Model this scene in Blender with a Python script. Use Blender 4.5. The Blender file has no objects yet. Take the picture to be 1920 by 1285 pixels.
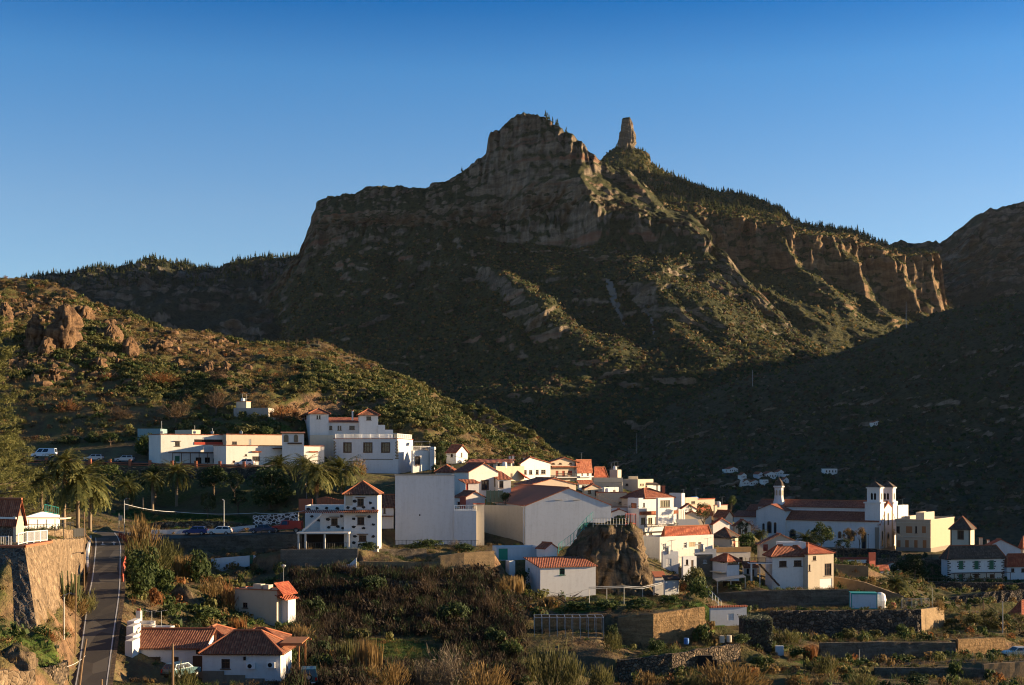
import bpy, math, random
import numpy as np
from mathutils import Vector, geometry
from mathutils.bvhtree import BVHTree
# ---------------------------------------------------------------- set-up
F, HZ, CZ = 2500.0, 865.0, 60.0          # focal length in photo pixels, horizon row, camera height
SC = bpy.context.scene
COL = SC.collection
R = math.radians
rng = np.random.default_rng(7)
random.seed(7)

def W(px, py, D):
    return Vector(((px-960)/F*D, D, CZ+(HZ-py)/F*D))

# ---------------------------------------------------------------- node materials
class NT:
    def __init__(s, name):
        s.m = bpy.data.materials.new(name); s.m.use_nodes = True
        s.t = s.m.node_tree; s.n = s.t.nodes; s.l = s.t.links
        s.b = s.n['Principled BSDF']; s.b.inputs['Roughness'].default_value = .9
        s.b.inputs['Specular IOR Level'].default_value = .25
        s._tc = None
    def node(s, typ, **kw):
        n = s.n.new(typ)
        for k, v in kw.items(): setattr(n, k, v)
        return n
    def link(s, a, b): s.l.new(a, b)
    def setin(s, n, k, v):
        if hasattr(v, 'is_output') or isinstance(v, bpy.types.NodeSocket): s.l.new(v, n.inputs[k])
        else: n.inputs[k].default_value = v
    def co(s, which='Object'):
        if s._tc is None: s._tc = s.node('ShaderNodeTexCoord')
        return s._tc.outputs[which]
    def map(s, vec, scale=(1,1,1), loc=(0,0,0)):
        n = s.node('ShaderNodeMapping'); s.l.new(vec, n.inputs['Vector'])
        n.inputs['Scale'].default_value = scale; n.inputs['Location'].default_value = loc
        return n.outputs['Vector']
    def noise(s, vec, scale, detail=3, rough=.6, dist=0):
        n = s.node('ShaderNodeTexNoise'); s.l.new(vec, n.inputs['Vector'])
        n.inputs['Scale'].default_value = scale; n.inputs['Detail'].default_value = detail
        n.inputs['Roughness'].default_value = rough; n.inputs['Distortion'].default_value = dist
        return n.outputs['Fac']
    def voro(s, vec, scale, feature='F1', out='Distance', rnd=1):
        n = s.node('ShaderNodeTexVoronoi', feature=feature); s.l.new(vec, n.inputs['Vector'])
        n.inputs['Scale'].default_value = scale; n.inputs['Randomness'].default_value = rnd
        return n.outputs[out]
    def ramp(s, fac, stops, interp='LINEAR'):
        n = s.node('ShaderNodeValToRGB'); s.l.new(fac, n.inputs['Fac']); cr = n.color_ramp; cr.interpolation = interp
        while len(cr.elements) < len(stops): cr.elements.new(.5)
        for e, (p, c) in zip(cr.elements, stops):
            e.position = p; e.color = (c[0], c[1], c[2], 1) if not isinstance(c, (int, float)) else (c, c, c, 1)
        return n.outputs['Color']
    def mix(s, fac, a, b, mode='MIX'):
        n = s.node('ShaderNodeMix', data_type='RGBA', blend_type=mode)
        s.setin(n, 0, fac)
        for k, v in ((6, a), (7, b)):
            if isinstance(v, (tuple, list)): n.inputs[k].default_value = (v[0], v[1], v[2], 1)
            else: s.l.new(v, n.inputs[k])
        return n.outputs[2]
    def math(s, op, a, b=0.0, c=0.0, clamp=False):
        n = s.node('ShaderNodeMath', operation=op, use_clamp=clamp)
        s.setin(n, 0, a); s.setin(n, 1, b); s.setin(n, 2, c)
        return n.outputs[0]
    def mr(s, v, a, b, c=0., d=1.):
        n = s.node('ShaderNodeMapRange'); s.l.new(v, n.inputs[0])
        for i, x in enumerate((a, b, c, d)): n.inputs[i+1].default_value = x
        return n.outputs[0]
    def bump(s, h, strength=.5, dist=.05, prev=None):
        n = s.node('ShaderNodeBump'); s.l.new(h, n.inputs['Height'])
        n.inputs['Strength'].default_value = strength; n.inputs['Distance'].default_value = dist
        if prev is not None: s.l.new(prev, n.inputs['Normal'])
        return n.outputs['Normal']
    def done(s, col=None, normal=None, rough=None, spec=None, metal=None):
        if col is not None: s.setin(s.b, 'Base Color', (col[0], col[1], col[2], 1) if isinstance(col, (tuple, list)) else col)
        if normal is not None: s.l.new(normal, s.b.inputs['Normal'])
        if rough is not None: s.setin(s.b, 'Roughness', rough)
        if spec is not None: s.b.inputs['Specular IOR Level'].default_value = spec
        if metal is not None: s.b.inputs['Metallic'].default_value = metal
        return s.m

def mul(c, k): return (c[0]*k, c[1]*k, c[2]*k)

def m_plaster(name, c, stain=.35, sc=.35):
    t = NT(name); o = t.co()
    big = t.noise(o, sc, 4, .65)
    streak = t.noise(t.map(o, (1.6, 1.6, .12)), 1.0, 4, .7)
    f = t.math('MULTIPLY', t.mr(streak, .45, .8), t.mr(big, .3, .75))
    col = t.mix(t.math('MULTIPLY', f, stain), c, mul(c, .42))
    col = t.mix(t.math('MULTIPLY', t.mr(t.noise(o, 2.5, 5, .7), .5, .85), stain*.8), col, (c[0]*.62, c[1]*.54, c[2]*.44))
    n = t.bump(t.noise(o, 9, 3), .25, .02)
    return t.done(col, n, .92)

def m_flat(name, c, rough=.8, metal=0, spec=.25, var=.15, sc=3):
    t = NT(name); o = t.co()
    col = t.mix(t.math('MULTIPLY', t.noise(o, sc, 4, .7), var*2), c, mul(c, .55))
    return t.done(col, None, rough, spec, metal)

def m_tile(name, c1, c2, c3, per=.26):
    t = NT(name); uv = t.co('UV')
    sx = t.node('ShaderNodeSeparateXYZ'); t.link(uv, sx.inputs[0])
    w = t.math('SINE', t.math('MULTIPLY', sx.outputs[0], 2*math.pi/per))
    row = t.math('FRACT', t.math('MULTIPLY', sx.outputs[1], 1/.38))
    cell = t.node('ShaderNodeTexWhiteNoise', noise_dimensions='2D')
    cb = t.node('ShaderNodeCombineXYZ')
    t.link(t.math('FLOOR', t.math('MULTIPLY', sx.outputs[0], 1/per)), cb.inputs[0])
    t.link(t.math('FLOOR', t.math('MULTIPLY', sx.outputs[1], 1/.38)), cb.inputs[1])
    t.link(cb.outputs[0], cell.inputs['Vector'])
    col = t.ramp(cell.outputs['Value'], [(0, c1), (.55, c2), (1, c3)])
    big = t.noise(t.co(), .5, 4, .7)
    col = t.mix(t.mr(big, .45, .8, 0, .6), col, mul(c1, .45))
    col = t.mix(t.mr(w, -1, -.3, .75, 0), col, mul(c1, .25))
    h = t.math('ADD', t.math('MULTIPLY', w, .5), t.math('MULTIPLY', row, -.35))
    return t.done(col, t.bump(h, .9, .07), .85)

def m_stone(name, c1, c2, mort, scale=2.2, uv=True, width=.09, flat=1.0, b=.7, dist=.12):
    t = NT(name); v = t.co('UV') if uv else t.co()
    v = t.map(v, (1, 1.25, 1))
    wob = t.node('ShaderNodeTexNoise'); t.link(v, wob.inputs['Vector']); wob.inputs['Scale'].default_value = 2.
    add = t.node('ShaderNodeVectorMath', operation='MULTIPLY_ADD')
    t.link(wob.outputs['Color'], add.inputs[0]); add.inputs[1].default_value = (.3, .3, .3); t.link(v, add.inputs[2])
    v2 = add.outputs[0]
    ed = t.voro(v2, scale, 'DISTANCE_TO_EDGE')
    cc = t.voro(v2, scale, 'F1', 'Color')
    s = t.node('ShaderNodeSeparateColor'); t.link(cc, s.inputs[0])
    col = t.ramp(s.outputs[0], [(0, c1), (.5, mul([a+b_ for a, b_ in zip(c1, c2)], .5)), (.85, c2), (1, mul(c2, 1.5))])
    col = t.mix(t.mr(t.noise(v, 6, 4, .7), .4, .75, 0, .6), col, mul(c1, .5))
    col = t.mix(t.mr(ed, width*.4, width, 1, 0), col, mort)
    big = t.noise(t.co(), .3, 4, .7)
    col = t.mix(t.mr(big, .45, .8, 0, .5), col, mul(c1, .5))
    h = t.mr(ed, 0, .2)
    return t.done(col, t.bump(t.math('ADD', h, t.math('MULTIPLY', t.noise(v, 8, 4), .4)), b, dist), .95)

def m_brick(name, c1, c2, mort, w=.4, h=.2, ms=.02):
    t = NT(name)
    n = t.node('ShaderNodeTexBrick'); t.link(t.co('UV'), n.inputs['Vector'])
    n.inputs['Color1'].default_value = (*c1, 1); n.inputs['Color2'].default_value = (*c2, 1); n.inputs['Mortar'].default_value = (*mort, 1)
    n.inputs['Scale'].default_value = 1; n.inputs['Brick Width'].default_value = w; n.inputs['Row Height'].default_value = h
    n.inputs['Mortar Size'].default_value = ms; n.inputs['Bias'].default_value = 0
    o = t.co()
    col = t.mix(t.mr(t.noise(o, .6, 5, .7), .4, .8, 0, .7), n.outputs['Color'], mul(c1, .4))
    return t.done(col, t.bump(t.math('ADD', n.outputs['Fac'], t.noise(o, 5, 4)), .5, -.03), .95)

def m_leaf(name, c, c2=None, trans=.3, var=.6):
    t = NT(name); o = t.co()
    oi = t.node('ShaderNodeObjectInfo')
    geo = t.node('ShaderNodeNewGeometry')
    f = t.math('ADD', t.math('MULTIPLY', geo.outputs['Random Per Island'], var), t.math('MULTIPLY', oi.outputs['Random'], 1-var))
    c2 = c2 or (c[0]*1.5, c[1]*1.25, c[2]*.9)
    col = t.ramp(f, [(0, mul(c, .55)), (.5, c), (1, c2)])
    t.done(col, None, .75, .2)
    tr = t.node('ShaderNodeBsdfTranslucent'); t.link(col, tr.inputs['Color'])
    mx = t.node('ShaderNodeMixShader'); mx.inputs[0].default_value = trans
    t.link(t.b.outputs[0], mx.inputs[1]); t.link(tr.outputs[0], mx.inputs[2])
    t.link(mx.outputs[0], t.n['Material Output'].inputs['Surface'])
    return t.m

def m_rock(name, c1, c2, veg1, veg2, lo=.35, hi=.6, s=1.0, red=None, vegon=1.0, strata=True):
    """Cliff and hillside: bare rock where steep, scrub where gentler. Object coordinates are metres."""
    t = NT(name); o = t.co(); o = t.map(o, (s, s, s))
    geo = t.node('ShaderNodeNewGeometry')
    sn = t.node('ShaderNodeSeparateXYZ'); t.link(geo.outputs['Normal'], sn.inputs[0])
    sp = t.node('ShaderNodeSeparateXYZ'); t.link(o, sp.inputs[0])
    n1 = t.noise(o, .02, 6, .65); n2 = t.noise(o, .11, 6, .7); n3 = t.noise(o, .5, 4, .7)
    vert = t.noise(t.map(o, (.09, .09, .012)), 1, 6, .72)
    warp = t.node('ShaderNodeVectorMath', operation='MULTIPLY_ADD'); nz_ = t.node('ShaderNodeTexNoise'); t.link(o, nz_.inputs['Vector']); nz_.inputs['Scale'].default_value = .012; t.link(nz_.outputs['Color'], warp.inputs[0]); warp.inputs[1].default_value = (0, 0, 40); t.link(o, warp.inputs[2])
    strat = t.noise(t.map(warp.outputs[0], (.008, .008, .13)), 1, 5, .7)
    rock = t.ramp(t.math('ADD', t.math('ADD', t.math('MULTIPLY', vert, .36), t.math('MULTIPLY', strat, .42)), t.math('MULTIPLY', n2, .22)), [(.32, mul(c1, .35)), (.46, c1), (.58, c2), (.72, mul(c2, 1.5))])
    if red is not None:
        band = t.noise(t.map(o, (.004, .004, .06)), 1, 4, .6)
        rock = t.mix(t.mr(band, .56, .68, 0, .65), rock, red)
    vc = t.ramp(t.math('ADD', t.math('MULTIPLY', n2, .65), t.math('MULTIPLY', n3, .35)), [(.36, veg1), (.5, mul([a+b for a, b in zip(veg1, veg2)], .5)), (.64, veg2)])
    spots = t.voro(o, .16, 'F1'); 
    vc = t.mix(t.mr(spots, .15, .5, .75, 0), vc, mul(veg1, .5))
    sl = t.math('ADD', sn.outputs[2], t.math('MULTIPLY', t.math('SUBTRACT', n2, .5), .4))
    sl = t.math('ADD', sl, t.math('MULTIPLY', t.math('SUBTRACT', n1, .5), .35))
    f = t.math('MULTIPLY', t.mr(sl, lo, hi), vegon)
    col = t.mix(f, rock, vc)
    h = t.math('ADD', t.math('ADD', t.math('MULTIPLY', vert, 6), t.math('MULTIPLY', strat, 5)), t.math('ADD', t.math('MULTIPLY', n2, 5), t.math('MULTIPLY', n3, 1.6)))
    return t.done(col, t.bump(h, .9, 1.5/s if s <= 1 else .7/s), .97, .1)

# ---------------------------------------------------------------- meshes
def mk(name, me, mats, parent=None, label=None, kind=None, cat=None, group=None):
    for m in (mats if isinstance(mats, (list, tuple)) else [mats]): me.materials.append(m)
    o = bpy.data.objects.new(name, me); COL.objects.link(o)
    if parent is not None: o.parent = parent
    if label: o['label'] = label
    if kind: o['kind'] = kind
    if cat: o['category'] = cat
    if group: o['group'] = group
    return o

def thing(name, label, cat, loc, group=None):
    o = bpy.data.objects.new(name, None); COL.objects.link(o); o.location = loc
    o.empty_display_size = .5
    o['label'] = label; o['category'] = cat
    if group: o['group'] = group
    return o

class MB:
    def __init__(s): s.v = []; s.f = []; s.mi = []
    def face(s, pts, mi=0):
        i = len(s.v); s.v.extend([Vector(p) for p in pts]); s.f.append(tuple(range(i, i+len(pts)))); s.mi.append(mi)
    def grid_box(s, P, x0, x1, y0, y1, z0, z1, mi=0):
        c = [P(x, y, z) for z in (z0, z1) for x, y in ((x0, y0), (x1, y0), (x1, y1), (x0, y1))]
        for q in ((0,1,5,4), (1,2,6,5), (2,3,7,6), (3,0,4,7), (4,5,6,7), (3,2,1,0)): s.face([c[i] for i in q], mi)
    def box(s, x0, x1, y0, y1, z0, z1, mi=0):
        s.grid_box(lambda x, y, z: Vector((x, y, z)), x0, x1, y0, y1, z0, z1, mi)
    def prism(s, top, dz, mi=0, mi2=None):
        """slab: polygon TOP (list of points) extruded straight down by dz"""
        top = [Vector(p) for p in top]; bot = [p-Vector((0, 0, dz)) for p in top]
        s.face(top, mi); s.face(bot[::-1], mi if mi2 is None else mi2)
        for i in range(len(top)):
            j = (i+1) % len(top); s.face([top[i], bot[i], bot[j], top[j]], mi if mi2 is None else mi2)
    def tube(s, pts, r, n=6, mi=0, cap=True):
        pts = [Vector(p) for p in pts]; rr = r if isinstance(r, (list, tuple)) else [r]*len(pts)
        base = len(s.v); prev = None
        for i, p in enumerate(pts):
            d = (pts[min(i+1, len(pts)-1)]-pts[max(i-1, 0)]).normalized()
            a = d.cross(Vector((0, 0, 1)) if abs(d.z) < .9 else Vector((1, 0, 0))).normalized(); b = d.cross(a)
            for k in range(n):
                an = 2*math.pi*k/n; s.v.append(p+a*math.cos(an)*rr[i]+b*math.sin(an)*rr[i])
        for i in range(len(pts)-1):
            for k in range(n):
                k2 = (k+1) % n; s.f.append((base+i*n+k, base+i*n+k2, base+(i+1)*n+k2, base+(i+1)*n+k)); s.mi.append(mi)
        if cap:
            s.f.append(tuple(base+k for k in range(n))[::-1]); s.mi.append(mi)
            s.f.append(tuple(base+(len(pts)-1)*n+k for k in range(n))); s.mi.append(mi)
    def lathe(s, c, prof, n=16, mi=0, ph=0):
        c = Vector(c); base = len(s.v)
        for r, z in prof:
            for k in range(n):
                a = 2*math.pi*k/n+ph; s.v.append(c+Vector((r*math.cos(a), r*math.sin(a), z)))
        for i in range(len(prof)-1):
            for k in range(n):
                k2 = (k+1) % n; s.f.append((base+i*n+k, base+i*n+k2, base+(i+1)*n+k2, base+(i+1)*n+k)); s.mi.append(mi)
        s.f.append(tuple(base+k for k in range(n))[::-1]); s.mi.append(mi)
        s.f.append(tuple(base+(len(prof)-1)*n+k for k in range(n))); s.mi.append(mi)
    def build(s, name, mats, parent=None, origin=None, smooth=False, **kw):
        off = Vector(origin) if origin is not None else (Vector(parent.location) if parent is not None and parent.parent is None else Vector((0, 0, 0)))
        if origin is None and parent is not None and parent.parent is not None: off = Vector(parent.parent.location)
        me = bpy.data.meshes.new(name)
        me.from_pydata([tuple(p-off) for p in s.v], [], s.f)
        me.polygons.foreach_set('material_index', s.mi)
        if smooth: me.polygons.foreach_set('use_smooth', [True]*len(s.f))
        uv = me.uv_layers.new(name='UVMap'); me.update()
        data = [0.0]*(2*len(me.loops))
        for p in me.polygons:
            n = p.normal
            if abs(n.z) > .92: t = Vector((1, 0, 0)); b = Vector((0, 1, 0))
            else: t = Vector((-n.y, n.x, 0)).normalized(); b = n.cross(t)
            for li in p.loop_indices:
                c = me.vertices[me.loops[li].vertex_index].co
                data[2*li] = c.dot(t); data[2*li+1] = c.dot(b)
        uv.data.foreach_set('uv', data)
        o = mk(name, me, mats, parent, **kw)
        if parent is None and origin is not None: o.location = off
        return o

def np_mesh(name, V, Q, mi=None, smooth=False):
    """mesh from numpy: V (n,3), Q (m,4) or (m,3)"""
    me = bpy.data.meshes.new(name); k = Q.shape[1]
    me.vertices.add(len(V)); me.vertices.foreach_set('co', np.ascontiguousarray(V, np.float32).ravel())
    me.loops.add(Q.size); me.loops.foreach_set('vertex_index', np.ascontiguousarray(Q, np.int32).ravel())
    me.polygons.add(len(Q)); me.polygons.foreach_set('loop_start', np.arange(0, Q.size, k, dtype=np.int32))
    if mi is not None: me.polygons.foreach_set('material_index', np.ascontiguousarray(mi, np.int32))
    if smooth: me.polygons.foreach_set('use_smooth', np.ones(len(Q), bool))
    me.update(calc_edges=True); me.validate()
    return me

def quads_mesh(name, T, mi=None):          # T (n,4,3)
    T = np.asarray(T); n = len(T)
    return np_mesh(name, T.reshape(-1, 3), np.arange(4*n).reshape(n, 4), mi)

# ---------------------------------------------------------------- numpy noise
_perm = np.random.default_rng(3).permutation(256).astype(np.int64)
_perm = np.concatenate([_perm, _perm, _perm])
_grad = np.random.default_rng(4).normal(size=(256, 3)); _grad /= np.linalg.norm(_grad, axis=1)[:, None]
def pn(P):
    P = np.asarray(P, float); I = np.floor(P).astype(np.int64); f = P-I; I &= 255
    u = f*f*f*(f*(f*6-15)+10); out = 0
    for dx in (0, 1):
        for dy in (0, 1):
            for dz in (0, 1):
                h = _perm[_perm[_perm[(I[..., 0]+dx) & 255]+((I[..., 1]+dy) & 255)]+((I[..., 2]+dz) & 255)]
                g = _grad[h]; d = g[..., 0]*(f[..., 0]-dx)+g[..., 1]*(f[..., 1]-dy)+g[..., 2]*(f[..., 2]-dz)
                w = (u[..., 0] if dx else 1-u[..., 0])*(u[..., 1] if dy else 1-u[..., 1])*(u[..., 2] if dz else 1-u[..., 2])
                out = out+w*d
    return out*1.6
def fbm(P, octv=5, gain=.5, lac=2.03):
    P = np.asarray(P, float); a = 1.; s = 0.; f = 1.
    for i in range(octv):
        s = s+a*pn(P*f+i*17.3); a *= gain; f *= lac
    return s
def ridged(P, octv=5, gain=.5, lac=2.03):
    P = np.asarray(P, float); a = 1.; s = 0.; f = 1.
    for i in range(octv):
        s = s+a*(1-2*np.abs(pn(P*f+i*11.7))); a *= gain; f *= lac
    return s
HAZE = 0.5e-5
SUNCFG = (10.5, 10, 5.0, (1, .73, .43))
DENOISE = True
SKYCFG = (.070, 1.0, .2, 5.5)
SKYRAMP = [(0, (2.3, 1.42, 1.0)), (1, (1.2, 1.05, .85)), (.185, (1.85, 1.26, .98)), (.28, (.92, 1.1, 1.03)), (.33, (.09, .68, .88)), (.5, (.7, .92, .88))]
EXPO = 1.58
# ---------------------------------------------------------------- materials
M = {}
M['white'] = m_plaster('white_plaster', (.64, .62, .585), .5)
M['white2'] = m_plaster('weathered_white_plaster', (.62, .585, .53), .6)
M['cream'] = m_plaster('cream_plaster', (.50, .425, .32), .40)
M['yellow'] = m_plaster('yellow_plaster', (.43, .34, .235), .40)
M['beige'] = m_plaster('beige_plaster', (.46, .38, .28), .45)
M['tan'] = m_plaster('tan_plaster', (.56, .47, .35), .45)
M['grey'] = m_plaster('grey_render', (.30, .28, .25), .6)
M['concrete'] = m_plaster('weathered_concrete', (.215, .172, .125), 1.0, .45)
M['shadewhite'] = m_plaster('shaded_white_plaster', (.53, .545, .56), .5)  # white plaster for shaded walls, the blue of shade mixed in
M['redwall'] = m_plaster('dark_red_plaster', (.30, .075, .05), .4)
M['teal'] = m_plaster('faded_blue_green_plaster', (.20, .30, .32), .6)
M['tile'] = m_tile('red_roof_tiles', (.23, .066, .036), (.33, .102, .05), (.42, .16, .085))
M['tile2'] = m_tile('brown_roof_tiles', (.17, .06, .034), (.27, .10, .052), (.36, .16, .085))
M['tile3'] = m_tile('bright_red_roof_tiles', (.27, .06, .03), (.37, .088, .043), (.45, .145, .068))
M['tile4'] = m_tile('old_mossy_roof_tiles', (.075, .052, .038), (.12, .085, .06), (.17, .125, .09))
M['ridge'] = m_flat('terracotta_ridge', (.34, .12, .06), .85)
M['terra'] = m_flat('terracotta_paint', (.36, .12, .06), .8)
M['brown'] = m_flat('brown_wood', (.085, .045, .026), .6)
M['wood'] = m_flat('weathered_wood', (.20, .13, .075), .85, sc=8)
M['orangewood'] = m_flat('stained_orange_wood', (.34, .15, .06), .7, sc=6)
M['whitewood'] = m_flat('white_painted_wood', (.72, .70, .66), .5)
M['glass'] = m_flat('dark_window_glass', (.018, .022, .028), .12, 0, .6, 0)
M['glassg'] = m_flat('curtained_glass', (.16, .17, .11), .2, 0, .5, .3)
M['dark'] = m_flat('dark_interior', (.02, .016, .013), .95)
M['green'] = m_flat('green_paint', (.03, .13, .075), .6)
M['green2'] = m_flat('bright_green_door_paint', (.03, .26, .16), .6)
M['tealp'] = m_flat('teal_trim_paint', (.03, .30, .27), .6)
M['metal'] = m_flat('grey_painted_metal', (.35, .35, .34), .5, .3)
M['rail'] = m_flat('dark_iron_railing', (.05, .05, .05), .6, .2)
M['whitemetal'] = m_flat('white_painted_metal', (.75, .75, .73), .45)
M['redmetal'] = m_flat('rusty_red_metal', (.33, .06, .03), .6)
M['blackstone'] = m_flat('black_lava_stone', (.035, .032, .03), .95)
M['quoin'] = m_flat('brown_corner_stone', (.20, .15, .09), .95, sc=5)
M['stoned'] = m_stone('dark_shaded_lava_masonry', (.045, .038, .032), (.15, .105, .072), (.17, .145, .115), 1.9, False)
M['stonel'] = m_stone('tan_sunlit_lava_masonry', (.10, .068, .04), (.25, .175, .105), (.23, .17, .11), 1.9, False)
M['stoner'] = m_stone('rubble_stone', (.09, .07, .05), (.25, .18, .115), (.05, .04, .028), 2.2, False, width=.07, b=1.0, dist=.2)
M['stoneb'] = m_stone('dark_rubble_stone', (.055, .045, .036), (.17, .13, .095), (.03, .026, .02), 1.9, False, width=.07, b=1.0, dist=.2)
M['painted'] = m_stone('stone_wall_with_white_painted_joints', (.035, .033, .03), (.08, .07, .062), (.6, .59, .57), 1.5, width=.13, b=.3)
M['block'] = m_brick('ochre_block_wall', (.24, .165, .085), (.30, .205, .11), (.17, .125, .075))
M['blockg'] = m_brick('grey_block_wall', (.16, .13, .10), (.21, .17, .125), (.10, .085, .065))
M['earthwall'] = m_plaster('eroded_ochre_earth_wall', (.34, .215, .10), .9, .8)
M['bark'] = m_flat('grey_brown_bark', (.12, .085, .055), .95, sc=6)
M['barkp'] = m_flat('pale_palm_trunk', (.22, .165, .11), .95, sc=6)
M['gold'] = m_flat('ochre_stone_trim', (.46, .36, .23), .9, sc=6)
M['stonetrim'] = m_flat('grey_stone_trim', (.25, .21, .16), .9, sc=6)
M['rubber'] = m_flat('tyre_rubber', (.02, .02, .02), .9)
M['cloth_red'] = m_flat('red_awning_cloth', (.42, .06, .035), .9)
M['plastic_blue'] = m_flat('blue_plastic', (.04, .16, .45), .5)
M['plastic_white'] = m_flat('white_plastic', (.7, .7, .68), .5)

TINP = []            # terrain control points (world)
FOOT = []            # footprints (O, ex, ey, w, d) kept clear of scrub
HOUSES = []

class Blk:
    def __init__(s, xl, xc, xr, yt, yb, D, th=0, dep=None):
        a = R(th); c, sn = math.cos(a), math.sin(a)
        X = (xc-960)/F*D
        s.O = W(xc, yb, D); s.ex = Vector((c, -sn, 0)); s.ey = Vector((sn, c, 0)); s.c, s.s, s.D, s.X = c, sn, D, X
        ql = xl-960
        s.w = (F*X-ql*D)/(F*c+ql*sn)
        if dep is None:
            b = xr-960; dep = (b*D-F*X)/(F*sn-b*c)
        s.d = dep; s.h = (yb-yt)/F*D
    def P(s, x, y, z): return s.O+s.ex*x+s.ey*y+Vector((0, 0, z))
    def F_(s, px, py):
        q = px-960; x = -(F*s.X-q*s.D)/(F*s.c+q*s.s); return x, CZ+(HZ-py)/F*(s.D-x*s.s)-s.O.z
    def R_(s, px, py):
        q = px-960; y = (q*s.D-F*s.X)/(F*s.s-q*s.c); return y, CZ+(HZ-py)/F*(s.D+y*s.c)-s.O.z

def wall_with_holes(mb, P, a0, a1, z0, z1, holes, rev=.16, mi=0):
    A = sorted({a0, a1, *[v for h in holes for v in (h[0], h[2]) if a0 < v < a1]})
    Z = sorted({z0, z1, *[v for h in holes for v in (h[1], h[3]) if z0 < v < z1]})
    for i in range(len(A)-1):
        for k in range(len(Z)-1):
            ca, cz = (A[i]+A[i+1])/2, (Z[k]+Z[k+1])/2
            if any(h[0] < ca < h[2] and h[1] < cz < h[3] for h in holes): continue
            mb.face([P(A[i], 0, Z[k]), P(A[i+1], 0, Z[k]), P(A[i+1], 0, Z[k+1]), P(A[i], 0, Z[k+1])], mi)
    for (x0, y0, x1, y1) in holes:
        for p, q in (((x0, y0), (x1, y0)), ((x1, y0), (x1, y1)), ((x1, y1), (x0, y1)), ((x0, y1), (x0, y0))):
            mb.face([P(p[0], 0, p[1]), P(p[0], rev, p[1]), P(q[0], rev, q[1]), P(q[0], 0, q[1])], mi)

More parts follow.
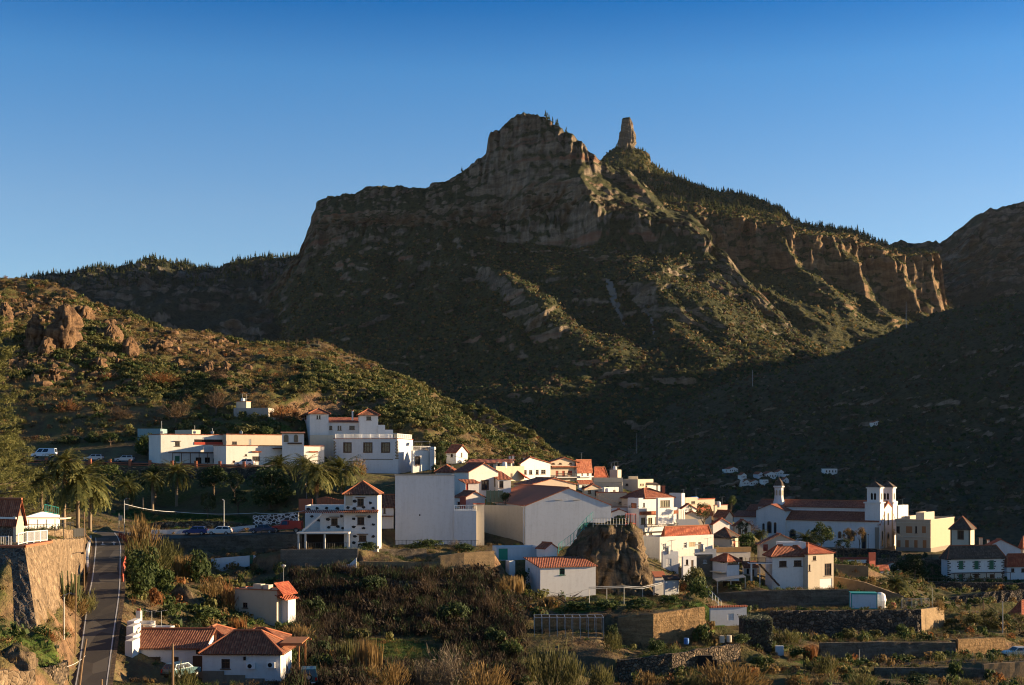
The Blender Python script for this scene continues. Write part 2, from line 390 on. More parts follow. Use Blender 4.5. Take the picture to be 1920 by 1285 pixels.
class House:
    def __init__(s, name, label, cat='house', group=None):
        s.a = (name, label, cat, group); s.root = None; HOUSES.append(s)
    def part(s, name, mb, mats, parent=None, label=None, smooth=False):
        return mb.build(name, [M[m] if isinstance(m, str) else m for m in (mats if isinstance(mats, (list, tuple)) else [mats])], parent or s.root, label=label, smooth=smooth)
    def block(s, xl, xc, xr, yt, yb, D, th=0, dep=None, wall='white', roof=('flat', .5), Fo=(), Ro=(), tile='tile', bury=2.5, tin=True, wname='wall', base=None, trim=None, frame=None, rmat=None, wid=None):
        b = Blk(xc-1 if xl is None else xl, xc, xr, yt, yb, D, th, dep)
        if wid: b.w = wid
        if s.root is None: s.root = thing(s.a[0], s.a[1], s.a[2], b.O, s.a[3])
        if tin:
            for x, y in ((0, 0), (-b.w, 0), (0, b.d), (-b.w, b.d)):
                p = b.P(x, y, -.15); TINP.append((p.x, p.y, p.z))
        if tin or wname == 'wall': FOOT.append((b.O, b.ex, b.ey, b.w, b.d))
        s.b = b; P = b.P; w, d, h = b.w, b.d, b.h
        fh = []; rh = []; ops = []
        for o in Fo:
            (x0, z1), (x1, z0) = b.F_(o[1], o[2]), b.F_(o[3], o[4])
            fr = lambda a, q, z: P(a, q, z)
            ops.append((o, fr, x0, max(z0, -.1), x1, z1))
            if o[0] not in 'ar': fh.append((max(x0, -w+.05), z0, min(x1, -.05), min(z1, h-.05)))
        for o in Ro:
            (x0, z1), (x1, z0) = b.R_(o[1], o[2]), b.R_(o[3], o[4])
            fr = lambda a, q, z: P(-q, a, z)
            ops.append((o, fr, x0, max(z0, -.1), x1, z1))
            if o[0] not in 'ar': rh.append((max(x0, .05), z0, min(x1, d-.05), min(z1, h-.05)))
        mb = MB()
        wall_with_holes(mb, lambda a, q, z: P(a, q, z), -w, 0, -bury, h, fh)
        wall_with_holes(mb, lambda a, q, z: P(-q, a, z), 0, d, -bury, h, rh)
        mb.face([P(-w, 0, -bury), P(-w, d, -bury), P(-w, d, h), P(-w, 0, h)])
        mb.face([P(-w, d, -bury), P(0, d, -bury), P(0, d, h), P(-w, d, h)])
        rb = MB(); kind = roof[0]
        if kind == 'flat':
            ph = roof[1]; t = .18
            z = h-ph
            mb.face([P(-w+t, t, z), P(-t, t, z), P(-t, d-t, z), P(-w+t, d-t, z)])
            for q in ((-w+t, t, -t, t), (-t, t, -t, d-t), (-t, d-t, -w+t, d-t), (-w+t, d-t, -w+t, t)):
                mb.face([P(q[0], q[1], z), P(q[2], q[3], z), P(q[2], q[3], h), P(q[0], q[1], h)])
            if len(roof) > 2:
                e = .12; tm = roof[2]; hh = roof[3] if len(roof) > 3 else .14
                for x0, x1, y0, y1 in ((-w-e, e, -e, t+.01), (-w-e, e, d-t-.01, d+e), (-w-e, -w+t+.01, t+.01, d-t-.01), (-t-.01, e, t+.01, d-t-.01)):
                    rb.grid_box(P, x0, x1, y0, y1, h+.003, h+hh)
                s.part('coping', rb, tm)
            else:
                for x0, x1, y0, y1 in ((-w, 0, 0, t), (-w, 0, d-t, d), (-w, -w+t, t, d-t), (-t, 0, t, d-t)):
                    mb.face([P(x0, y0, h), P(x1, y0, h), P(x1, y1, h), P(x0, y1, h)])
        else:
            rise, ov = roof[1], roof[2]; tk = .14; z0 = h+.02
            def slab(pts): rb.prism([P(*p) for p in pts], tk)
            caps = []
            if kind == 'gx':     # ridge parallel to the front
                m = roof[3]*d if len(roof) > 3 else d/2; sl = rise/m; sb = rise/(d-m)
                slab([(-w-ov, -ov, z0-sl*ov), (ov, -ov, z0-sl*ov), (ov, m, z0+rise), (-w-ov, m, z0+rise)])
                slab([(-w-ov, m, z0+rise), (ov, m, z0+rise), (ov, d+ov, z0-sb*ov), (-w-ov, d+ov, z0-sb*ov)])
                for x in (-w, 0): mb.face([P(x, 0, h), P(x, d, h), P(x, m, h+rise-.1)])
                caps = [((-w-ov, m, z0+rise), (ov, m, z0+rise))]
            elif kind == 'gy':
                m = -(roof[3]*w if len(roof) > 3 else w/2); sl = rise/(w+m); sr = rise/(-m)
                slab([(-w-ov, -ov, z0-sl*ov), (m, -ov, z0+rise), (m, d+ov, z0+rise), (-w-ov, d+ov, z0-sl*ov)])
                slab([(m, -ov, z0+rise), (ov, -ov, z0-sr*ov), (ov, d+ov, z0-sr*ov), (m, d+ov, z0+rise)])
                for y in (0, d): mb.face([P(-w, y, h), P(0, y, h), P(m, y, h+rise-.1)])
                caps = [((m, -ov, z0+rise), (m, d+ov, z0+rise))]
            elif kind in ('hip', 'pyr'):
                q = min(w, d)/2; sl = rise/q; e = z0-sl*ov
                if w >= d: A, B = (-w+q, d/2, z0+rise), (-q, d/2, z0+rise)
                else: A, B = (-w/2, q, z0+rise), (-w/2, d-q, z0+rise)
                c = [(-w-ov, -ov, e), (ov, -ov, e), (ov, d+ov, e), (-w-ov, d+ov, e)]
                if w >= d:
                    fs = [(c[0], c[1], B, A), (c[1], c[2], B), (c[2], c[3], A, B), (c[3], c[0], A)]
                    caps = [(A, B), (c[0], A), (c[3], A), (c[1], B), (c[2], B)]
                else:
                    fs = [(c[0], c[1], A), (c[1], c[2], B, A), (c[2], c[3], B), (c[3], c[0], A, B)]
                    caps = [(A, B), (c[0], A), (c[1], A), (c[2], B), (c[3], B)]
                for f in fs:
                    f = [p for i, p in enumerate(f) if (Vector(p)-Vector(f[i-1])).length > .02]
                    rb.face([P(*p) for p in f])
                rb.face([P(*p)-Vector((0, 0, .001)) for p in c][::-1])
                for i in range(4):
                    p, q2 = c[i], c[(i+1) % 4]
                    rb.grid_box(lambda x, y, z: P(p[0]+(q2[0]-p[0])*x, p[1]+(q2[1]-p[1])*x, e-.13+z) , 0, 1, 0, 0, 0, .12)
            elif kind == 'shed':
                hi = roof[3]
                zz = {'F': (rise, rise, 0, 0), 'B': (0, 0, rise, rise), 'L': (rise, 0, 0, rise), 'R': (0, rise, rise, 0)}[hi]
                cx = [(-w, 0), (0, 0), (0, d), (-w, d)]; g = rise/(d if hi in 'FB' else w)
                ce = [(-w-ov, -ov), (ov, -ov), (ov, d+ov), (-w-ov, d+ov)]
                ex = [z0+(rise+g*ov if z else -g*ov) for z in zz]
                slab([(x, y, z) for (x, y), z in zip(ce, ex)])
                for i in range(4):
                    j = (i+1) % 4
                    if zz[i] or zz[j]: mb.face([P(*cx[i], h), P(*cx[j], h)]+([P(*cx[j], h+zz[j]-.1)] if zz[j] else [])+([P(*cx[i], h+zz[i]-.1)] if zz[i] else []))
            for p, q in caps:
                if (Vector(p)-Vector(q)).length > .1: rb.tube([P(*p)+Vector((0, 0, .03)), P(*q)+Vector((0, 0, .03))], .13, 6, 1)
            s.part('roof', rb, [rmat or tile, 'ridge'])
        s.wallpart = s.part(wname, mb, wall)
        if base:     # stone plinth
            pb = MB(); z1 = base[1]
            pb.grid_box(P, -w-.06, .06, -.06, d+.06, -bury, z1); s.part('plinth', pb, base[0])
        for o, fr, a0, z0, a1, z1 in ops: s.opening(o, fr, a0, z0, a1, z1, frame)
        return b
    def opening(s, o, P, a0, z0, a1, z1, frame=None):
        k = o[0]; opt = o[5] if len(o) > 5 else None
        fm = frame or 'brown'; f = min(.09, (a1-a0)*.12); rv = .10
        mb = MB()
        if k == 'r':      # stone or tile band standing proud of the wall
            mb.grid_box(P, a0, a1, -.12 if opt is None else -opt[1], .02, z0, z1); return s.part('moulding', mb, opt[0] if opt else 'stonetrim')
        if k == 'a':      # round-headed window with surround
            n = 10; r = (a1-a0)/2; cx = (a0+a1)/2; zc = z1-r
            def arch(rr, zb): return [(cx-rr, zb)]+[(cx-rr*math.cos(math.pi*i/n), zc+rr*math.sin(math.pi*i/n)) for i in range(n+1)]+[(cx+rr, zb)]
            for (rr, zb, q, mi) in ((r, z0, -.07, 0),):
                pts = arch(rr, zb)
                mb.face([P(x, q, z) for x, z in pts], mi)
                for i in range(len(pts)):
                    j = (i+1) % len(pts); mb.face([P(*[pts[i][0], q, pts[i][1]]), P(pts[i][0], .02, pts[i][1]), P(pts[j][0], .02, pts[j][1]), P(pts[j][0], q, pts[j][1])], mi)
            w = s.part('window', mb, opt or 'stonetrim')
            g = MB(); g.face([P(x, -.085, z) for x, z in arch(r*.72, z0+r*.15)]); s.part('pane', g, 'glass', w); return w
        if k in 'wWc':
            if k == 'W': fm = 'whitewood'
            for x0, x1, y0, y1 in ((a0, a0+f, z0, z1), (a1-f, a1, z0, z1), (a0+f, a1-f, z0, z0+f), (a0+f, a1-f, z1-f, z1)): mb.grid_box(P, x0, x1, rv-.05, rv+.05, y0, y1)
            nm = 1 if (a1-a0) < 1.6 else int((a1-a0)/.8)
            for i in range(nm):
                x = a0+(a1-a0)*(i+1)/(nm+1); mb.grid_box(P, x-f*.35, x+f*.35, rv-.03, rv+.04, z0+f, z1-f)
            zm = z0+(z1-z0)*.62; mb.grid_box(P, a0+f, a1-f, rv-.02, rv+.03, zm-f*.3, zm+f*.3)
            if opt == 'surround':
                e = .16
                for x0, x1, y0, y1 in ((a0-e, a0, z0-e, z1+e), (a1, a1+e, z0-e, z1+e), (a0, a1, z0-e, z0), (a0, a1, z1, z1+e)): mb.grid_box(P, x0, x1, -.06, .05, y0, y1)
            else: mb.grid_box(P, a0-.12, a1+.12, -.10, rv-.05, z0-.10, z0-.005)
            if opt == 'hood': mb.grid_box(P, a0-.25, a1+.25, -.30, -.005, z1+.12, z1+.24, 0)
            w = s.part('window', mb, fm)
            g = MB(); g.face([P(a0+f, rv+.055, z0+f), P(a1-f, rv+.055, z0+f), P(a1-f, rv+.055, z1-f), P(a0+f, rv+.055, z1-f)])
            s.part('pane', g, 'glassg' if k == 'c' else 'glass', w); return w
        if k in 'dsgb':
            mat = opt or {'d': 'brown', 's': 'green', 'g': 'whitewood', 'b': 'brown'}[k]
            mb.grid_box(P, a0, a1, rv-.02, rv+.04, z0, z1)
            nb = max(2, int((a1-a0)/.45)); st = (a1-a0)/nb
            if k == 'g':
                nz = max(3, int((z1-z0)/.4))
                for i in range(nz): mb.grid_box(P, a0+.05, a1-.05, rv-.05, rv-.021, z0+(z1-z0)*(i+.12)/nz, z0+(z1-z0)*(i+.9)/nz)
            else:
                for i in range(nb): 
                    for q0, q1 in ((.06, .46), (.54, .94)): mb.grid_box(P, a0+st*(i+.12), a0+st*(i+.88), rv-.05, rv-.021, z0+(z1-z0)*q0, z0+(z1-z0)*q1)
            return s.part({'d': 'door', 's': 'shutter', 'g': 'garage_door', 'b': 'shutter'}[k], mb, mat)
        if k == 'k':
            mb.grid_box(P, a0, a1, .155, 1.2, z0, z1); return s.part('shade_fill', mb, 'dark')  # near-black block fills the opening in place of its inner shade
    # extras -----------------------------------------------------------
    def box(s, name, P, x0, x1, y0, y1, z0, z1, mat, parent=None):
        mb = MB(); mb.grid_box(P, x0, x1, y0, y1, z0, z1); return s.part(name, mb, mat, parent)
    def chimney(s, px, yt, yb, D, w=.6, mat='white'):
        p = W(px, yb, D); h = (yb-yt)/F*D; mb = MB()
        mb.box(p.x-w/2, p.x+w/2, p.y-w/2, p.y+w/2, p.z-.8, p.z+h-.2, 0); mb.box(p.x-w/2-.08, p.x+w/2+.08, p.y-w/2-.08, p.y+w/2+.08, p.z+h-.197, p.z+h, 1)
        return s.part('chimney', mb, [mat, 'ridge'])
    def railing(s, pts, h=1.0, mat='whitemetal', step=.16, r=.02, name='railing'):
        mb = MB(); pts = [Vector(p) for p in pts]
        for p, q in zip(pts[:-1], pts[1:]):
            mb.tube([p+Vector((0, 0, h)), q+Vector((0, 0, h))], r*1.8, 5); mb.tube([p+Vector((0, 0, .12)), q+Vector((0, 0, .12))], r*1.3, 4)
            n = max(1, int((q-p).length/step))
            for i in range(n+1):
                c = p.lerp(q, i/n); mb.tube([c, c+Vector((0, 0, h))], r*(2 if i % 8 == 0 else .9), 4)
        return s.part(name, mb, mat)
    def aerial(s, px, yt, yb, D):
        p = W(px, yb, D); h = (yb-yt)/F*D; mb = MB()
        mb.tube([p-Vector((0, 0, .5)), p+Vector((0, 0, h))], .03, 5); mb.tube([p+Vector((-.7, .1, h-.1)), p+Vector((.7, -.1, h+.15))], .02, 4)
        for i in range(6):
            c = p+Vector((-.6+.24*i, .08-.03*i, h-.08+.04*i)); mb.tube([c-Vector((.05, .35, 0)), c+Vector((.05, .35, 0))], .012, 4)
        return s.part('aerial', mb, 'metal')
# ---------------------------------------------------------------- houses (pixel rows of the photo give place and size, distance D in metres)
def acunit(h, P, a, z, w=.85, hh=.6):
    mb = MB(); mb.grid_box(P, a, a+w, -.34, -.02, z, z+hh, 0)
    c = P(a+w*.42, -.345, z+hh/2); n = (P(a, -1, z)-P(a, 0, z)).normalized(); t = (P(a+1, 0, z)-P(a, 0, z)).normalized()
    u = h.part('air_conditioner', mb, 'plastic_white')
    g = MB(); g.face([c+t*math.cos(k*math.pi/6)*hh*.38+Vector((0, 0, math.sin(k*math.pi/6)*hh*.38)) for k in range(12)]); h.part('fan_grille', g, 'dark', u)

# --- front house beside the road
h = House('house', 'low white house with brown tiled hip roofs beside the road, next to the jeep', 'house')
b = h.block(380, 526, None, 1222, 1284, 135, 3, 5.2, roof=('hip', 1.75, .35), tile='tile2', base=('concrete', .35),
    Fo=[('w', 415, 1236, 431, 1254), ], frame='brown')
for px, py in ((463, 1254), (501, 1252)):
    x, z = b.F_(px, py); acunit(h, lambda a, q, zz: b.P(a, q, zz), x, z)
for px in (459,):
    x, z = b.F_(px, 1238); mb = MB(); mb.grid_box(b.P, x-.1, x+.1, -.2, .0, z, z+.35); h.part('wall_lamp', mb, 'dark')
mb = MB()
for x0, x1, zt in ((-b.w-.01, -b.w*.72, 1.35), (-b.w*.72, -b.w*.45, .95), (-b.w*.45, -b.w*.2, .62)): mb.grid_box(b.P, x0, x1, -.08, -.061, -2, zt)
h.part('plinth', mb, 'concrete')
b2 = h.block(247, 380, None, 1214, 1284, 138, 2, 4.6, roof=('gx', 1.35, .3, .93), tile='tile2', base=('concrete', 1.35),
    Fo=[('b', 278, 1232, 301, 1255), ('b', 324, 1232, 335, 1246), ('d', 361, 1230, 380, 1284)], tin=False)
x, z = b2.F_(371, 1226); mb = MB(); mb.grid_box(b2.P, x-.12, x+.12, -.25, .0, z, z+.4); h.part('wall_lamp', mb, 'dark')
h.block(272, 340, None, 1200, 1230, 143.5, 2, 5, roof=('pyr', .75, .25), tile='tile2', tin=False)
h.block(352, 424, None, 1197, 1230, 143.5, 2, 6, roof=('pyr', .95, .25), tile='tile2', tin=False)
h.block(436, 524, None, 1200, 1240, 142, 3, 4.2, roof=('hip', .95, .3), tile='tile2', tin=False)
h.block(246, 292, None, 1188, 1240, 143, 2, 7, roof=('flat', .15), tin=False)
mb = MB(); p, q = W(246, 1186, 146), W(290, 1186, 146)
mb.box(p.x, q.x, p.y, p.y+.25, p.z-.6, p.z+1.25); h.part('parapet', mb, 'white')
for px in (249, 268):
    p = W(px, 1184, 144.8); mb = MB(); mb.box(p.x, p.x+.95, p.y, p.y+.4, p.z, p.z+.75); mb.box(p.x+.2, p.x+.75, p.y-.01, p.y-.001, p.z+.12, p.z+.62, 1)
    h.part('air_conditioner', mb, [M['tan'], M['grey']])
mb = MB(); p = W(259, 1168, 147); mb.box(p.x-.25, p.x+.25, p.y, p.y+.5, p.z-.6, p.z+1.3, 0); mb.box(p.x-.17, p.x+.17, p.y+.1, p.y+.4, p.z+1.303, p.z+1.55, 1)
h.part('chimney', mb, [M['white'], M['terra']])
mb = MB()
for i in range(3, 7):
    y0 = 127+i*2.8; z = W(0, 1250-i*14, y0).z; xw = (239+i*1.2-960)/F*y0; mb.box(xw-.45, xw+.3, y0, y0+2.8, z-4, z+.05+.25*(i % 2))
h.part('stepped_wall', mb, 'white2')
mb = MB(); y0 = 137.2; a, c = W(527, 1208, y0), W(568, 1208, y0)
for i in range(9): mb.box(a.x, c.x, y0-.6+i*.55, y0-.1+i*.55, a.z+.1, a.z+.2)
for yy in (y0-.5, y0+3.8): mb.box(a.x, c.x+.3, yy, yy+.14, a.z-.1, a.z+.097)
for yy in (y0-.5, y0+3.8): mb.box(c.x-.45, c.x-.28, yy, yy+.16, a.z-3.2, a.z-.1)
h.part('pergola', mb, 'orangewood')

# --- cream house below the bushes
h = House('house', 'narrow cream house with flat roof and small bright red tiled canopy, among dry bushes', 'house')
b = h.block(440, 519, 543, 1108, 1173, 168, 24, None, wall='cream', roof=('flat', .15, 'terra', .1), Fo=[('w', 455, 1130, 464, 1140)], Ro=[('w', 535, 1128, 539, 1143)], bury=5)
b = h.b; mb = MB()
mb.prism([b.P(-.25, -.1, b.h-.5), b.P(1.3, -.1, b.h-1.05), b.P(1.3, b.d+.1, b.h-1.05), b.P(-.25, b.d+.1, b.h-.5)][::-1], .12); 
mb.prism([b.P(-.3, -.2, b.h+1.0), b.P(1.1, -.2, b.h-.45), b.P(1.1, b.d+.2, b.h-.45), b.P(-.3, b.d+.2, b.h+1.0)], .12)
h.part('canopy', mb, 'tile3')
h.box('bay', b.P, .002, 1.0, b.d*.35, b.d*.95, -.6, b.h-1.25, 'white')
mb = MB(); mb.tube([b.P(-1, 3, b.h), b.P(-1, 3, b.h+2.7)], .03); mb.lathe(b.P(-1, 3, b.h+2.6), [(.02, 0), (.3, .25), (.3, .4), (.02, .5)], 8); h.part('aerial', mb, 'metal')
mb = MB(); mb.grid_box(b.P, -5, -3.8, 2, 3, b.h-.1, b.h+.5); mb.grid_box(b.P, -3.4, -2.6, 2, 3, b.h-.1, b.h+.45); h.part('roof_vent', mb, 'cream')

# --- hotel on the upper street
h = House('hotel', 'long weathered white terrace building with red trim above the palm slope', 'building')
h.block(None, 424, 608, 836, 870, 279, 56, wall='white2', roof=('flat', .5, 'tile', .16), wid=7,
    Ro=[('w', 473, 856, 487, 864.5), ('k', 527, 852, 551, 869), ('w', 459, 852, 463, 855), ('w', 459, 860, 463, 863), ('w', 436, 864, 441, 868),
        ('r', 511, 840, 558, 842.5, ('brown', .7)), ('r', 472, 846, 489, 848.5, ('tile', .35)), ('r', 579, 846, 595, 848.5, ('tile', .35))])
h.block(None, 301.5, 424, 815, 873, 282, 57, wall='white2', roof=('flat', .5, 'tile', .16), wid=8,
    Ro=[('w', 328, 829, 337, 837, 'hood'), ('k', 364, 824, 421, 834), ('d', 328, 855, 337, 866, 'green'), ('k', 367, 858, 378, 871), ('k', 384, 858, 394, 868), ('k', 399, 860, 408, 868), ('k', 414, 863, 422, 869)])
b = h.b; y0, z0 = b.R_(364, 834); y1, z1 = b.R_(421, 829)
P_ = lambda a, q, z: b.P(-q, a, z)
mb = MB(); mb.grid_box(P_, y0, y1, -.1, .0, z0, z0+.55); h.part('balcony_panel', mb, 'cloth_red')
ya, za = b.R_(315, 849); yb_, zb = b.R_(413, 849); mb = MB()
for i in range(12): mb.grid_box(P_, ya+(yb_-ya)*i/12, ya+(yb_-ya)*i/12+.12, -3, .0, za, za+.14)
mb.grid_box(P_, ya, yb_, -2.9, -2.75, za-.16, za-.001)
for i in range(7): a = ya+(yb_-ya)*i/6.05; mb.grid_box(P_, a, a+.13, -2.89, -2.76, za-2.8, za-.161)
h.part('pergola', mb, 'brown')
h.block(None, 424, 529, 815, 850, 288, 54, wall='cream', roof=('flat', .4, 'tile', .16), wid=6, tin=False, Ro=[('d', 466, 824, 471, 835, 'metal'), ('w', 435, 828, 444, 834)])
h.block(328, 360, 376, 806, 822, 296, 40, wall='cream', roof=('flat', .2), tin=False)
mb = MB()
for px, t in ((398, 803), (452, 806), (303, 790), (365, 798)):
    p = W(px, 815, 290); mb.tube([p, p+Vector((0, 0, (815-t)/F*290))], .05, 5); mb.box(p.x-.3, p.x+.3, p.y-.2, p.y+.2, p.z+.2, p.z+.7)
h.part('roof_mast', mb, 'metal')
h = House('house', 'small white annex with two arched windows behind the terrace building', 'house')
h.block(None, 529, 570, 812, 834, 284, 80, wall='white', roof=('shed', .35, .3, 'L'), wid=6, tile='tile2', tin=False, bury=6, Ro=[('a', 532, 815, 541, 829, 'quoin'), ('a', 551, 815, 559, 829, 'quoin'), ('r', 539, 830, 566, 833, ('brown', .3))])
h = House('shed', 'faded blue green flat shed wall among trees beside the terrace building', 'shed')
h.block(258, 301, None, 804, 826, 303, 0, 6, wall='teal', roof=('flat', .2))
# --- old house on the hill
h = House('house', 'old unpainted flat roofed house on the hillside above the terrace building', 'house')
h.block(438, 503, 514, 765, 790, 318, 8, None, wall='grey', roof=('flat', .3), Fo=[('k', 454, 772, 462, 779)], Ro=[('w', 506, 773, 510, 784)], bury=4)
h.block(505, 514.5, 525, 783, 800, 315, 14, None, wall='cream', roof=('flat', .2), tin=False, bury=4)
h.block(443, 462, 470, 753, 766, 322, 20, None, wall='cream', roof=('flat', .2, 'ridge', .1), tin=False)
# --- castle-like white house with towers
h = House('house', 'tall white house with two small tiled corner towers at the foot of the hill', 'house')
h.block(565, 581, 616, 774, 860, 310, 76, None, wall='white', roof=('pyr', 1.1, .45), tile='tile2', Ro=[('w', 593.5, 779, 596.5, 786), ('w', 598, 779, 601, 786)], Fo=[('w', 571.5, 780, 574.5, 786), ('w', 571.5, 802, 574.5, 808)])
h.block(None, 616, 676, 791, 860, 312, 80, wall='white', roof=('shed', 1.2, .3, 'L'), wid=6, tile='tile', tin=False, Ro=[('w', 617.5, 798.5, 623, 806), ('w', 633, 798.5, 636, 807), ('w', 637, 798.5, 640, 807), ('w', 655, 798.5, 665, 805.5)])
h.block(None, 674, 709, 776.5, 860, 310, 80, wall='white', roof=('pyr', 1.25, .45), wid=5, tile='tile2', tin=False, Ro=[('w', 687, 781, 696, 788)])
h.block(None, 709, 722, 797, 860, 310, 80, wall='white', roof=('flat', .3), wid=5, tin=False)
h.block(None, 722, 737, 806, 860, 310, 80, wall='white', roof=('flat', .3), wid=5, tin=False)
h.block(None, 581, 628, 816, 862, 305, 80, wall='tan', roof=('flat', .5), wid=4, tin=False, Fo=[])
h.chimney(661, 769, 782, 313, .35)
# --- big white three window house
h = House('house', 'large square white house with three brown framed windows in a row and corner stones', 'house')
b = h.block(626, 745.5, 774, 823, 888, 294, 9, None, wall='shadewhite', roof=('flat', .4, 'redwall', .12), Fo=[('w', 645, 831, 658, 848, 'surround'), ('w', 682.5, 831, 697, 848, 'surround'), ('w', 716, 831, 730, 848, 'surround'), ('r', 680, 861, 737, 862, ('dark', .06))], bury=4)
mb = MB()
for i in range(12):
    z = b.h-.7-i*.34; l = .55 if i % 2 else .3
    for x0, x1 in ((-b.w-.03, -b.w+l), (-l, .03)): mb.grid_box(b.P, x0, x1, -.05, .1, z, z+.26)
    mb.grid_box(b.P, -.1, .05, .102, l+.2, z, z+.26)
h.part('corner_stones', mb, 'quoin')
h.railing([b.P(-b.w+.3, .2, b.h+.13), b.P(-.2, .2, b.h+.13), b.P(-.2, b.d-.3, b.h+.13)], 1.0, 'whitemetal', .25, .025)
b = h.block(771, 774, 808, 845, 890, 294, 52, None, wall='white', roof=('flat', .15), tin=False, bury=4, Ro=[('w', 779, 857, 786.5, 872, 'surround')])
h.railing([b.P(-b.w, .1, b.h), b.P(-.1, .1, b.h), b.P(-.1, b.d-.1, b.h)], .95, 'whitemetal', .25, .025)
b = h.block(806, 814.5, None, 838, 890, 296, 0, 5, wall='shadewhite', roof=('flat', .15), tin=False, bury=4)
mb = MB(); p, q = W(776, 838, 304), W(806, 838, 304)
for x in (p.x, (p.x+q.x)/2, q.x): mb.box(x-.04, x+.04, p.y-.04, p.y+.04, p.z-1, p.z+1.1)
mb.box(p.x, q.x, p.y-1.5, p.y+1.5, p.z+1.103, p.z+1.18); h.part('canopy', mb, 'metal')

# --- small houses behind
h = House('house', 'small white gabled cottage standing alone at the foot of the scrub hill', 'house')
h.block(837, 855, 877, 847.5, 868, 302, 32, None, roof=('gx', 1.6, .3), Fo=[('w', 845, 851, 849, 857)], Ro=[('d', 864, 849, 867, 858, 'brown')])
h = House('house', 'low white house with red tiled roof right of the large square white house', 'house')
h.block(817, 852, None, 883.5, 893, 258, 4, 6, roof=('hip', 1.1, .35), tile='tile')
h = House('house', 'long low house with brick red roof edge and brown windows behind the curved gable', 'house')
h.block(877, 958, None, 868, 880, 285, 5, 7, wall='tan', roof=('shed', .8, .3, 'B'), tile='tile', Fo=[('w', 919, 870, 925, 876), ('w', 933, 870, 937, 876), ('w', 945, 869, 950, 875)])
h.chimney(956, 854, 864, 292, .5)
h.chimney(962, 853, 864, 293, .5)
h.chimney(983, 856, 862, 294, .5)
# --- curved gable house
h = House('house', 'white house with wide curved gable, stone framed window and wall stone panel', 'house')
b = h.block(852, 879, 934, 884, 935, 250, 54, None, wall='white2', roof=('gx', 1.55, .25), tile='tile', Ro=[('w', 904, 902, 915, 918, 'surround'), ('r', 926.5, 896, 932, 913, ('quoin', .05))])
h.block(None, 934, 958, 898, 930, 252, 70, wall='white', roof=('shed', 1.3, .25, 'L'), wid=6, tile='tile', tin=False, Ro=[('w', 936, 902, 944, 915)])
h.block(862, 873, 898, 905, 925, 246, 66, None, wall='white', roof=('shed', .5, .25, 'L'), tile='tile', tin=False, Ro=[('d', 874, 906, 878, 921, 'cloth_red')])
h = House('house', 'small white house with red roof tucked between the blank white wall and hall', 'house')
h.block(852, 872, 909, 932, 952, 240, 62, None, wall='white2', roof=('gx', 1.0, .25), tile='tile', Ro=[('w', 886, 946, 891, 950)], Fo=[('k', 857, 941, 868, 951)])
b = h.b; h.box('side_wall', b.P, .3, 2.4, -1.2, -1.0, -1, 2.1, 'redwall')
mb = MB(); p, q = W(912, 936, 238), W(943, 936, 238)
for i in range(5):
    x = p.x+(q.x-p.x)*i/4; mb.box(x-.04, x+.04, p.y, p.y+.08, p.z-1.3, p.z+1.6, 0)
for i in range(4): mb.box(p.x+(q.x-p.x)*i/4+.05, p.x+(q.x-p.x)*(i+1)/4-.05, p.y+.02, p.y+.06, p.z-.6, p.z+1.5, 1)
mb.box(p.x, q.x, p.y-.02, p.y+3, p.z-1.45, p.z-1.3, 0); h.part('glazed_terrace', mb, [M['green'], M['glassg']])
# --- town row
h = House('house', 'white house with long blank lit parapet wall and red awning', 'house')
b = h.block(925, 930, 983, 874.5, 901, 272, 44, None, wall='cream', roof=('flat', .4), Ro=[('d', 957, 888, 961, 896)])
mb = MB(); y, z = b.R_(970, 882); mb.prism([b.P(-.0, y, z), b.P(.0, y+2.4, z-1.6), b.P(1.6, y+2.4, z-1.9), b.P(1.6, y+.4, z-1.2)], .04); h.part('awning', mb, 'cloth_red')
h = House('house', 'white house with a row of four brown windows and sloping red roof', 'house')
h.block(974, 976, 1032, 868, 899, 288, 42, None, wall='white', roof=('gx', 1.3, .3, .3), tile='tile', Ro=[('w', 983, 881.5, 987.5, 890), ('w', 992, 881.5, 998, 890), ('w', 1004.5, 881, 1010, 890), ('w', 1014.5, 881, 1023, 889)])
h.chimney(999, 856, 866, 296, .9)
h.chimney(983, 858, 866, 294, .4)
h = House('house', 'two storey cream house with dark red roof, brown doors and three tiny upper windows', 'house')
b = h.block(1026, 1031, 1083, 866, 898, 300, 60, None, wall='tan', roof=('gx', 1.0, .5), tile='tile',
    Ro=[('w', 1034, 868, 1040, 871), ('w', 1048, 868, 1053, 871), ('w', 1067, 868, 1072, 871), ('d', 1042, 883, 1047, 894, 'redwall'), ('d', 1054, 883, 1059, 894, 'redwall'), ('d', 1065, 883, 1073, 892, 'redwall'), ('r', 1031, 874, 1083, 876.5, ('tile', .9))])
y0, z = b.R_(1040, 894.5); h.railing([b.P(.95, y0, z), b.P(.95, b.d, z)], .8, 'rail', .3, .03)
h.box('balcony', b.P, .002, 1.0, y0, b.d, z-.2, z, 'white')
h = House('house', 'bright white lit gable house with small balcony at the end of the town row', 'house')
h.block(1079, 1082, 1109, 876, 903, 303, 45, None, wall='white', roof=('gy', 1.6, .2), tile='tile', Ro=[('d', 1090, 884, 1093, 894), ('d', 1100, 884, 1104, 894), ('r', 1083, 893, 1108, 895, ('white', .8))])
h.aerial(1090, 849, 866, 306)
h = House('house', 'white house under a bright red hip roof with aerial and grey water tank', 'house')
h.block(1111, 1114, 1137, 886, 903, 312, 55, None, wall='white', roof=('hip', 1.2, .3), tile='tile3')
h.block(1143, 1158, 1165, 881, 903, 316, 30, None, wall='tan', roof=('flat', .3), tin=False)
h.aerial(1146, 868, 884, 314)
h = House('house', 'beige house with pale balustrade along its roof terrace and two small windows', 'house')
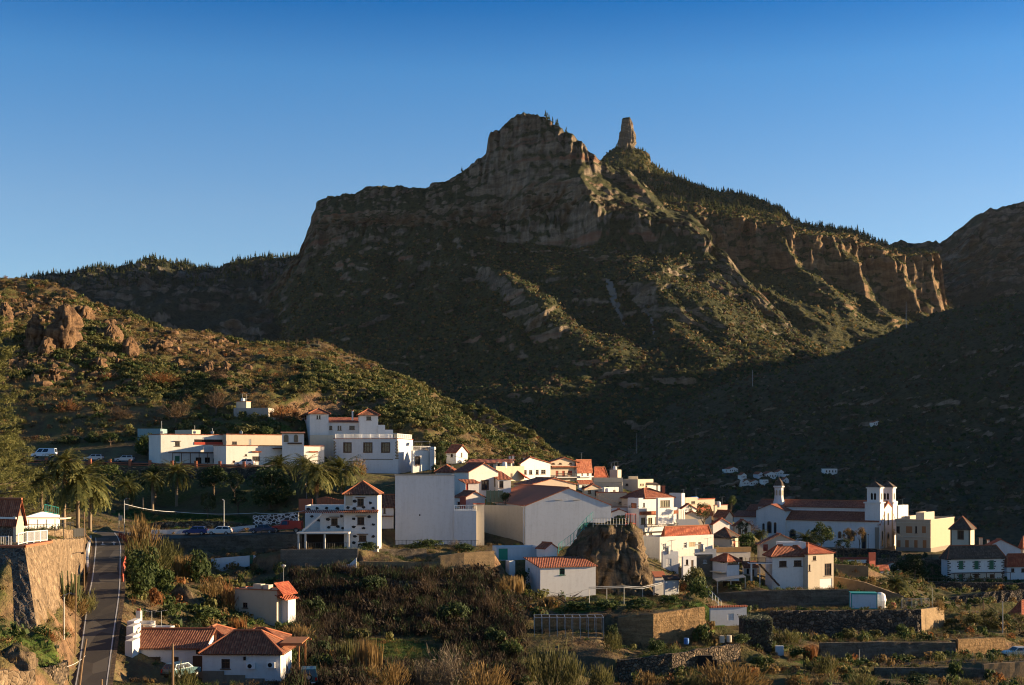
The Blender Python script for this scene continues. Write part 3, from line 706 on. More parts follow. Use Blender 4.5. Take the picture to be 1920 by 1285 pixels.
b = h.block(1104, 1112, 1167, 911, 926, 293, 80, None, wall='beige', roof=('flat', .05), Ro=[('w', 1120, 912, 1124, 918), ('w', 1137, 912, 1141.5, 918), ('d', 1146, 917, 1151, 924, 'green'), ('w', 1154, 918, 1161, 922)])
mb = MB(); n = 34
for i in range(n+1):
    y = b.d*i/n; mb.lathe(b.P(-.2, y, b.h), [(.07, 0), (.11, .25), (.05, .55), (.09, .75)], 6)
mb.grid_box(b.P, -.35, -.05, 0, b.d, b.h+.75, b.h+.9); h.part('balustrade', mb, 'cream')
h.block(1110, 1114, 1168, 896, 915, 301, 78, None, wall='cream', roof=('flat', .3), tin=False)
h = House('house', 'pale two tone house with crenellated parapet and roof pergola', 'house')
b = h.block(1167, 1196, 1225, 899, 926, 308, 38, None, wall='cream', roof=('flat', .3), Ro=[('w', 1200, 907, 1203, 911), ('w', 1204.5, 907, 1207, 911)], Fo=[('w', 1173, 907, 1178, 911)])
mb = MB()
for i in range(9): x = -b.w*.62+i*b.w*.62/9; mb.grid_box(b.P, x, x+.2, .0, .18, b.h, b.h+.7)
h.part('parapet_post', mb, 'cream')
p, q = W(1213, 921, 304), W(1233, 921, 304); mb = MB()
for x in (p.x, q.x):
    for y in (0, 2.5): mb.box(x-.07, x+.07, p.y+y-.07, p.y+y+.07, p.z, p.z+1.5)
mb.prism([(p.x-.4, p.y-.4, p.z+1.5), (q.x+.4, p.y-.4, p.z+1.5), (q.x, p.y+2.9, p.z+1.9), (p.x, p.y+2.9, p.z+1.9)], .12); h.part('pergola', mb, 'wood')
h.block(1210, 1213, 1238, 911, 926, 307, 50, None, wall='white', roof=('flat', .3), tin=False)
h = House('house', 'long white low gable house with thin red roof line directly above the hall roof', 'house')
h.block(964, 996, 1080, 908, 930, 258, 60, None, wall='cream', roof=('gx', 1.15, .25), tile='tile')
h = House('house', 'plain beige house with one small window right of the hall gable', 'house')
h.block(1118, 1122, 1175, 924, 958, 270, 82, None, wall='beige', roof=('flat', .3, 'redwall', .12), Ro=[('w', 1160, 941, 1166, 945)])
h = House('shed', 'tiny white outbuilding with red roof between hall and balcony house', 'shed')
h.block(1145, 1147, 1175, 960, 970, 262, 75, None, wall='white', roof=('gx', .55, .2), tile='tile')
h.block(1145, 1147, 1176, 952, 970, 266, 75, None, wall='white', roof=('flat', .2, 'tile', .15), tin=False)
# --- balcony house
h = House('house', 'white three storey house with long lit balcony, curtained windows and tiled band', 'house')
b = h.block(1177, 1198, 1270, 954, 1004, 262, 48, None, wall='white', roof=('flat', .9),
    Ro=[('c', 1202, 971, 1210, 983), ('c', 1215, 971, 1223, 983), ('d', 1228, 970, 1233, 985), ('d', 1237, 971, 1240, 985), ('c', 1243, 970, 1257, 983), ('w', 1205, 999.5, 1211, 1003.5), ('w', 1217, 999.5, 1223, 1003.5), ('r', 1199, 959.5, 1268, 963, ('tile', .5))])
y0, z0 = b.R_(1200, 996); h.box('balcony', b.P, .002, 1.3, .3, b.d, z0-.1, z0+.06, 'white'); h.box('balcony_parapet', b.P, 1.15, 1.3, .3, b.d, z0+.062, z0+.75, 'white')
h.railing([b.P(1.22, .3, z0+.75), b.P(1.22, b.d, z0+.75)], .45, 'rail', .25, .03)
mb = MB()
for i in range(4): mb.grid_box(b.P, -.2, .25, b.d+.12+i*.55, b.d+.42+i*.55, -2, b.h-.3-i*.1)
h.part('fin', mb, 'white')
h.block(1177, 1197.5, 1240, 934, 960, 264.5, 48, None, wall='shadewhite', roof=('flat', .05), tin=False, Ro=[('w', 1206, 943, 1209, 951)], Fo=[('w', 1183, 943, 1187, 951)])
h.block(None, 1209, 1262, 933, 956, 266, 48, wall='tan', roof=('hip', 1.7, .4), wid=7, tile='tile', tin=False)
h.block(1230, 1234, 1263, 934, 960, 261, 48, None, wall='white', roof=('flat', .2), tin=False, Ro=[('c', 1238, 938.5, 1256, 951)])
h.chimney(1244, 911, 930, 272, .6, 'terra')
mb = MB(); p = W(1189, 953, 261); mb.lathe(p, [(.5, 0), (.5, .9), (.3, 1.0)], 10); h.part('water_tank', mb, 'terra')
# --- houses behind toward the church
h = House('house', 'white lit block house with beige side wall behind the balcony house', 'house')
h.block(1255, 1278, 1284, 925, 955, 292, 40, None, wall='white', roof=('flat', .3))
h.block(1283, 1285, 1308, 933, 956, 298, 48, None, wall='cream', roof=('flat', .3), tin=False, Ro=[('w', 1296, 940, 1303, 945)])
h.aerial(1282, 918, 932, 296)
h = House('house', 'white house with thin red roof edge and blue roof tank, nearest the far valley', 'house')
h.block(1306, 1308, 1340, 937, 957, 306, 50, None, wall='cream', roof=('flat', .3, 'tile3', .25))
h.block(1338, 1340, 1364, 948, 962, 304, 50, None, wall='cream', roof=('flat', .3, 'redwall', .12), tin=False)
p = W(1302, 936, 310); mb = MB(); mb.lathe(p-Vector((0, 0, .5)), [(1.1, 0), (1.1, .7), (.6, 1.1)], 12); h.part('water_tank', mb, 'plastic_blue')
h.aerial(1305, 917, 936, 307)
h = House('house', 'low dark red roofed house with skylight panels behind the tall shrub tree', 'house')
h.block(1270, 1273, 1322, 970, 988, 276, 70, None, wall='tan', roof=('gx', 1.2, .3), tile='tile2')
h.block(1270, 1272, 1308, 982, 998, 268, 72, None, wall='shadewhite', roof=('shed', .5, .3, 'L'), tile='redwall', tin=False, rmat='metal')
h = House('house', 'small white house with bright red roof beside the bare trees and church', 'house')
h.block(1334, 1337, 1368, 982, 1000, 276, 62, None, wall='white', roof=('gx', 1.1, .3), tile='tile3')
h.block(1340, 1360, 1374, 968, 985, 296, 40, None, wall='cream', roof=('gx', 1.2, .3), tile='tile2', tin=False)
# --- lit house with red hip roof
h = House('house', 'sunlit cream house with wide red hip roof and outside stair above the block store', 'house')
b = h.block(1205, 1237, 1338, 1007, 1052, 238, 53, None, wall='white2', roof=('flat', .5), Ro=[('W', 1243, 1019, 1249, 1032), ('W', 1281.5, 1017, 1288, 1028), ('b', 1292, 1017, 1304, 1025, 'gold'), ('d', 1309, 1017, 1315, 1030)], Fo=[])
h.block(1240, 1246, 1334, 1006, 1020, 240, 54, None, wall='white2', roof=('hip', 1.65, .3), tile='tile3', tin=False)
h.block(1240, 1243, 1272, 1035, 1074, 233, 70, None, wall='shadewhite', roof=('flat', .3), tin=False, Ro=[('d', 1249, 1048, 1259, 1071, 'whitewood')])
mb = MB(); p = b.P(.6, b.d*.42, 0)
for i in range(12): mb.box(p.x+i*.0-.6, p.x+.6, p.y-3.4+i*.05, p.y-3.2+i*.3, p.z-3.5, p.z-3.2+i*.24)
h.part('stair', mb, 'concrete')
h = House('house', 'small cream house with mossy brown pyramid roof and red door', 'house')
h.block(1335, 1369, 1384, 1006, 1027, 262, 33, None, wall='cream', roof=('hip', 1.6, .35), tile='tile4', Ro=[('d', 1375, 1015, 1379, 1025, 'redwall')])
h = House('store', 'grey block store with one small white window under the cream house terrace', 'store')
h.block(1302, 1304, 1336, 1040, 1077, 237, 76, None, wall='blockg', roof=('flat', .4, 'white', .2), Ro=[('W', 1319, 1050, 1324.5, 1056)])
h.block(1302, 1303, 1343, 1030, 1046, 240, 76, None, wall='white2', roof=('flat', .3), tin=False)
h = House('shed', 'long low whitewashed shed with mossy top wall behind the red roofed lodge', 'shed')
h.block(1341, 1344, 1407, 1036, 1056, 252, 74, None, wall='white2', roof=('flat', .3, 'earthwall', .9), Ro=[('k', 1386, 1045, 1393, 1056)])
h = House('house', 'little white lodge with red roof, enclosed glass veranda and open shed below', 'house')
b = h.block(1336, 1363, 1386, 1051, 1090, 234, 58, None, wall='shadewhite', roof=('hip', .95, .35), tile='tile', Fo=[('W', 1348, 1050, 1359, 1057)], Ro=[('c', 1364.5, 1051, 1384, 1058)])
h.box('awning', b.P, -b.w+.3, -.2, -.9, -.002, 1.45, 1.6, 'tan')
p, q = W(1342, 1088, 231), W(1396, 1080, 231); mb = MB()
mb.prism([(p.x, p.y-1.5, p.z), (q.x, p.y-1.5, q.z), (q.x, p.y+1.8, q.z+.1), (p.x, p.y+1.8, p.z+.1)], .15)
for x, z in ((p.x+.1, p.z), (p.x+2.4, p.z+.2), (q.x-.1, q.z)): mb.box(x-.08, x+.08, p.y-1.4, p.y-1.2, z-2.6, z-.12)
h.part('open_shed', mb, 'cream')
mb = MB(); mb.box(p.x+1.5, q.x-.3, p.y+1.2, p.y+1.7, p.z-2.4, p.z-.3); h.part('shade_fill', mb, 'dark')  # near-black block standing for the shade under the shed roof

# --- villa
h = House('villa', 'white villa with red roofs, small upper room and garage on the concrete retaining wall', 'villa')
b = h.block(1435, 1448, 1515, 1040, 1079, 236, 80, None, wall='white', roof=('hip', 1.55, .4), tile='tile', Ro=[('w', 1461, 1052, 1475, 1063), ('w', 1488.5, 1051, 1503, 1062)], tin=False)
h.block(1436, 1444, 1515, 1078, 1105, 237.3, 81, None, wall='white', roof=('flat', .02), Ro=[('w', 1453, 1083, 1465, 1095), ('w', 1480, 1083, 1500, 1095)])
b = h.b; h.box('balcony_parapet', b.P, .9, 1.05, 0, b.d+.9, -.35, .65, 'white'); h.box('terrace', b.P, .002, 1.05, 0, b.d+.9, -1.2, -.352, 'white')
h.block(1455, 1468, 1511, 1017, 1040, 238, 82, None, wall='white', roof=('flat', .15), tin=False, Ro=[('w', 1486, 1022, 1497, 1030)])
h.block(None, 1515, 1563, 1037, 1105, 236, 58, wall='cream', roof=('hip', 1.5, .35), wid=8, tile='tile3', Ro=[('w', 1546, 1057, 1559, 1079), ('w', 1524, 1043, 1530, 1051), ('w', 1516, 1059, 1519.5, 1071), ('g', 1537, 1086, 1560, 1104)])
b = h.block(1420, 1424, 1500, 1019, 1050, 246, 76, None, wall='cream', roof=('gx', 1.7, .4), tile='tile2', tin=False, Ro=[('d', 1431, 1021, 1440, 1034, 'redwall')])
mb = MB(); p = W(1420, 1055, 236)
mb.box(p.x-1.6, p.x+2.4, p.y-1, p.y+1, p.z-.15, p.z)
mb.tube([(p.x-1.2, p.y-.8, p.z), (p.x-1.2, p.y-.8, p.z-4.4)], .17, 8); mb.tube([(p.x+.3, p.y-.8, p.z), (p.x+.3, p.y-.8, p.z-4.4)], .08, 8)
h.part('balcony', mb, 'white')
mb = MB()
for i in range(16): mb.box(p.x+.2+i*.22, p.x+.5+i*.22, p.y-1.2, p.y-.2, p.z-4.4, p.z-.2-i*.26) if i > 20 else mb.box(p.x+.2+i*.22, p.x+.45+i*.22, p.y-1.2, p.y-.2, p.z-.45-i*.24, p.z-.2-i*.24)
h.part('stair', mb, 'brown')
h.railing([Vector((p.x-1.6, p.y-1, p.z)), Vector((p.x+2.4, p.y-1, p.z))], .9, 'brown', .18, .03)

# --- black stone house
h = House('house', 'white house studded with black lava stones, tiled pyramid turret and outside stair', 'house')
b = h.block(645, 708, None, 925, 1033, 205, 0, 6, wall='white', roof=('pyr', 1.75, .3), tile='tile2',
    Fo=[('w', 670, 935, 682, 949, 'hood'), ('w', 670, 970, 683, 984, 'hood'), ('w', 673, 1004, 687, 1015, 'hood')])
stones = [(665, 940), (694, 943), (653, 952), (665, 954), (682, 951), (700, 953), (664, 973), (692, 969), (700, 984), (663, 988), (682, 991), (665, 1006), (700, 1006), (663, 1018), (690, 1025)]
def lava(blk, pts):
    mb = MB(); r_ = random.Random(5)
    for px, py in pts:
        x, z = blk.F_(px, py); n = 5; a0 = r_.random()*6
        c = [(x+math.cos(a0+i*6.283/n)*r_.uniform(.2, .42), z+math.sin(a0+i*6.283/n)*r_.uniform(.15, .3)) for i in range(n)]
        mb.face([blk.P(a, -.07, q) for a, q in c])
        for i in range(n): mb.face([blk.P(c[i][0], -.07, c[i][1]), blk.P(c[i-1][0], -.07, c[i-1][1]), blk.P(c[i-1][0], .02, c[i-1][1]), blk.P(c[i][0], .02, c[i][1])])
    return h.part('lava_stone', mb, 'blackstone')
lava(b, stones)
h.box('door_recess', b.P, *[b.F_(648, 0)[0], b.F_(661, 0)[0]], -.03, -.002, b.F_(648, 948)[1], b.F_(648, 928)[1], 'cream')
b = h.block(600, 645.2, None, 958, 1033, 206, 0, 6, wall='white', roof=('flat', .15), tin=False, Fo=[('w', 621, 972, 633, 985, 'hood'), ('w', 647-1, 969, 654, 977)])
lava(b, [(615, 974), (640, 968), (617, 989), (634, 988), (643, 990)])
b = h.block(572, 645.2, None, 948, 1020, 210, 0, 5, wall='white', roof=('flat', .15), tin=False)
lava(b, [(578, 955), (594, 953), (613, 953), (633, 954), (585, 968), (598, 976)])
p, q = W(570, 961, 203.8), W(711, 959, 203.8); mb = MB()
for i in range(40):
    x = p.x+(q.x-p.x)*i/40; mb.tube([(x, p.y-.1, p.z), (x, p.y+1.2, p.z+.28)], .12, 6)
h.part('tile_eave', mb, 'tile')
mb = MB(); p0, p1 = W(566, 996, 203.5), W(604, 962, 203.5)
mb.prism([(p0.x, p0.y, p0.z), (p1.x, p0.y, p1.z), (p1.x, p0.y+1.2, p1.z), (p0.x, p0.y+1.2, p0.z)], .3)
n = 14
for i in range(n): mb.box(p0.x+(p1.x-p0.x)*i/n, p0.x+(p1.x-p0.x)*(i+1)/n, p0.y+.1, p0.y+1.1, p0.z+(p1.z-p0.z)*i/n, p0.z+(p1.z-p0.z)*(i+1)/n+.02)
h.part('stair', mb, 'white2')
mb = MB(); p, q = W(559, 1000, 203.5), W(656, 998, 203.5)
mb.box(p.x, q.x, p.y-1.5, p.y+2.6, p.z-.05, p.z+.2); 
for px in (561, 574, 610, 654): x = (px-960)/F*203; mb.box(x-.13, x+.13, p.y-1.3, p.y-1.0, p.z-2.8, p.z-.051)
h.part('porch', mb, 'white2')
mb = MB(); mb.box(p.x+.3, q.x-.5, p.y+1.9, p.y+2.4, p.z-2.8, p.z-.06); h.part('shade_fill', mb, 'dark')  # near-black block standing for shade at the back of the porch
h.railing([(p.x, p.y-1.3, p.z-2.6), (q.x, p.y-1.3, p.z-2.6)], 1.2, 'rail', .35, .02)

h = House('house', 'small white house with brown tiled roof squeezed beside the lava stone house', 'house')
h.block(709, 738, None, 950, 990, 224, 0, 6, wall='white', roof=('gx', 1.9, .25), tile='tile2', Fo=[('w', 719, 951, 723, 963), ('r', 710, 967, 738, 969, ('tile2', .4))])
# --- blank white wall building
h = House('building', 'tall blank white building wall with no windows, taller than its neighbours', 'building')
b = h.block(738, 741, 852, 892, 1021, 222, 85, None, wall='shadewhite', roof=('flat', .3, 'grey', .08), bury=4, wid=9)
x, z = b.R_(787, 966); mb = MB(); mb.tube([b.P(.02, x, z), b.P(.12, x, z)], .14, 8); h.part('vent_hole', mb, 'dark')
b = h.block(None, 851, 893, 958, 1021, 222.5, 85, wall='shadewhite', roof=('flat', .3), bury=4, wid=9, tin=False)
h.railing([b.P(-.2, .1, b.h), b.P(-.2, b.d, b.h)], .9, 'whitemetal', .3, .03)
# --- the hall
h = House('hall', 'large white hall with low red gable roof and beige side wall beside the rock', 'hall')
b = h.block(905, 985, 1146, 948, 1024, 226, 76, None, wall='shadewhite', roof=('gx', 2.95, .12), tile='tile2', bury=5,
    Ro=[('w', 1041.5, 931.5, 1053, 937, 'x'), ('w', 1075.5, 931.5, 1087, 937, 'x')], frame='gold', wname='wall', rmat=m_flat('red_brown_roof_sheet', (.36, .115, .052), .8, sc=.6))
mb = MB(); mb.tube([b.P(-.1, -.1, -4), b.P(-.1, -.1, b.h)], .07, 6, 0); mb.tube([b.P(-b.w+1.2, -.1, -4), b.P(-b.w+1.2, -.1, b.h)], .07, 6, 0); mb.grid_box(b.P, -b.w, 0, -.22, -.05, b.h-.32, b.h-.15); h.part('drainpipe', mb, 'tan')
h.block(904, 982, None, 949, 1024, 227.5, 40, .4, wall='beige', roof=('flat', .1), tin=False, bury=5)
b = h.block(888, 893, 908, 946, 1022, 224, 75, None, wall='tan', roof=('flat', .3, 'redwall', .15), tin=False, bury=4)
# --- white cottage under the rock
for lb, a_ in (('small white annex with red lean-to roof under the lit gable house', (1083, 1086, 1112, 906, 922, 294, 55, 'white', ('shed', .5, .2, 'L'), 'tile')),
    ('low cream house with red gable roof in front of the balustrade house', (1092, 1096, 1128, 916, 930, 284, 60, 'cream', ('gx', .9, .2), 'tile')),
    ('small white block with roof terrace behind the plain beige house', (1128, 1133, 1160, 914, 930, 284, 50, 'white', ('flat', .3), 'tile')),
    ('white house with dark red roof right beside the balcony house', (1272, 1275, 1306, 955, 975, 282, 52, 'white', ('gx', 1.1, .25), 'tile')),
    ('tiny pale house with red hip roof above the dark red roofed house', (1306, 1309, 1334, 958, 972, 290, 50, 'cream', ('hip', 1.0, .25), 'tile3')),
    ('pale flat house below the red hip roof house terrace', (1278, 1281, 1306, 1044, 1066, 231, 60, 'shadewhite', ('flat', .3), 'tile')),
    ('cream house with red roof half hidden by the bare tree at the church', (1374, 1378, 1408, 985, 1008, 292, 58, 'cream', ('gx', 1.2, .25), 'tile')),
    ('small white store with tiled lean-to between lodge and villa', (1392, 1395, 1420, 1062, 1082, 243, 62, 'white2', ('shed', .6, .2, 'L'), 'tile2')),
    ('low white house with red roof before the town hall arcade', (1652, 1655, 1690, 1062, 1080, 296, 70, 'white2', ('gx', .9, .2), 'tile'))):
    h = House('house', lb, 'house'); q_ = a_
    h.block(q_[0], q_[1], q_[2], q_[3], q_[4], q_[5], q_[6], None, wall=q_[7], roof=q_[8], tile=q_[9], tin=False, bury=4, Ro=[('w', q_[1]+(q_[2]-q_[1])*.2, q_[3]+(q_[4]-q_[3])*.25, q_[1]+(q_[2]-q_[1])*.38, q_[3]+(q_[4]-q_[3])*.7), ('d', q_[1]+(q_[2]-q_[1])*.6, q_[3]+(q_[4]-q_[3])*.3, q_[1]+(q_[2]-q_[1])*.78, q_[4])])
h = House('cottage', 'low white cottage with plain red roof sheet built against the foot of the rock', 'cottage')
b = h.block(985, 1013, 1117, 1063, 1117, 198, 72, None, wall='white', roof=('shed', .9, .25, 'L'), tile='tile', Ro=[('w', 1049, 1066, 1059, 1078)], Fo=[('w', 990, 1065, 993, 1071)], bury=3, frame='green')
h = House('shed', 'small white shed with red gable roof above the cottage', 'shed')
b = h.block(1006, 1022, 1045, 1028, 1048, 206, 48, None, wall='white', roof=('gx', .75, .15), tile='tile')
h = House('shed', 'flat white outbuilding with bright green door left of the cottage', 'shed')
b = h.block(None, 931, 1008, 1026, 1050, 208, 80, wall='shadewhite', roof=('flat', .2), wid=4, Ro=[('d', 935, 1029, 952, 1050, 'green2')])
h.block(948, 955, 966, 1052, 1078, 203, 60, None, wall='white', roof=('flat', .2), tin=True)
h = House('shed', 'pair of joined pale wooden sheds right of the rock', 'shed')
h.block(1224, 1228, 1247, 1080, 1114, 207, 70, None, wall='white2', roof=('shed', .5, .15, 'L'), tile='terra', rmat='terra')
h.block(1244, 1247, 1273, 1086, 1112, 206, 66, None, wall='shadewhite', roof=('shed', .4, .15, 'L'), rmat='brown', tin=False, Ro=[('d', 1252, 1088, 1271, 1110, 'whitewood')])
# --- lower white shed
h = House('shed', 'white garden shed with thin red tile edge beside the ivy covered block', 'shed')
b = h.block(1330, 1332, 1400, 1140, 1172, 190, 76, None, wall='shadewhite', roof=('flat', .1, 'tile3', .22), Ro=[('b', 1364, 1151, 1376, 1163, 'whitewood')])

# --- church
h = House('church', 'white church with red roofs, twin bell towers and octagonal lantern', 'church')
b = h.block(1467, 1648.5, 1679, 978, 1036, 350, 30, None, wall='white', roof=('flat', .02), tin=True, bury=3, base=('stonetrim', 1.0),
    Fo=[('a', 1588, 993, 1603, 1015, 'stonetrim'), ('a', 1480, 992, 1493, 1015, 'stonetrim'), ('a', 1615, 996, 1625, 1030, 'gold'), ('a', 1571, 996, 1578, 1010, 'gold'), ('r', 1641, 989, 1648, 1036, ('stonetrim', .3))])
P, w, d, hh = b.P, b.w, b.d, b.h
# aisle roofs lean on the clerestory; nave roof above
ai = d*.27; cz = hh+2.6; nz = cz+.75
mb = MB()
mb.prism([P(-w-.3, -.4, hh), P(.05, -.4, hh), P(.05, ai, cz-.25), P(-w-.3, ai, cz-.25)], .15)
mb.prism([P(-w-.3, d+.4, hh), P(-w-.3, d-ai, cz-.25), P(.05, d-ai, cz-.25), P(.05, d+.4, hh)], .15)
rz = nz+1.75
mb.prism([P(-w-9, ai-.3, nz), P(.3, ai-.3, nz), P(.3, d/2, rz), P(-w-9, d/2, rz)], .15)
mb.prism([P(-w-9, d-ai+.3, nz), P(-w-9, d/2, rz), P(.3, d/2, rz), P(.3, d-ai+.3, nz)], .15)
mb.tube([P(-w-9, d/2, rz+.02), P(.3, d/2, rz+.02)], .15, 6, 1)
h.part('roof', mb, [M['tile'], M['ridge']])
mb = MB(); mb.grid_box(P, -w-8.6, -.05, ai, d-ai, -2, nz-.02); h.part('clerestory', mb, 'white')
# transept
t0, t1 = b.F_(1420, 1000)[0], b.F_(1474, 1000)[0]; tz = b.F_(1447, 957)[1]; tp = b.F_(1447, 946)[1]; tm = (t0+t1)/2
mb = MB(); mb.face([P(t0, -.9, -3), P(t1, -.9, -3), P(t1, -.9, tz), P(tm, -.9, tp), P(t0, -.9, tz)])
for x in (t0, t1): mb.face([P(x, -.9, -3), P(x, d/2, -3), P(x, d/2, tz), P(x, -.9, tz)])
h.part('transept', mb, 'white')
mb = MB()
mb.prism([P(t0-.4, -1.2, tz-.05), P(tm, -1.2, tp+.15), P(tm, d/2, tp+.15), P(t0-.4, d/2, tz-.05)], .16)
mb.prism([P(tm, -1.2, tp+.15), P(t1+.4, -1.2, tz-.05), P(t1+.4, d/2, tz-.05), P(tm, d/2, tp+.15)], .16); h.part('transept_roof', mb, 'tile')
Pt = lambda a, q, z: P(a, q-.9, z)
for x0, x1, y0, y1 in ((1431.5, 1436, 981, 999), (1440, 1449, 977, 1000), (1453, 1458, 979, 1000)):
    (a0, zt), (a1, zb) = b.F_(x0, y0), b.F_(x1, y1); h.opening(('a', 0, 0, 0, 0, 'stonetrim'), Pt, a0, zb, a1, zt)
# apse rooms on the left
a0, a1 = b.F_(1374, 1000)[0], b.F_(1419.5, 1000)[0]; az = b.F_(1400, 969)[1]
mb = MB(); mb.grid_box(P, a0, a1, .6, d*.8, -3, az); h.part('apse', mb, 'white')
mb = MB(); mb.prism([P(a0-.4, .2, az), P(a1, .2, az), P(a1, d*.3, az+1.5), P(a0-.4, d*.3, az+1.5)], .15)
z2 = az+1.55; mb.prism([P(a0+2, d*.27, z2), P(a1, d*.27, z2), P(a1, d*.5, z2+1.7), P(a0+2, d*.5, z2+1.7)], .15); h.part('apse_roof', mb, 'tile')
# lantern
lx, _ = b.F_(1459.5, 945); c = P(lx, d/2-1, 0); lz = lambda py: CZ+(HZ-py)/F*c.y
ca = Vector((c.x, c.y, 0)); ca.x = (1460.5-960)/F*c.y
s_ = c.y/F
mb = MB(); mb.lathe(ca, [(12.5*s_*1.05, lz(950)), (10.5*s_, lz(941)), (8.8*s_, lz(935)), (8.3*s_, lz(930)), (8.3*s_, lz(915)), (10.6*s_, lz(913.5)), (10.6*s_, lz(911.5)), (9.5*s_, lz(911))], 8, 0, math.pi/8); lan = h.part('lantern', mb, 'white')
g = MB()
for k in range(8):
    a = k*math.pi/4; dx, dy = math.cos(a), math.sin(a); r0 = 8.3*s_*.93; tx, ty = -dy, dx
    for rr, q, m in ((2.0*s_, .02, 0),):
        pts = [(-rr, lz(929)), (rr, lz(929)), (rr, lz(921)), (0, lz(918.5)), (-rr, lz(921))]
        g.face([(ca.x+dx*(r0+q)+tx*u, ca.y+dy*(r0+q)+ty*u, z) for u, z in pts])
h.part('lantern_window', g, 'gold', lan)
mb = MB(); mb.lathe(ca, [(9.6*s_, lz(911)), (8.6*s_, lz(907)), (6.0*s_, lz(902)), (2.6*s_, lz(898)), (.5*s_, lz(896))], 8, 0, math.pi/8); mb.tube([(ca.x, ca.y, lz(897)), (ca.x, ca.y, lz(891.5))], .09, 5); h.part('lantern_dome', mb, 'tile4', lan)
# facade: wall with stepped gable, towers
fp = lambda px, py: b.R_(px, py)
mb = MB(); Q = lambda a, z, q=.15: P(q, a, z)
g0, g1 = 0, d; yc, zc = d/2, fp(1664, 942)[1]; za = hh-1.0; zb = hh+3.6
out = [(g0, -3), (g1, -3), (g1, za), (d*.74, za+3.2), (d*.72, zb), (yc, zc), (d*.28, zb), (d*.26, za+3.2), (g0, za)]
mb.face([Q(a, z) for a, z in out]); mb.face([Q(a, z, -.5) for a, z in out][::-1])
for i in range(len(out)):
    j = (i+1) % len(out); mb.face([Q(*out[i]), Q(*out[j]), Q(*out[j], -.5), Q(*out[i], -.5)])
h.part('facade', mb, 'white')
mb = MB()
for i in (3, 8):
    j = i-1 if i == 3 else i-1
for (p_, q_) in (((g0-.2, za), (d*.26, za+3.2)), ((d*.74, za+3.2), (g1+.2, za)), ((d*.28, zb), (yc, zc)), ((yc, zc), (d*.72, zb))):
    mb.face([Q(p_[0], p_[1]+.02, .3), Q(q_[0], q_[1]+.02, .3), Q(q_[0], q_[1]+.02, -.6), Q(p_[0], p_[1]+.02, -.6)])
    mb.face([Q(p_[0], p_[1]-.25, .3), Q(q_[0], q_[1]-.25, .3), Q(q_[0], q_[1]+.02, .3), Q(p_[0], p_[1]+.02, .3)])
h.part('gable_tiles', mb, 'tile3')
Pf = lambda a, q, z: P(.15-q, a, z)
for a0, a1, z0, z1, m in ((yc-1.3, yc+1.3, -.2, 5.0, 'gold'), (yc-.6, yc+.6, 6.8, 10.2, 'gold'), (d*.11, d*.18, 1.4, 5.6, 'gold'), (d*.82, d*.89, 1.4, 5.6, 'gold')):
    h.opening(('a', 0, 0, 0, 0, m), Pf, a0, z0, a1, z1)
mb = MB()
for a in (d*.26, d*.74): mb.grid_box(Pf, a-.2, a+.2, -.25, -.002, -3, za+3.5)
mb.grid_box(Pf, g0, g1, -.12, -.002, -3, .9); h.part('pilaster', mb, 'gold')
def tower(y0, y1, px0, px1, ylow, yt, yp, low):
    x1 = .1; s0 = (y1-y0)
    zl, zt, zp = (CZ+(HZ-v)/F*P(0, (y0+y1)/2, 0).y-b.O.z for v in (ylow, yt, yp))
    mb = MB()
    mb.grid_box(P, -s0-.5, x1+.15, y0-.3, y1+.3, low, zl); mb.grid_box(P, -s0-.8, x1+.45, y0-.6, y1+.6, zl+.002, zl+.35)
    mb.grid_box(P, -s0, x1, y0, y1, zl+.352, zt); mb.grid_box(P, -s0-.25, x1+.25, y0-.25, y1+.25, zt+.002, zt+.3)
    t = h.part('bell_tower', mb, 'white')
    mb = MB(); e = .35; ap = P((x1-s0)/2, (y0+y1)/2, zp); c4 = [P(-s0-e, y0-e, zt+.305), P(x1+e, y0-e, zt+.305), P(x1+e, y1+e, zt+.305), P(-s0-e, y1+e, zt+.305)]
    for i in range(4): mb.face([c4[i], c4[(i+1) % 4], ap])
    mb.face(c4[::-1]); mb.tube([ap-Vector((0, 0, .2)), ap+Vector((0, 0, 1.3))], .06, 5); mb.tube([ap+Vector((-.35, 0, .9)), ap+Vector((.35, 0, .9))], .05, 4)
    h.part('spire', mb, 'tile4', t)
    zm = zl+(zt-zl)*.5
    for fr, a0, a1 in ((lambda a, q, z: P(a, y0+q, z), -s0, x1), (lambda a, q, z: P(x1-q, a, z), y0, y1)):
        for k in (-1, 1):
            cc = (a0+a1)/2+k*.42; mb = MB()
            pts = [(cc-.28, zm-1.0), (cc+.28, zm-1.0), (cc+.28, zm+.5), (cc, zm+.9), (cc-.28, zm+.5)]; mb.face([fr(a, -.03, z) for a, z in pts]); h.part('belfry_opening', mb, 'dark', t)
tower(.35, .35+3.3, 0, 0, 944, 916, 902.5, hh-.6)
tower(d-3.4, d-.1, 0, 0, 944, 916, 902, hh-.6)

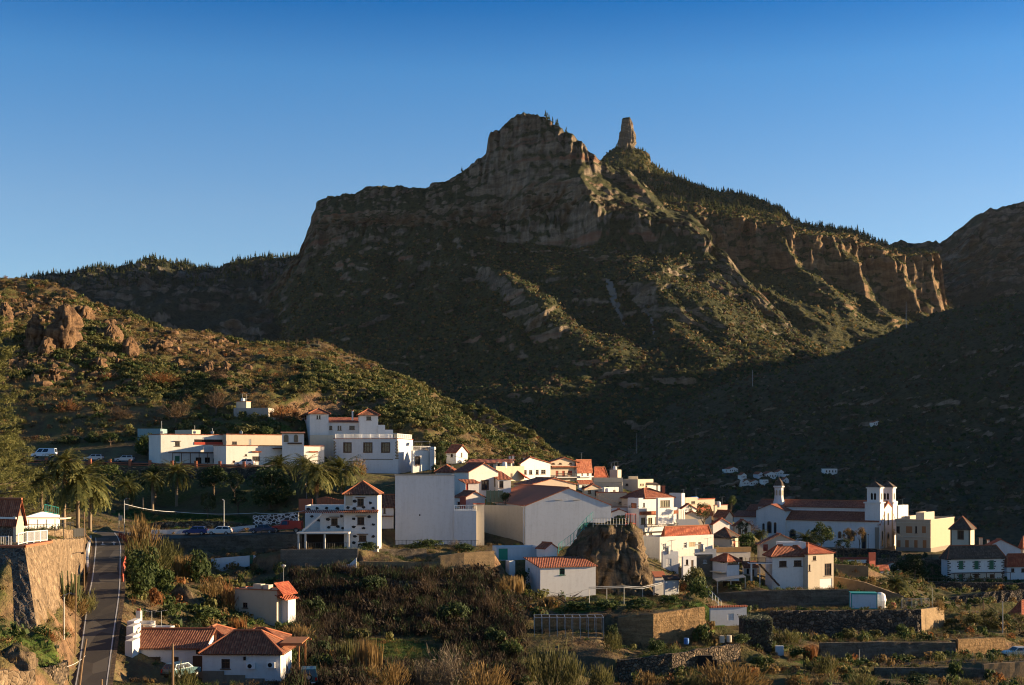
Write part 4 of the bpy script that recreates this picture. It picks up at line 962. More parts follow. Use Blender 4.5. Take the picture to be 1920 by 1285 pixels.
# --- right of the church
h = House('town_hall', 'two storey yellow building with brown shuttered doors right of the church facade', 'building')
b = h.block(1680, 1745, 1789, 976, 1034, 342, 34, None, wall='yellow', roof=('flat', .6, 'cream', .2), Fo=[('w', 1681, 987, 1687, 1000), ('b', 1698.5, 987, 1710.5, 1000, 'orangewood'), ('w', 1716, 987, 1719.5, 1000), ('b', 1728.5, 987, 1736, 1000, 'orangewood'), ('d', 1682, 1013, 1688.5, 1032, 'orangewood'), ('d', 1697, 1013, 1704, 1032, 'orangewood'), ('d', 1714, 1013, 1720.5, 1032, 'orangewood'), ('d', 1730, 1013, 1737, 1032, 'orangewood'), ('r', 1680, 980, 1745, 981, ('cream', .15)), ('r', 1680, 1006, 1745, 1007, ('cream', .12))], base=('stonetrim', .8))
h.block(1717, 1733, 1752, 961, 980, 348, 34, None, wall='cream', roof=('flat', .2), tin=False)
h.block(1690, 1696, 1735, 969, 980, 352, 34, None, wall='cream', roof=('flat', .2), tin=False)
h = House('house', 'white cube house rising behind the bell towers and yellow building', 'house')
h.block(1676, 1684, 1703, 948, 1010, 372, 36, None, wall='white', roof=('flat', .3))
h.block(1672, 1676, 1683, 940, 1010, 370, 36, None, wall='white', roof=('flat', .3), tin=False)
h.aerial(1692, 936, 948, 372)
h = House('watch_house', 'tower-like grey house with mossy hip roof and one brown window', 'house')
h.block(1782, 1819, 1827, 990, 1040, 322, 30, None, wall='tan', roof=('hip', 2.6, .4), tile='tile4', Fo=[('w', 1796.5, 996, 1806, 1011, 'surround')], base=('quoin', 1.0))
b = h.b; mb = MB(); mb.grid_box(b.P, -.35, .03, -.03, .35, -1, b.h-.02); mb.grid_box(b.P, -b.w-.03, -b.w+.35, -.03, .2, -1, b.h-.02); h.part('corner_stones', mb, 'quoin')
# --- green shutters
h = House('manor', 'white country house with green shutters, black corner stones and long mossy roof', 'house')
b = h.block(1765, 1777, 1883, 1043, 1090, 300, 76, None, wall='white', roof=('hip', 2.2, .4), tile='tile4', Ro=[('s', 1798, 1052, 1806, 1068), ('s', 1827, 1052, 1835, 1068), ('s', 1855, 1051, 1863.5, 1068), ('s', 1798, 1077, 1806, 1090), ('d', 1827, 1076, 1834, 1090), ('d', 1856, 1077, 1864, 1090)])
mb = MB(); Pq = lambda a, q, z: b.P(-q, a, z)
for i in range(13):
    z = b.h-.5-i*.42; l = .75 if i % 2 else .4
    mb.grid_box(Pq, -.03, l, -.05, .1, z, z+.26); mb.grid_box(Pq, b.d-l, b.d+.03, -.05, .1, z, z+.26)
for x0, x1, y0, y1 in ((1798, 1806, 1052, 1068), (1827, 1835, 1052, 1068), (1855, 1863.5, 1051, 1068), (1798, 1806, 1077, 1090), (1827, 1834, 1076, 1090)):
    (a0, z1), (a1, z0) = b.R_(x0, y0), b.R_(x1, y1)
    for i in range(4):
        z = z0+(z1-z0)*i/4+.1; l = .5 if i % 2 else .25
        mb.grid_box(Pq, a0-l, a0-.02, -.05, .05, z, z+.24); mb.grid_box(Pq, a1+.02, a1+l, -.05, .05, z, z+.24)
h.part('corner_stones', mb, 'blackstone')
mb = MB(); y0, z0 = b.R_(1777, 1074)
mb.grid_box(b.P, .5, 2.6, 0, b.d, z0-.06, z0); 
for i in range(8): mb.grid_box(b.P, 2.45, 2.55, b.d*i/7.1, b.d*i/7.1+.1, -.5, z0-.061)
h.part('pergola', mb, 'brown')
h = House('house', 'white house with long bright red roof and chimneys right of the tower-like house', 'house')
b = h.block(1832, 1838, 1914, 1030, 1050, 330, 80, None, wall='shadewhite', roof=('gx', 2.4, .3), tile='tile3', Ro=[('k', 1887, 1040, 1904, 1047)])
h.chimney(1839, 1008, 1022, 334, .7, 'tan')
h.chimney(1853, 1012, 1022, 334, .5)
h = House('house', 'white house with low orange red roof at the end of the lane', 'house')
h.block(1883, 1888, 1985, 1055, 1086, 306, 80, None, wall='shadewhite', roof=('hip', 1.9, .3), tile='tile3', Ro=[('w', 1896, 1066, 1902, 1073), ('w', 1915, 1066, 1921, 1073)])
h = House('house', 'cream cabin with red pyramid roof cut by the picture edge, highest in the lane', 'house')
h.block(1912, 1918, 1960, 1021, 1040, 338, 70, None, wall='cream', roof=('pyr', 2.0, .3), tile='tile3')
h = House('house', 'white house with red roof half out of frame behind the olive trees', 'house')
h.block(1893, 1915, 1990, 1152, 1180, 252, 66, None, wall='shadewhite', roof=('hip', 2.4, .35), tile='tile3')
# --- red walled yard right of the villa
h = House('store', 'low dark red walled store with flat rusty roof in front of the church', 'store')
h.block(1565, 1568, 1641, 1047, 1060, 296, 82, None, wall='redwall', roof=('flat', .2, 'redwall', .12), Ro=[('g', 1589, 1050, 1625, 1056)])
h.block(1628, 1629, 1642, 1036, 1092, 282, 74, None, wall='redwall', roof=('flat', .2), tin=False)
h.block(1629, 1630, 1641, 1052, 1092, 278, 60, None, wall='redwall', roof=('flat', .2), tin=False)
h.block(1641, 1642, 1666, 1067, 1084, 280, 74, None, wall='shadewhite', roof=('shed', .4, .2, 'L'), tile='tile3', tin=False)
# --- hut above the stone bastion
h = House('hut', 'stone hut with red tiled gable roof on the lava stone bastion', 'hut')
b = h.block(-60, 30, 44, 968, 1026, 139, 22, None, wall='stoned', roof=('gx', 1.75, .3), tile='tile', tin=False, bury=.6)
mb = MB(); mb.grid_box(b.P, -.35, .03, -.03, .35, -.5, b.h); mb.grid_box(b.P, -.1, .03, .352, b.d, -.5, b.h); h.part('end_wall', mb, 'cream')
mb = MB(); mb.grid_box(b.P, -b.w, .25, -.32, -.2, b.h-.3, b.h-.1); h.part('fascia', mb, 'whitewood')
CL = [(0, 3), (5, 2), (9, 1), (13, 1), (17, 2), (21, 1), (25, 1), (28, 2), (30, 1)]
for n_, k_ in CL:
    h = HOUSES[n_]; b = h.b
    for q in range(k_):
        p = b.P(-b.w*(.25+.4*q), b.d*.6, b.h); h.aerial(960+F*p.x/p.y, HZ-(p.z+1.9-CZ)*F/p.y, HZ-(p.z-CZ)*F/p.y, p.y)
    p = b.P(-b.w*.5, b.d*.35, b.h-.4); mb = MB(); mb.lathe(p, [(.45, 0), (.5, .5), (.45, 1.15), (.15, 1.3)], 10); h.part('water_tank', mb, 'plastic_white' if n_ % 2 else 'metal')
    p = b.P(-b.w*.2, .4, b.h); mb = MB(); mb.tube([p-Vector((0, 0, .4)), p+Vector((0, 0, .8))], .03, 5); mb.lathe(p+Vector((.1, -.1, .7)), [(.02, 0), (.3, .06), (.42, .16)], 10); h.part('satellite_dish', mb, 'plastic_white')
# ---------------------------------------------------------------- land materials
M['road'] = None
def m_road():
    t = NT('worn_asphalt'); o = t.co()
    n = t.noise(o, .35, 5, .7); f = t.noise(o, 14, 3, .7); pt = t.voro(t.map(o, (.5, .16, .5)), 1, 'F1', 'Color')
    s = t.node('ShaderNodeSeparateColor'); t.link(pt, s.inputs[0])
    col = t.ramp(n, [(.3, (.052, .044, .034)), (.7, (.085, .07, .052))])
    col = t.mix(t.mr(s.outputs[0], .5, .56, 0, .7), col, (.034, .031, .028))
    col = t.mix(t.mr(s.outputs[1], .74, .78, 0, .6), col, (.13, .115, .09))
    col = t.mix(t.mr(f, .4, .75, 0, .35), col, (.12, .105, .085))
    return t.done(col, t.bump(f, .4, .02), .9)
M['road'] = m_road()
M['paint'] = m_flat('worn_white_road_paint', (.62, .60, .56), .8, var=.4, sc=2)
def m_ground():
    t = NT('dry_earth_and_grass'); o = t.co()
    n1 = t.noise(o, .045, 5, .6); n2 = t.noise(o, .3, 5, .7); n3 = t.noise(o, 2.2, 4, .7)
    earth = t.ramp(n2, [(.32, (.075, .048, .028)), (.5, (.13, .092, .050)), (.68, (.20, .148, .08))])
    grass = t.ramp(n3, [(.3, (.04, .05, .016)), (.55, (.085, .085, .026)), (.75, (.17, .13, .05))])
    f = t.math('ADD', t.math('MULTIPLY', n1, .6), t.math('MULTIPLY', n2, .4))
    col = t.mix(t.mr(f, .44, .58), earth, grass)
    geo = t.node('ShaderNodeNewGeometry'); sp = t.node('ShaderNodeSeparateXYZ'); t.link(geo.outputs['Normal'], sp.inputs[0])
    rock = t.ramp(t.noise(t.map(o, (.6, .6, .3)), 1, 6, .75), [(.3, (.06, .04, .028)), (.5, (.17, .105, .06)), (.7, (.27, .17, .095))])
    col = t.mix(t.mr(t.math('ADD', sp.outputs[2], t.math('MULTIPLY', t.math('SUBTRACT', n2, .5), .5)), .72, .55, 0, 1), col, rock)
    return t.done(col, t.bump(t.math('ADD', n3, t.math('MULTIPLY', n2, 3)), .9, .25), .97, .1)
M['ground'] = m_ground()
def m_lawn():
    t = NT('green_grass'); o = t.co()
    col = t.ramp(t.math('ADD', t.math('MULTIPLY', t.noise(o, 1.2, 4, .7), .5), t.math('MULTIPLY', t.noise(o, .15, 3), .5)), [(.35, (.035, .07, .014)), (.5, (.06, .105, .02)), (.65, (.12, .13, .035))])
    return t.done(col, t.bump(t.noise(o, 9, 4, .7), 1, .12), .95, .1)
M['lawn'] = m_lawn()
def m_soil():
    t = NT('ploughed_soil'); o = t.co()
    col = t.ramp(t.noise(o, 1.5, 5, .7), [(.35, (.06, .04, .026)), (.65, (.14, .095, .055))])
    return t.done(col, t.bump(t.noise(o, 5, 4, .7), 1, .1), .97)
M['soil'] = m_soil()
M['scree'] = m_flat('grey_scree', (.17, .155, .13), .95, var=.4, sc=.12)
def m_earth(name, c1, c2):
    t = NT(name); o = t.co(); n1 = t.noise(o, .7, 6, .75); lay = t.noise(t.map(o, (.25, .25, 2.2)), 1, 5, .7); n2 = t.noise(o, 4, 4, .7)
    f = t.math('ADD', t.math('ADD', t.math('MULTIPLY', n1, .4), t.math('MULTIPLY', lay, .4)), t.math('MULTIPLY', n2, .2))
    col = t.ramp(f, [(.34, mul(c1, .5)), (.46, c1), (.56, c2), (.68, mul(c2, 1.3))])
    col = t.mix(t.mr(t.noise(o, .35, 4, .7), .55, .75, 0, .6), col, (.07, .075, .035))
    return t.done(col, t.bump(t.math('ADD', t.math('MULTIPLY', n1, 2.5), t.math('ADD', lay, t.math('MULTIPLY', n2, .5))), 1, .28), .97, .1)
M['earthwall'] = m_earth('eroded_ochre_earth_wall', (.22, .14, .07), (.34, .22, .11))
M['concrete'] = m_earth('weathered_grey_brown_wall', (.12, .095, .068), (.21, .17, .125))
M['crag'] = m_rock('brown_crag_rock', (.10, .073, .049), (.20, .145, .092), (.045, .05, .022), (.11, .08, .04), .45, .75, 6)
M['outcrop'] = m_rock('red_outcrop_rock', (.095, .06, .038), (.22, .135, .075), (.05, .055, .025), (.13, .09, .045), .7, .95, 6)
ROCK1, ROCK2 = (.13, .106, .078), (.29, .23, .165)
M['mtn'] = m_rock('mountain_rock_and_scrub', ROCK1, ROCK2, (.028, .040, .018), (.088, .082, .036), .30, .52, 1, (.24, .105, .062))
M['mtn2'] = m_rock('ridge_rock_and_scrub', (.17, .115, .07), (.33, .225, .13), (.033, .044, .019), (.11, .095, .04), .32, .54, 1, (.26, .12, .07))
M['mtnf'] = m_rock('far_ridge_rock', (.12, .105, .085), (.27, .22, .17), (.032, .04, .024), (.08, .078, .045), .42, .7, .8)
M['mtnd'] = m_rock('dark_valley_slope', (.14, .115, .09), (.26, .215, .17), (.034, .040, .022), (.085, .072, .04), .20, .50, 1.6)

# ---------------------------------------------------------------- retaining walls
WPTS = []
def add_tin(p): TINP.append((p[0], p[1], p[2]))
def rwall(name, label, pts, mat, t=.45, cope=None, cat='wall', tin=True, rough=None, low=1.2, group=None):
    if rough is None: rough = .08 if 'stone' in mat else .022
    P = [(W(px, yt, D), W(px, yb, D)) for px, yt, yb, D in pts]
    top = []; bot = []
    for (a, b), (c, d) in zip(P[:-1], P[1:]):
        n = max(1, int((c-a).length/.7))
        for i in range(n): top.append(a.lerp(c, i/n)); bot.append(b.lerp(d, i/n))
    top.append(P[-1][0]); bot.append(P[-1][1])
    dirn = (top[-1]-top[0]); dirn.z = 0; dirn.normalize(); nb = Vector((-dirn.y, dirn.x, 0))
    N = len(top); H = max((a-b).length for a, b in zip(top, bot)); nz = max(3, min(14, int(H/.55)))
    V = []; rr = random.Random(len(label))
    for i in range(N):
        zt = top[i].z+rr.uniform(-rough, rough)*1.3; zb = bot[i].z-low
        for k in range(nz+1):
            f = k/nz; p = Vector((top[i].x, top[i].y, zb+(zt-zb)*f))-nb*(.12*(1-f)*min(H, 3)*.4)
            V.append(p+nb*rr.uniform(-rough, rough))
        V.append(Vector((top[i].x, top[i].y, zt))+nb*t); V.append(Vector((top[i].x, top[i].y, zb))+nb*t)
    m = nz+3; mb = MB(); mb.v = V
    for i in range(N-1):
        for k in range(m): 
            k2 = (k+1) % m; mb.f.append((i*m+k, (i+1)*m+k, (i+1)*m+k2, i*m+k2)); mb.mi.append(0)
    mb.f.append(tuple(range(m))[::-1]); mb.mi.append(0); mb.f.append(tuple((N-1)*m+k for k in range(m))); mb.mi.append(0)
    o = mb.build(name, [M[mat]], None, origin=bot[N//2], label=label, cat=cat, group=group)
    if cope:
        cb = MB()
        for i in range(0, N-1):
            a, c = top[i], top[i+1]; z = Vector((0, 0, rough*1.3+.003))
            cb.face([a-nb*.15+z, c-nb*.15+z, c+nb*(t+.1)+z, a+nb*(t+.1)+z]); z2 = z+Vector((0, 0, .13)); 
            cb.face([a-nb*.15+z2, c-nb*.15+z2, c+nb*(t+.1)+z2, a+nb*(t+.1)+z2]); cb.face([a-nb*.15+z, c-nb*.15+z, c-nb*.15+z2, a-nb*.15+z2])
        off = Vector(o.location)
        for v in range(len(cb.v)): cb.v[v] = cb.v[v]-off
        cb.build('coping', [M[cope]], o, origin=(0, 0, 0))
    if tin:
        st = max(1, N//max(1, int((top[-1]-top[0]).length/1.6)))
        for i in list(range(0, N, st))+[N-1]:
            a = bot[i]+nb*.12; add_tin((a.x, a.y, a.z-.05)); b = top[i]+nb*(t+.25); add_tin((b.x, b.y, b.z-.12))
    return o

WALLS = [
 ('retaining_wall', 'grey brown street wall below the parked cars and white wall', [(272, 1013, 1042, 222), (420, 1006, 1040, 222), (563, 1001, 1036, 222)], 'concrete'),
 ('garden_wall', 'low rubble wall at the front edge of the green field above the white wall', [(283, 980, 992, 236), (400, 977, 992, 238), (478, 985, 994, 240)], 'stoner'),
 ('retaining_wall', 'block wall with railing under the lava stone house', [(526, 1031, 1061, 199), (671, 1029, 1062, 199)], 'blockg'),
 ('garden_wall', 'mottled plaster wall with shrubs in front of the blank white building', [(672, 1030, 1052, 206), (800, 1029, 1050, 209)], 'concrete'),
 ('retaining_wall', 'long low ochre block wall above the dark ravine thicket', [(674, 1053, 1071, 198), (826, 1055, 1075, 198)], 'block'),
 ('retaining_wall', 'stepped ochre block wall ending at the green door outbuilding', [(826, 1042, 1072, 198), (870, 1037, 1072, 199), (927, 1033, 1066, 201)], 'block'),
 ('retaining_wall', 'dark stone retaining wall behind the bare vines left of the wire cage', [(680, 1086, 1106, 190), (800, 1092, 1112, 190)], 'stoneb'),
 ('garden_wall', 'ochre eroded earth wall lit by the sun below the crag garden', [(1160, 1158, 1218, 180), (1225, 1151, 1216, 178), (1322, 1138, 1190, 182)], 'earthwall'),
 ('garden_wall', 'tumbled dry stone wall crossing the lower garden, sunlit', [(1160, 1238, 1285, 165), (1260, 1226, 1264, 166), (1388, 1206, 1238, 171)], 'stoner'),
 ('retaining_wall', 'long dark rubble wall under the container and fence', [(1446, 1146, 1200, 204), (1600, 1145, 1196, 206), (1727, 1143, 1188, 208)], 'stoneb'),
 ('retaining_wall', 'sunlit square stone wall end of the dark rubble wall', [(1727, 1143, 1183, 208), (1770, 1137, 1178, 217)], 'block'),
 ('retaining_wall', 'grey concrete wall carrying the white villa', [(1346, 1112, 1140, 227), (1450, 1107, 1146, 226), (1592, 1105, 1142, 227)], 'concrete'),
 ('garden_wall', 'ochre stone terrace wall right of the villa, upper one', [(1564, 1058, 1080, 262), (1628, 1062, 1086, 262)], 'block'),
 ('garden_wall', 'ochre stone wall sloping down right of the villa garage', [(1564, 1081, 1106, 244), (1620, 1092, 1116, 240), (1692, 1118, 1142, 233)], 'block'),
 ('retaining_wall', 'long grey field wall with a dark crack, below the rubble wall', [(1538, 1206, 1240, 187), (1650, 1204, 1238, 188), (1792, 1205, 1231, 190)], 'concrete'),
 ('garden_wall', 'crumbling ochre wall with rubbish in front, beside the parked car', [(1796, 1199, 1228, 192), (1885, 1196, 1224, 196)], 'earthwall'),
 ('retaining_wall', 'lowest ochre stone wall at the bottom corner of the terraces', [(1845, 1246, 1276, 172), (1960, 1238, 1268, 174)], 'block'),
 ('garden_wall', 'grey earth bank wall below the ploughed strip', [(1640, 1252, 1268, 173), (1845, 1254, 1274, 172)], 'concrete'),
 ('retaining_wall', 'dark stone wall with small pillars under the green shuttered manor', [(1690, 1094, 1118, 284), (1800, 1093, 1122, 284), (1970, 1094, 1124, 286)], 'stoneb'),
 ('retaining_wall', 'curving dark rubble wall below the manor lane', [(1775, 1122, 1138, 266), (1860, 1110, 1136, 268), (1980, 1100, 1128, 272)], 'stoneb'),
 ('garden_wall', 'plaza wall of dark stone below the yellow building', [(1642, 1048, 1080, 300), (1700, 1046, 1080, 304), (1770, 1050, 1080, 306)], 'stoner'),
 ('garden_wall', 'stone plinth wall with railing in front of the church', [(1540, 1028, 1044, 336), (1640, 1030, 1046, 328), (1690, 1034, 1048, 326)], 'stoneb'),
 ('retaining_wall', 'upper street wall of rubble under the red railing', [(-60, 868, 894, 276), (150, 874, 902, 275), (300, 878, 905, 274)], 'stoner'),
 ('retaining_wall', 'dark street wall under the terrace building and palms', [(300, 878, 900, 274), (470, 878, 900, 271), (622, 884, 905, 266)], 'stoneb'),
 ('garden_wall', 'dry stone wall at the foot of the garden slope by the road bend', [(66, 1252, 1300, 112), (100, 1250, 1300, 113), (128, 1240, 1285, 118)], 'stoner'),
 ('garden_wall', 'sunlit tumbled stone wall at the picture corner below the bastion', [(-80, 1262, 1310, 104), (0, 1257, 1310, 106), (66, 1258, 1310, 109)], 'stonel'),
]
for nm, lb, pts, mt in WALLS: rwall(nm, lb, pts, mt)
rwall('garden_wall', 'white painted wall behind the parked cars', [(283, 994, 1004, 231), (400, 992, 1003, 233), (478, 985, 1000, 235)], 'white', .25, tin=True, rough=.01)
rwall('garden_wall', 'dark stone wall with white painted joints behind the red truck', [(474, 967, 1000, 236), (560, 962, 999, 236)], 'painted', .4, rough=.03)
rwall('garden_wall', 'ochre stone wall along the road with hanging plants, left of the white parapet', [(97, 1012, 1110, 142), (130, 1011, 1098, 158), (160, 1010, 1085, 178)], 'stonel', .5)
rwall('garden_wall', 'low ochre stone terrace wall beside the iron railing', [(88, 995, 1013, 160), (137, 992, 1010, 166)], 'stonel', .4)
rwall('garden_wall', 'white wall with blue tint in the hollow below the street wall', [(396, 1048, 1076, 200), (468, 1042, 1074, 201)], 'shadewhite', .25, rough=.01)
rwall('garden_wall', 'short white wall piece right of the green gate in the hollow', [(477, 1041, 1072, 201), (489, 1050, 1072, 202)], 'shadewhite', .25, rough=.01, tin=False)
rwall('gate', 'green metal gate between the white walls in the hollow', [(467.6, 1042, 1074, 201.3), (477.2, 1041, 1072, 201.3)], 'green', .08, rough=.004, tin=False, cat='gate')
rwall('garden_wall', 'white triangular wall end below the block wall of the lava stone house', [(632, 1062, 1075, 196), (655, 1058, 1075, 196), (668, 1046, 1075, 196)], 'shadewhite', .25, rough=.01)
rwall('road_parapet', 'white painted parapet on the outer bend of the road', [(167, 1062, 1080, 176), (166, 1030, 1050, 184), (172, 1003, 1016, 203)], 'white', .3, rough=.02, tin=False)
rwall('garden_wall', 'sunlit white wall behind the pergola of the bastion terrace', [(40, 972, 1000, 166), (80, 960, 1000, 169), (112, 966, 1000, 172)], 'white', .3, rough=.03, tin=False)

# stone bastion, battered faces
mb = MB(); A = [W(-120, 1027, 129), W(46, 1027, 129), W(97, 1018, 140)]; B = [W(-120, 1150, 121), W(77, 1186, 121.5), W(119, 1130, 138)]
vv = []; rr = random.Random(2)
def face_grid(a0, a1, b0, b1, nu, nv, mi):
    base = len(mb.v)
    for i in range(nu+1):
        for k in range(nv+1):
            p = a0.lerp(a1, i/nu).lerp(b0.lerp(b1, i/nu)-Vector((0, 0, 2)), k/nv); e = 0 if i in (0, nu) else .07
            mb.v.append(p+Vector((rr.uniform(-e, e), rr.uniform(-e, e), 0)))
    for i in range(nu):
        for k in range(nv): mb.f.append((base+i*(nv+1)+k, base+(i+1)*(nv+1)+k, base+(i+1)*(nv+1)+k+1, base+i*(nv+1)+k+1)); mb.mi.append(mi)
face_grid(A[0], A[1], B[0], B[1], 20, 16, 0); face_grid(A[1], A[2], B[1], B[2], 16, 16, 1)  # light is in the stone colours: dark shaded front, tan sunlit side
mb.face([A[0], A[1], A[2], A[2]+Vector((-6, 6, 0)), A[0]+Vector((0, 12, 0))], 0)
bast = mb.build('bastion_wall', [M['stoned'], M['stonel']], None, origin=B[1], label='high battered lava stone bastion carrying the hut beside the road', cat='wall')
cb = MB(); 
for a, c in ((A[0], A[1]), (A[1], A[2])):
    n = (c-a).cross(Vector((0, 0, 1))).normalized(); z = Vector((0, 0, .22)); o1, o2 = n*.12, -n*.5
    cb.face([a+o1+z, c+o1+z, c+o2+z, a+o2+z]); cb.face([a+o1, c+o1, c+o1+z, a+o1+z]); cb.face([a+o2, c+o2, c+o2+z, a+o2+z])
cb.v = [v-Vector(bast.location) for v in cb.v]; cb.build('coping', [M['terra']], bast, origin=(0, 0, 0))
add_tin(W(20, 1020, 134)); add_tin(W(-100, 1022, 136))
for a_, c_, p, q in ((A[0], A[1], B[0], B[1]), (A[1], A[2], B[1], B[2])):
    n_ = (c_-a_).cross(Vector((0, 0, 1))).normalized()
    for i in range(9):
        c = p.lerp(q, i/8); add_tin((c.x, c.y, c.z-.2)); e = a_.lerp(c_, i/8)-n_*.15; add_tin((e.x, e.y, c.z-.6)); e = e-n_*1.0; add_tin((e.x, e.y, a_.lerp(c_, i/8).z-.3))

# ---------------------------------------------------------------- road
RL = [(139, 1285, 122), (147, 1240, 131), (155, 1180, 143), (163, 1120, 156), (171, 1085, 167), (175, 1050, 181), (178, 1022, 194), (177, 1005, 204), (172, 998, 212)]
RR = [(203, 1285, 122), (209, 1240, 131), (217, 1180, 143), (226, 1120, 156), (228, 1085, 167), (228, 1050, 181), (229, 1022, 194), (222, 1005, 204), (215, 998, 212)]
RL = [(118, 1400, 102)]+RL+[(190, 992, 222), (285, 1003, 227.5), (420, 999, 228.5), (555, 996, 229)]
RR = [(190, 1400, 102)]+RR+[(240, 1004, 215), (285, 1012, 222.8), (420, 1005, 222.9), (555, 1000, 223)]
def strip(L, Rr, n=6):
    a, b = [], []
    for (l0, l1, r0, r1) in zip(L[:-1], L[1:], Rr[:-1], Rr[1:]):
        for i in range(n): a.append(l0.lerp(l1, i/n)); b.append(r0.lerp(r1, i/n))
    a.append(L[-1]); b.append(Rr[-1]); return a, b
def smooth(v, it=4):
    for _ in range(it): v = [v[0]]+[(v[i-1]+v[i]*2+v[i+1])/4 for i in range(1, len(v)-1)]+[v[-1]]
    return v
rl, rr_ = strip([W(*p) for p in RL], [W(*p) for p in RR]); rl, rr_ = smooth(rl), smooth(rr_)
def ribbon(a, b, f0, f1, dz, i0=0, i1=None):
    mb = MB(); n = len(a) if i1 is None else i1
    up = Vector((0, 0, dz))
    for i in range(i0, n-1): mb.face([a[i].lerp(b[i], f0)+up, a[i].lerp(b[i], f1)+up, a[i+1].lerp(b[i+1], f1)+up, a[i+1].lerp(b[i+1], f0)+up])
    return mb
def struct(name, mb, mat): return mb.build(name, [M[mat]], None, origin=(0, 0, 0), kind='structure')
struct('road', ribbon(rl, rr_, 0, 1, 0), 'road')
for f0, f1 in ((-.13, -.004), (1.004, 1.13)): struct('road_verge', ribbon(rl, rr_, f0, f1, -.05), 'soil')
LN = 61
mk_ = MB()
for f0, f1 in ((.03, .065), (.93, .965)):
    r = ribbon(rl, rr_, f0, f1, .012, 0, LN); mk_.v, off = mk_.v+r.v, len(mk_.v); mk_.f += [tuple(i+off for i in f) for f in r.f]; mk_.mi += r.mi
def on_road(s, f):
    i = min(int(s), len(rl)-2); t = s-i; return rl[i].lerp(rl[i+1], t).lerp(rr_[i].lerp(rr_[i+1], t), f)+Vector((0, 0, .012))
def near_s(D): return min(range(len(rl)), key=lambda i: abs(rl[i].y-D) if i < LN else 1e9)
def arrow(D, fc, d):
    s = near_s(D); ax = (rl[s+1]-rl[s-1]).normalized()*d; sd = (rr_[s]-rl[s]).normalized(); c = on_road(s, fc)
    mk_.face([c-ax*1.7-sd*.09, c-ax*1.7+sd*.09, c+ax*.6+sd*.09, c+ax*.6-sd*.09]); mk_.face([c+ax*.6-sd*.42, c+ax*.6+sd*.42, c+ax*2.0])
arrow(196, .30, -1); arrow(196, .72, 1)
for D, wd in ((147, .3), (153, .3), (156.5, .3), (160, .3), (163, .3)):
    pass
struct('road_markings', mk_, 'paint')
mb = MB()
for D in (142, 145.5, 151, 155, 159, 162.5):
    s = near_s(D)
    ax = (rl[s+1]-rl[s-1]).normalized(); a, c = on_road(s, .12), on_road(s, .72)
    mb.face([a-ax*.22+Vector((0, 0, .006)), c-ax*.22+Vector((0, 0, .006)), c+ax*.22+Vector((0, 0, .006)), a+ax*.22+Vector((0, 0, .006))])
struct('speed_hump_marking', mb, 'paint') if False else None
for i in range(0, len(rl), 2):
    for k, f in enumerate((-.12, -.02, .5, 1.02, 1.12)):
        p = rl[i].lerp(rr_[i], f); add_tin((p.x, p.y, p.z-.22-(.1 if k in (0, 4) else 0)))
USL = [(-100, 862, 283), (60, 864, 283), (180, 868, 282), (290, 871, 280), (420, 873, 276.5), (600, 878, 270)]
USR = [(-100, 858, 292), (60, 860, 291), (180, 863, 290), (290, 866, 289), (420, 871, 281.5), (600, 874, 277.5)]
a, b = strip([W(*p) for p in USL], [W(*p) for p in USR]); struct('street', ribbon(a, b, 0, 1, .0), 'road')
for i in range(0, len(a), 3):
    for f in (-.1, .5, 1.1): p = a[i].lerp(b[i], f); add_tin((p.x, p.y, p.z-.25))

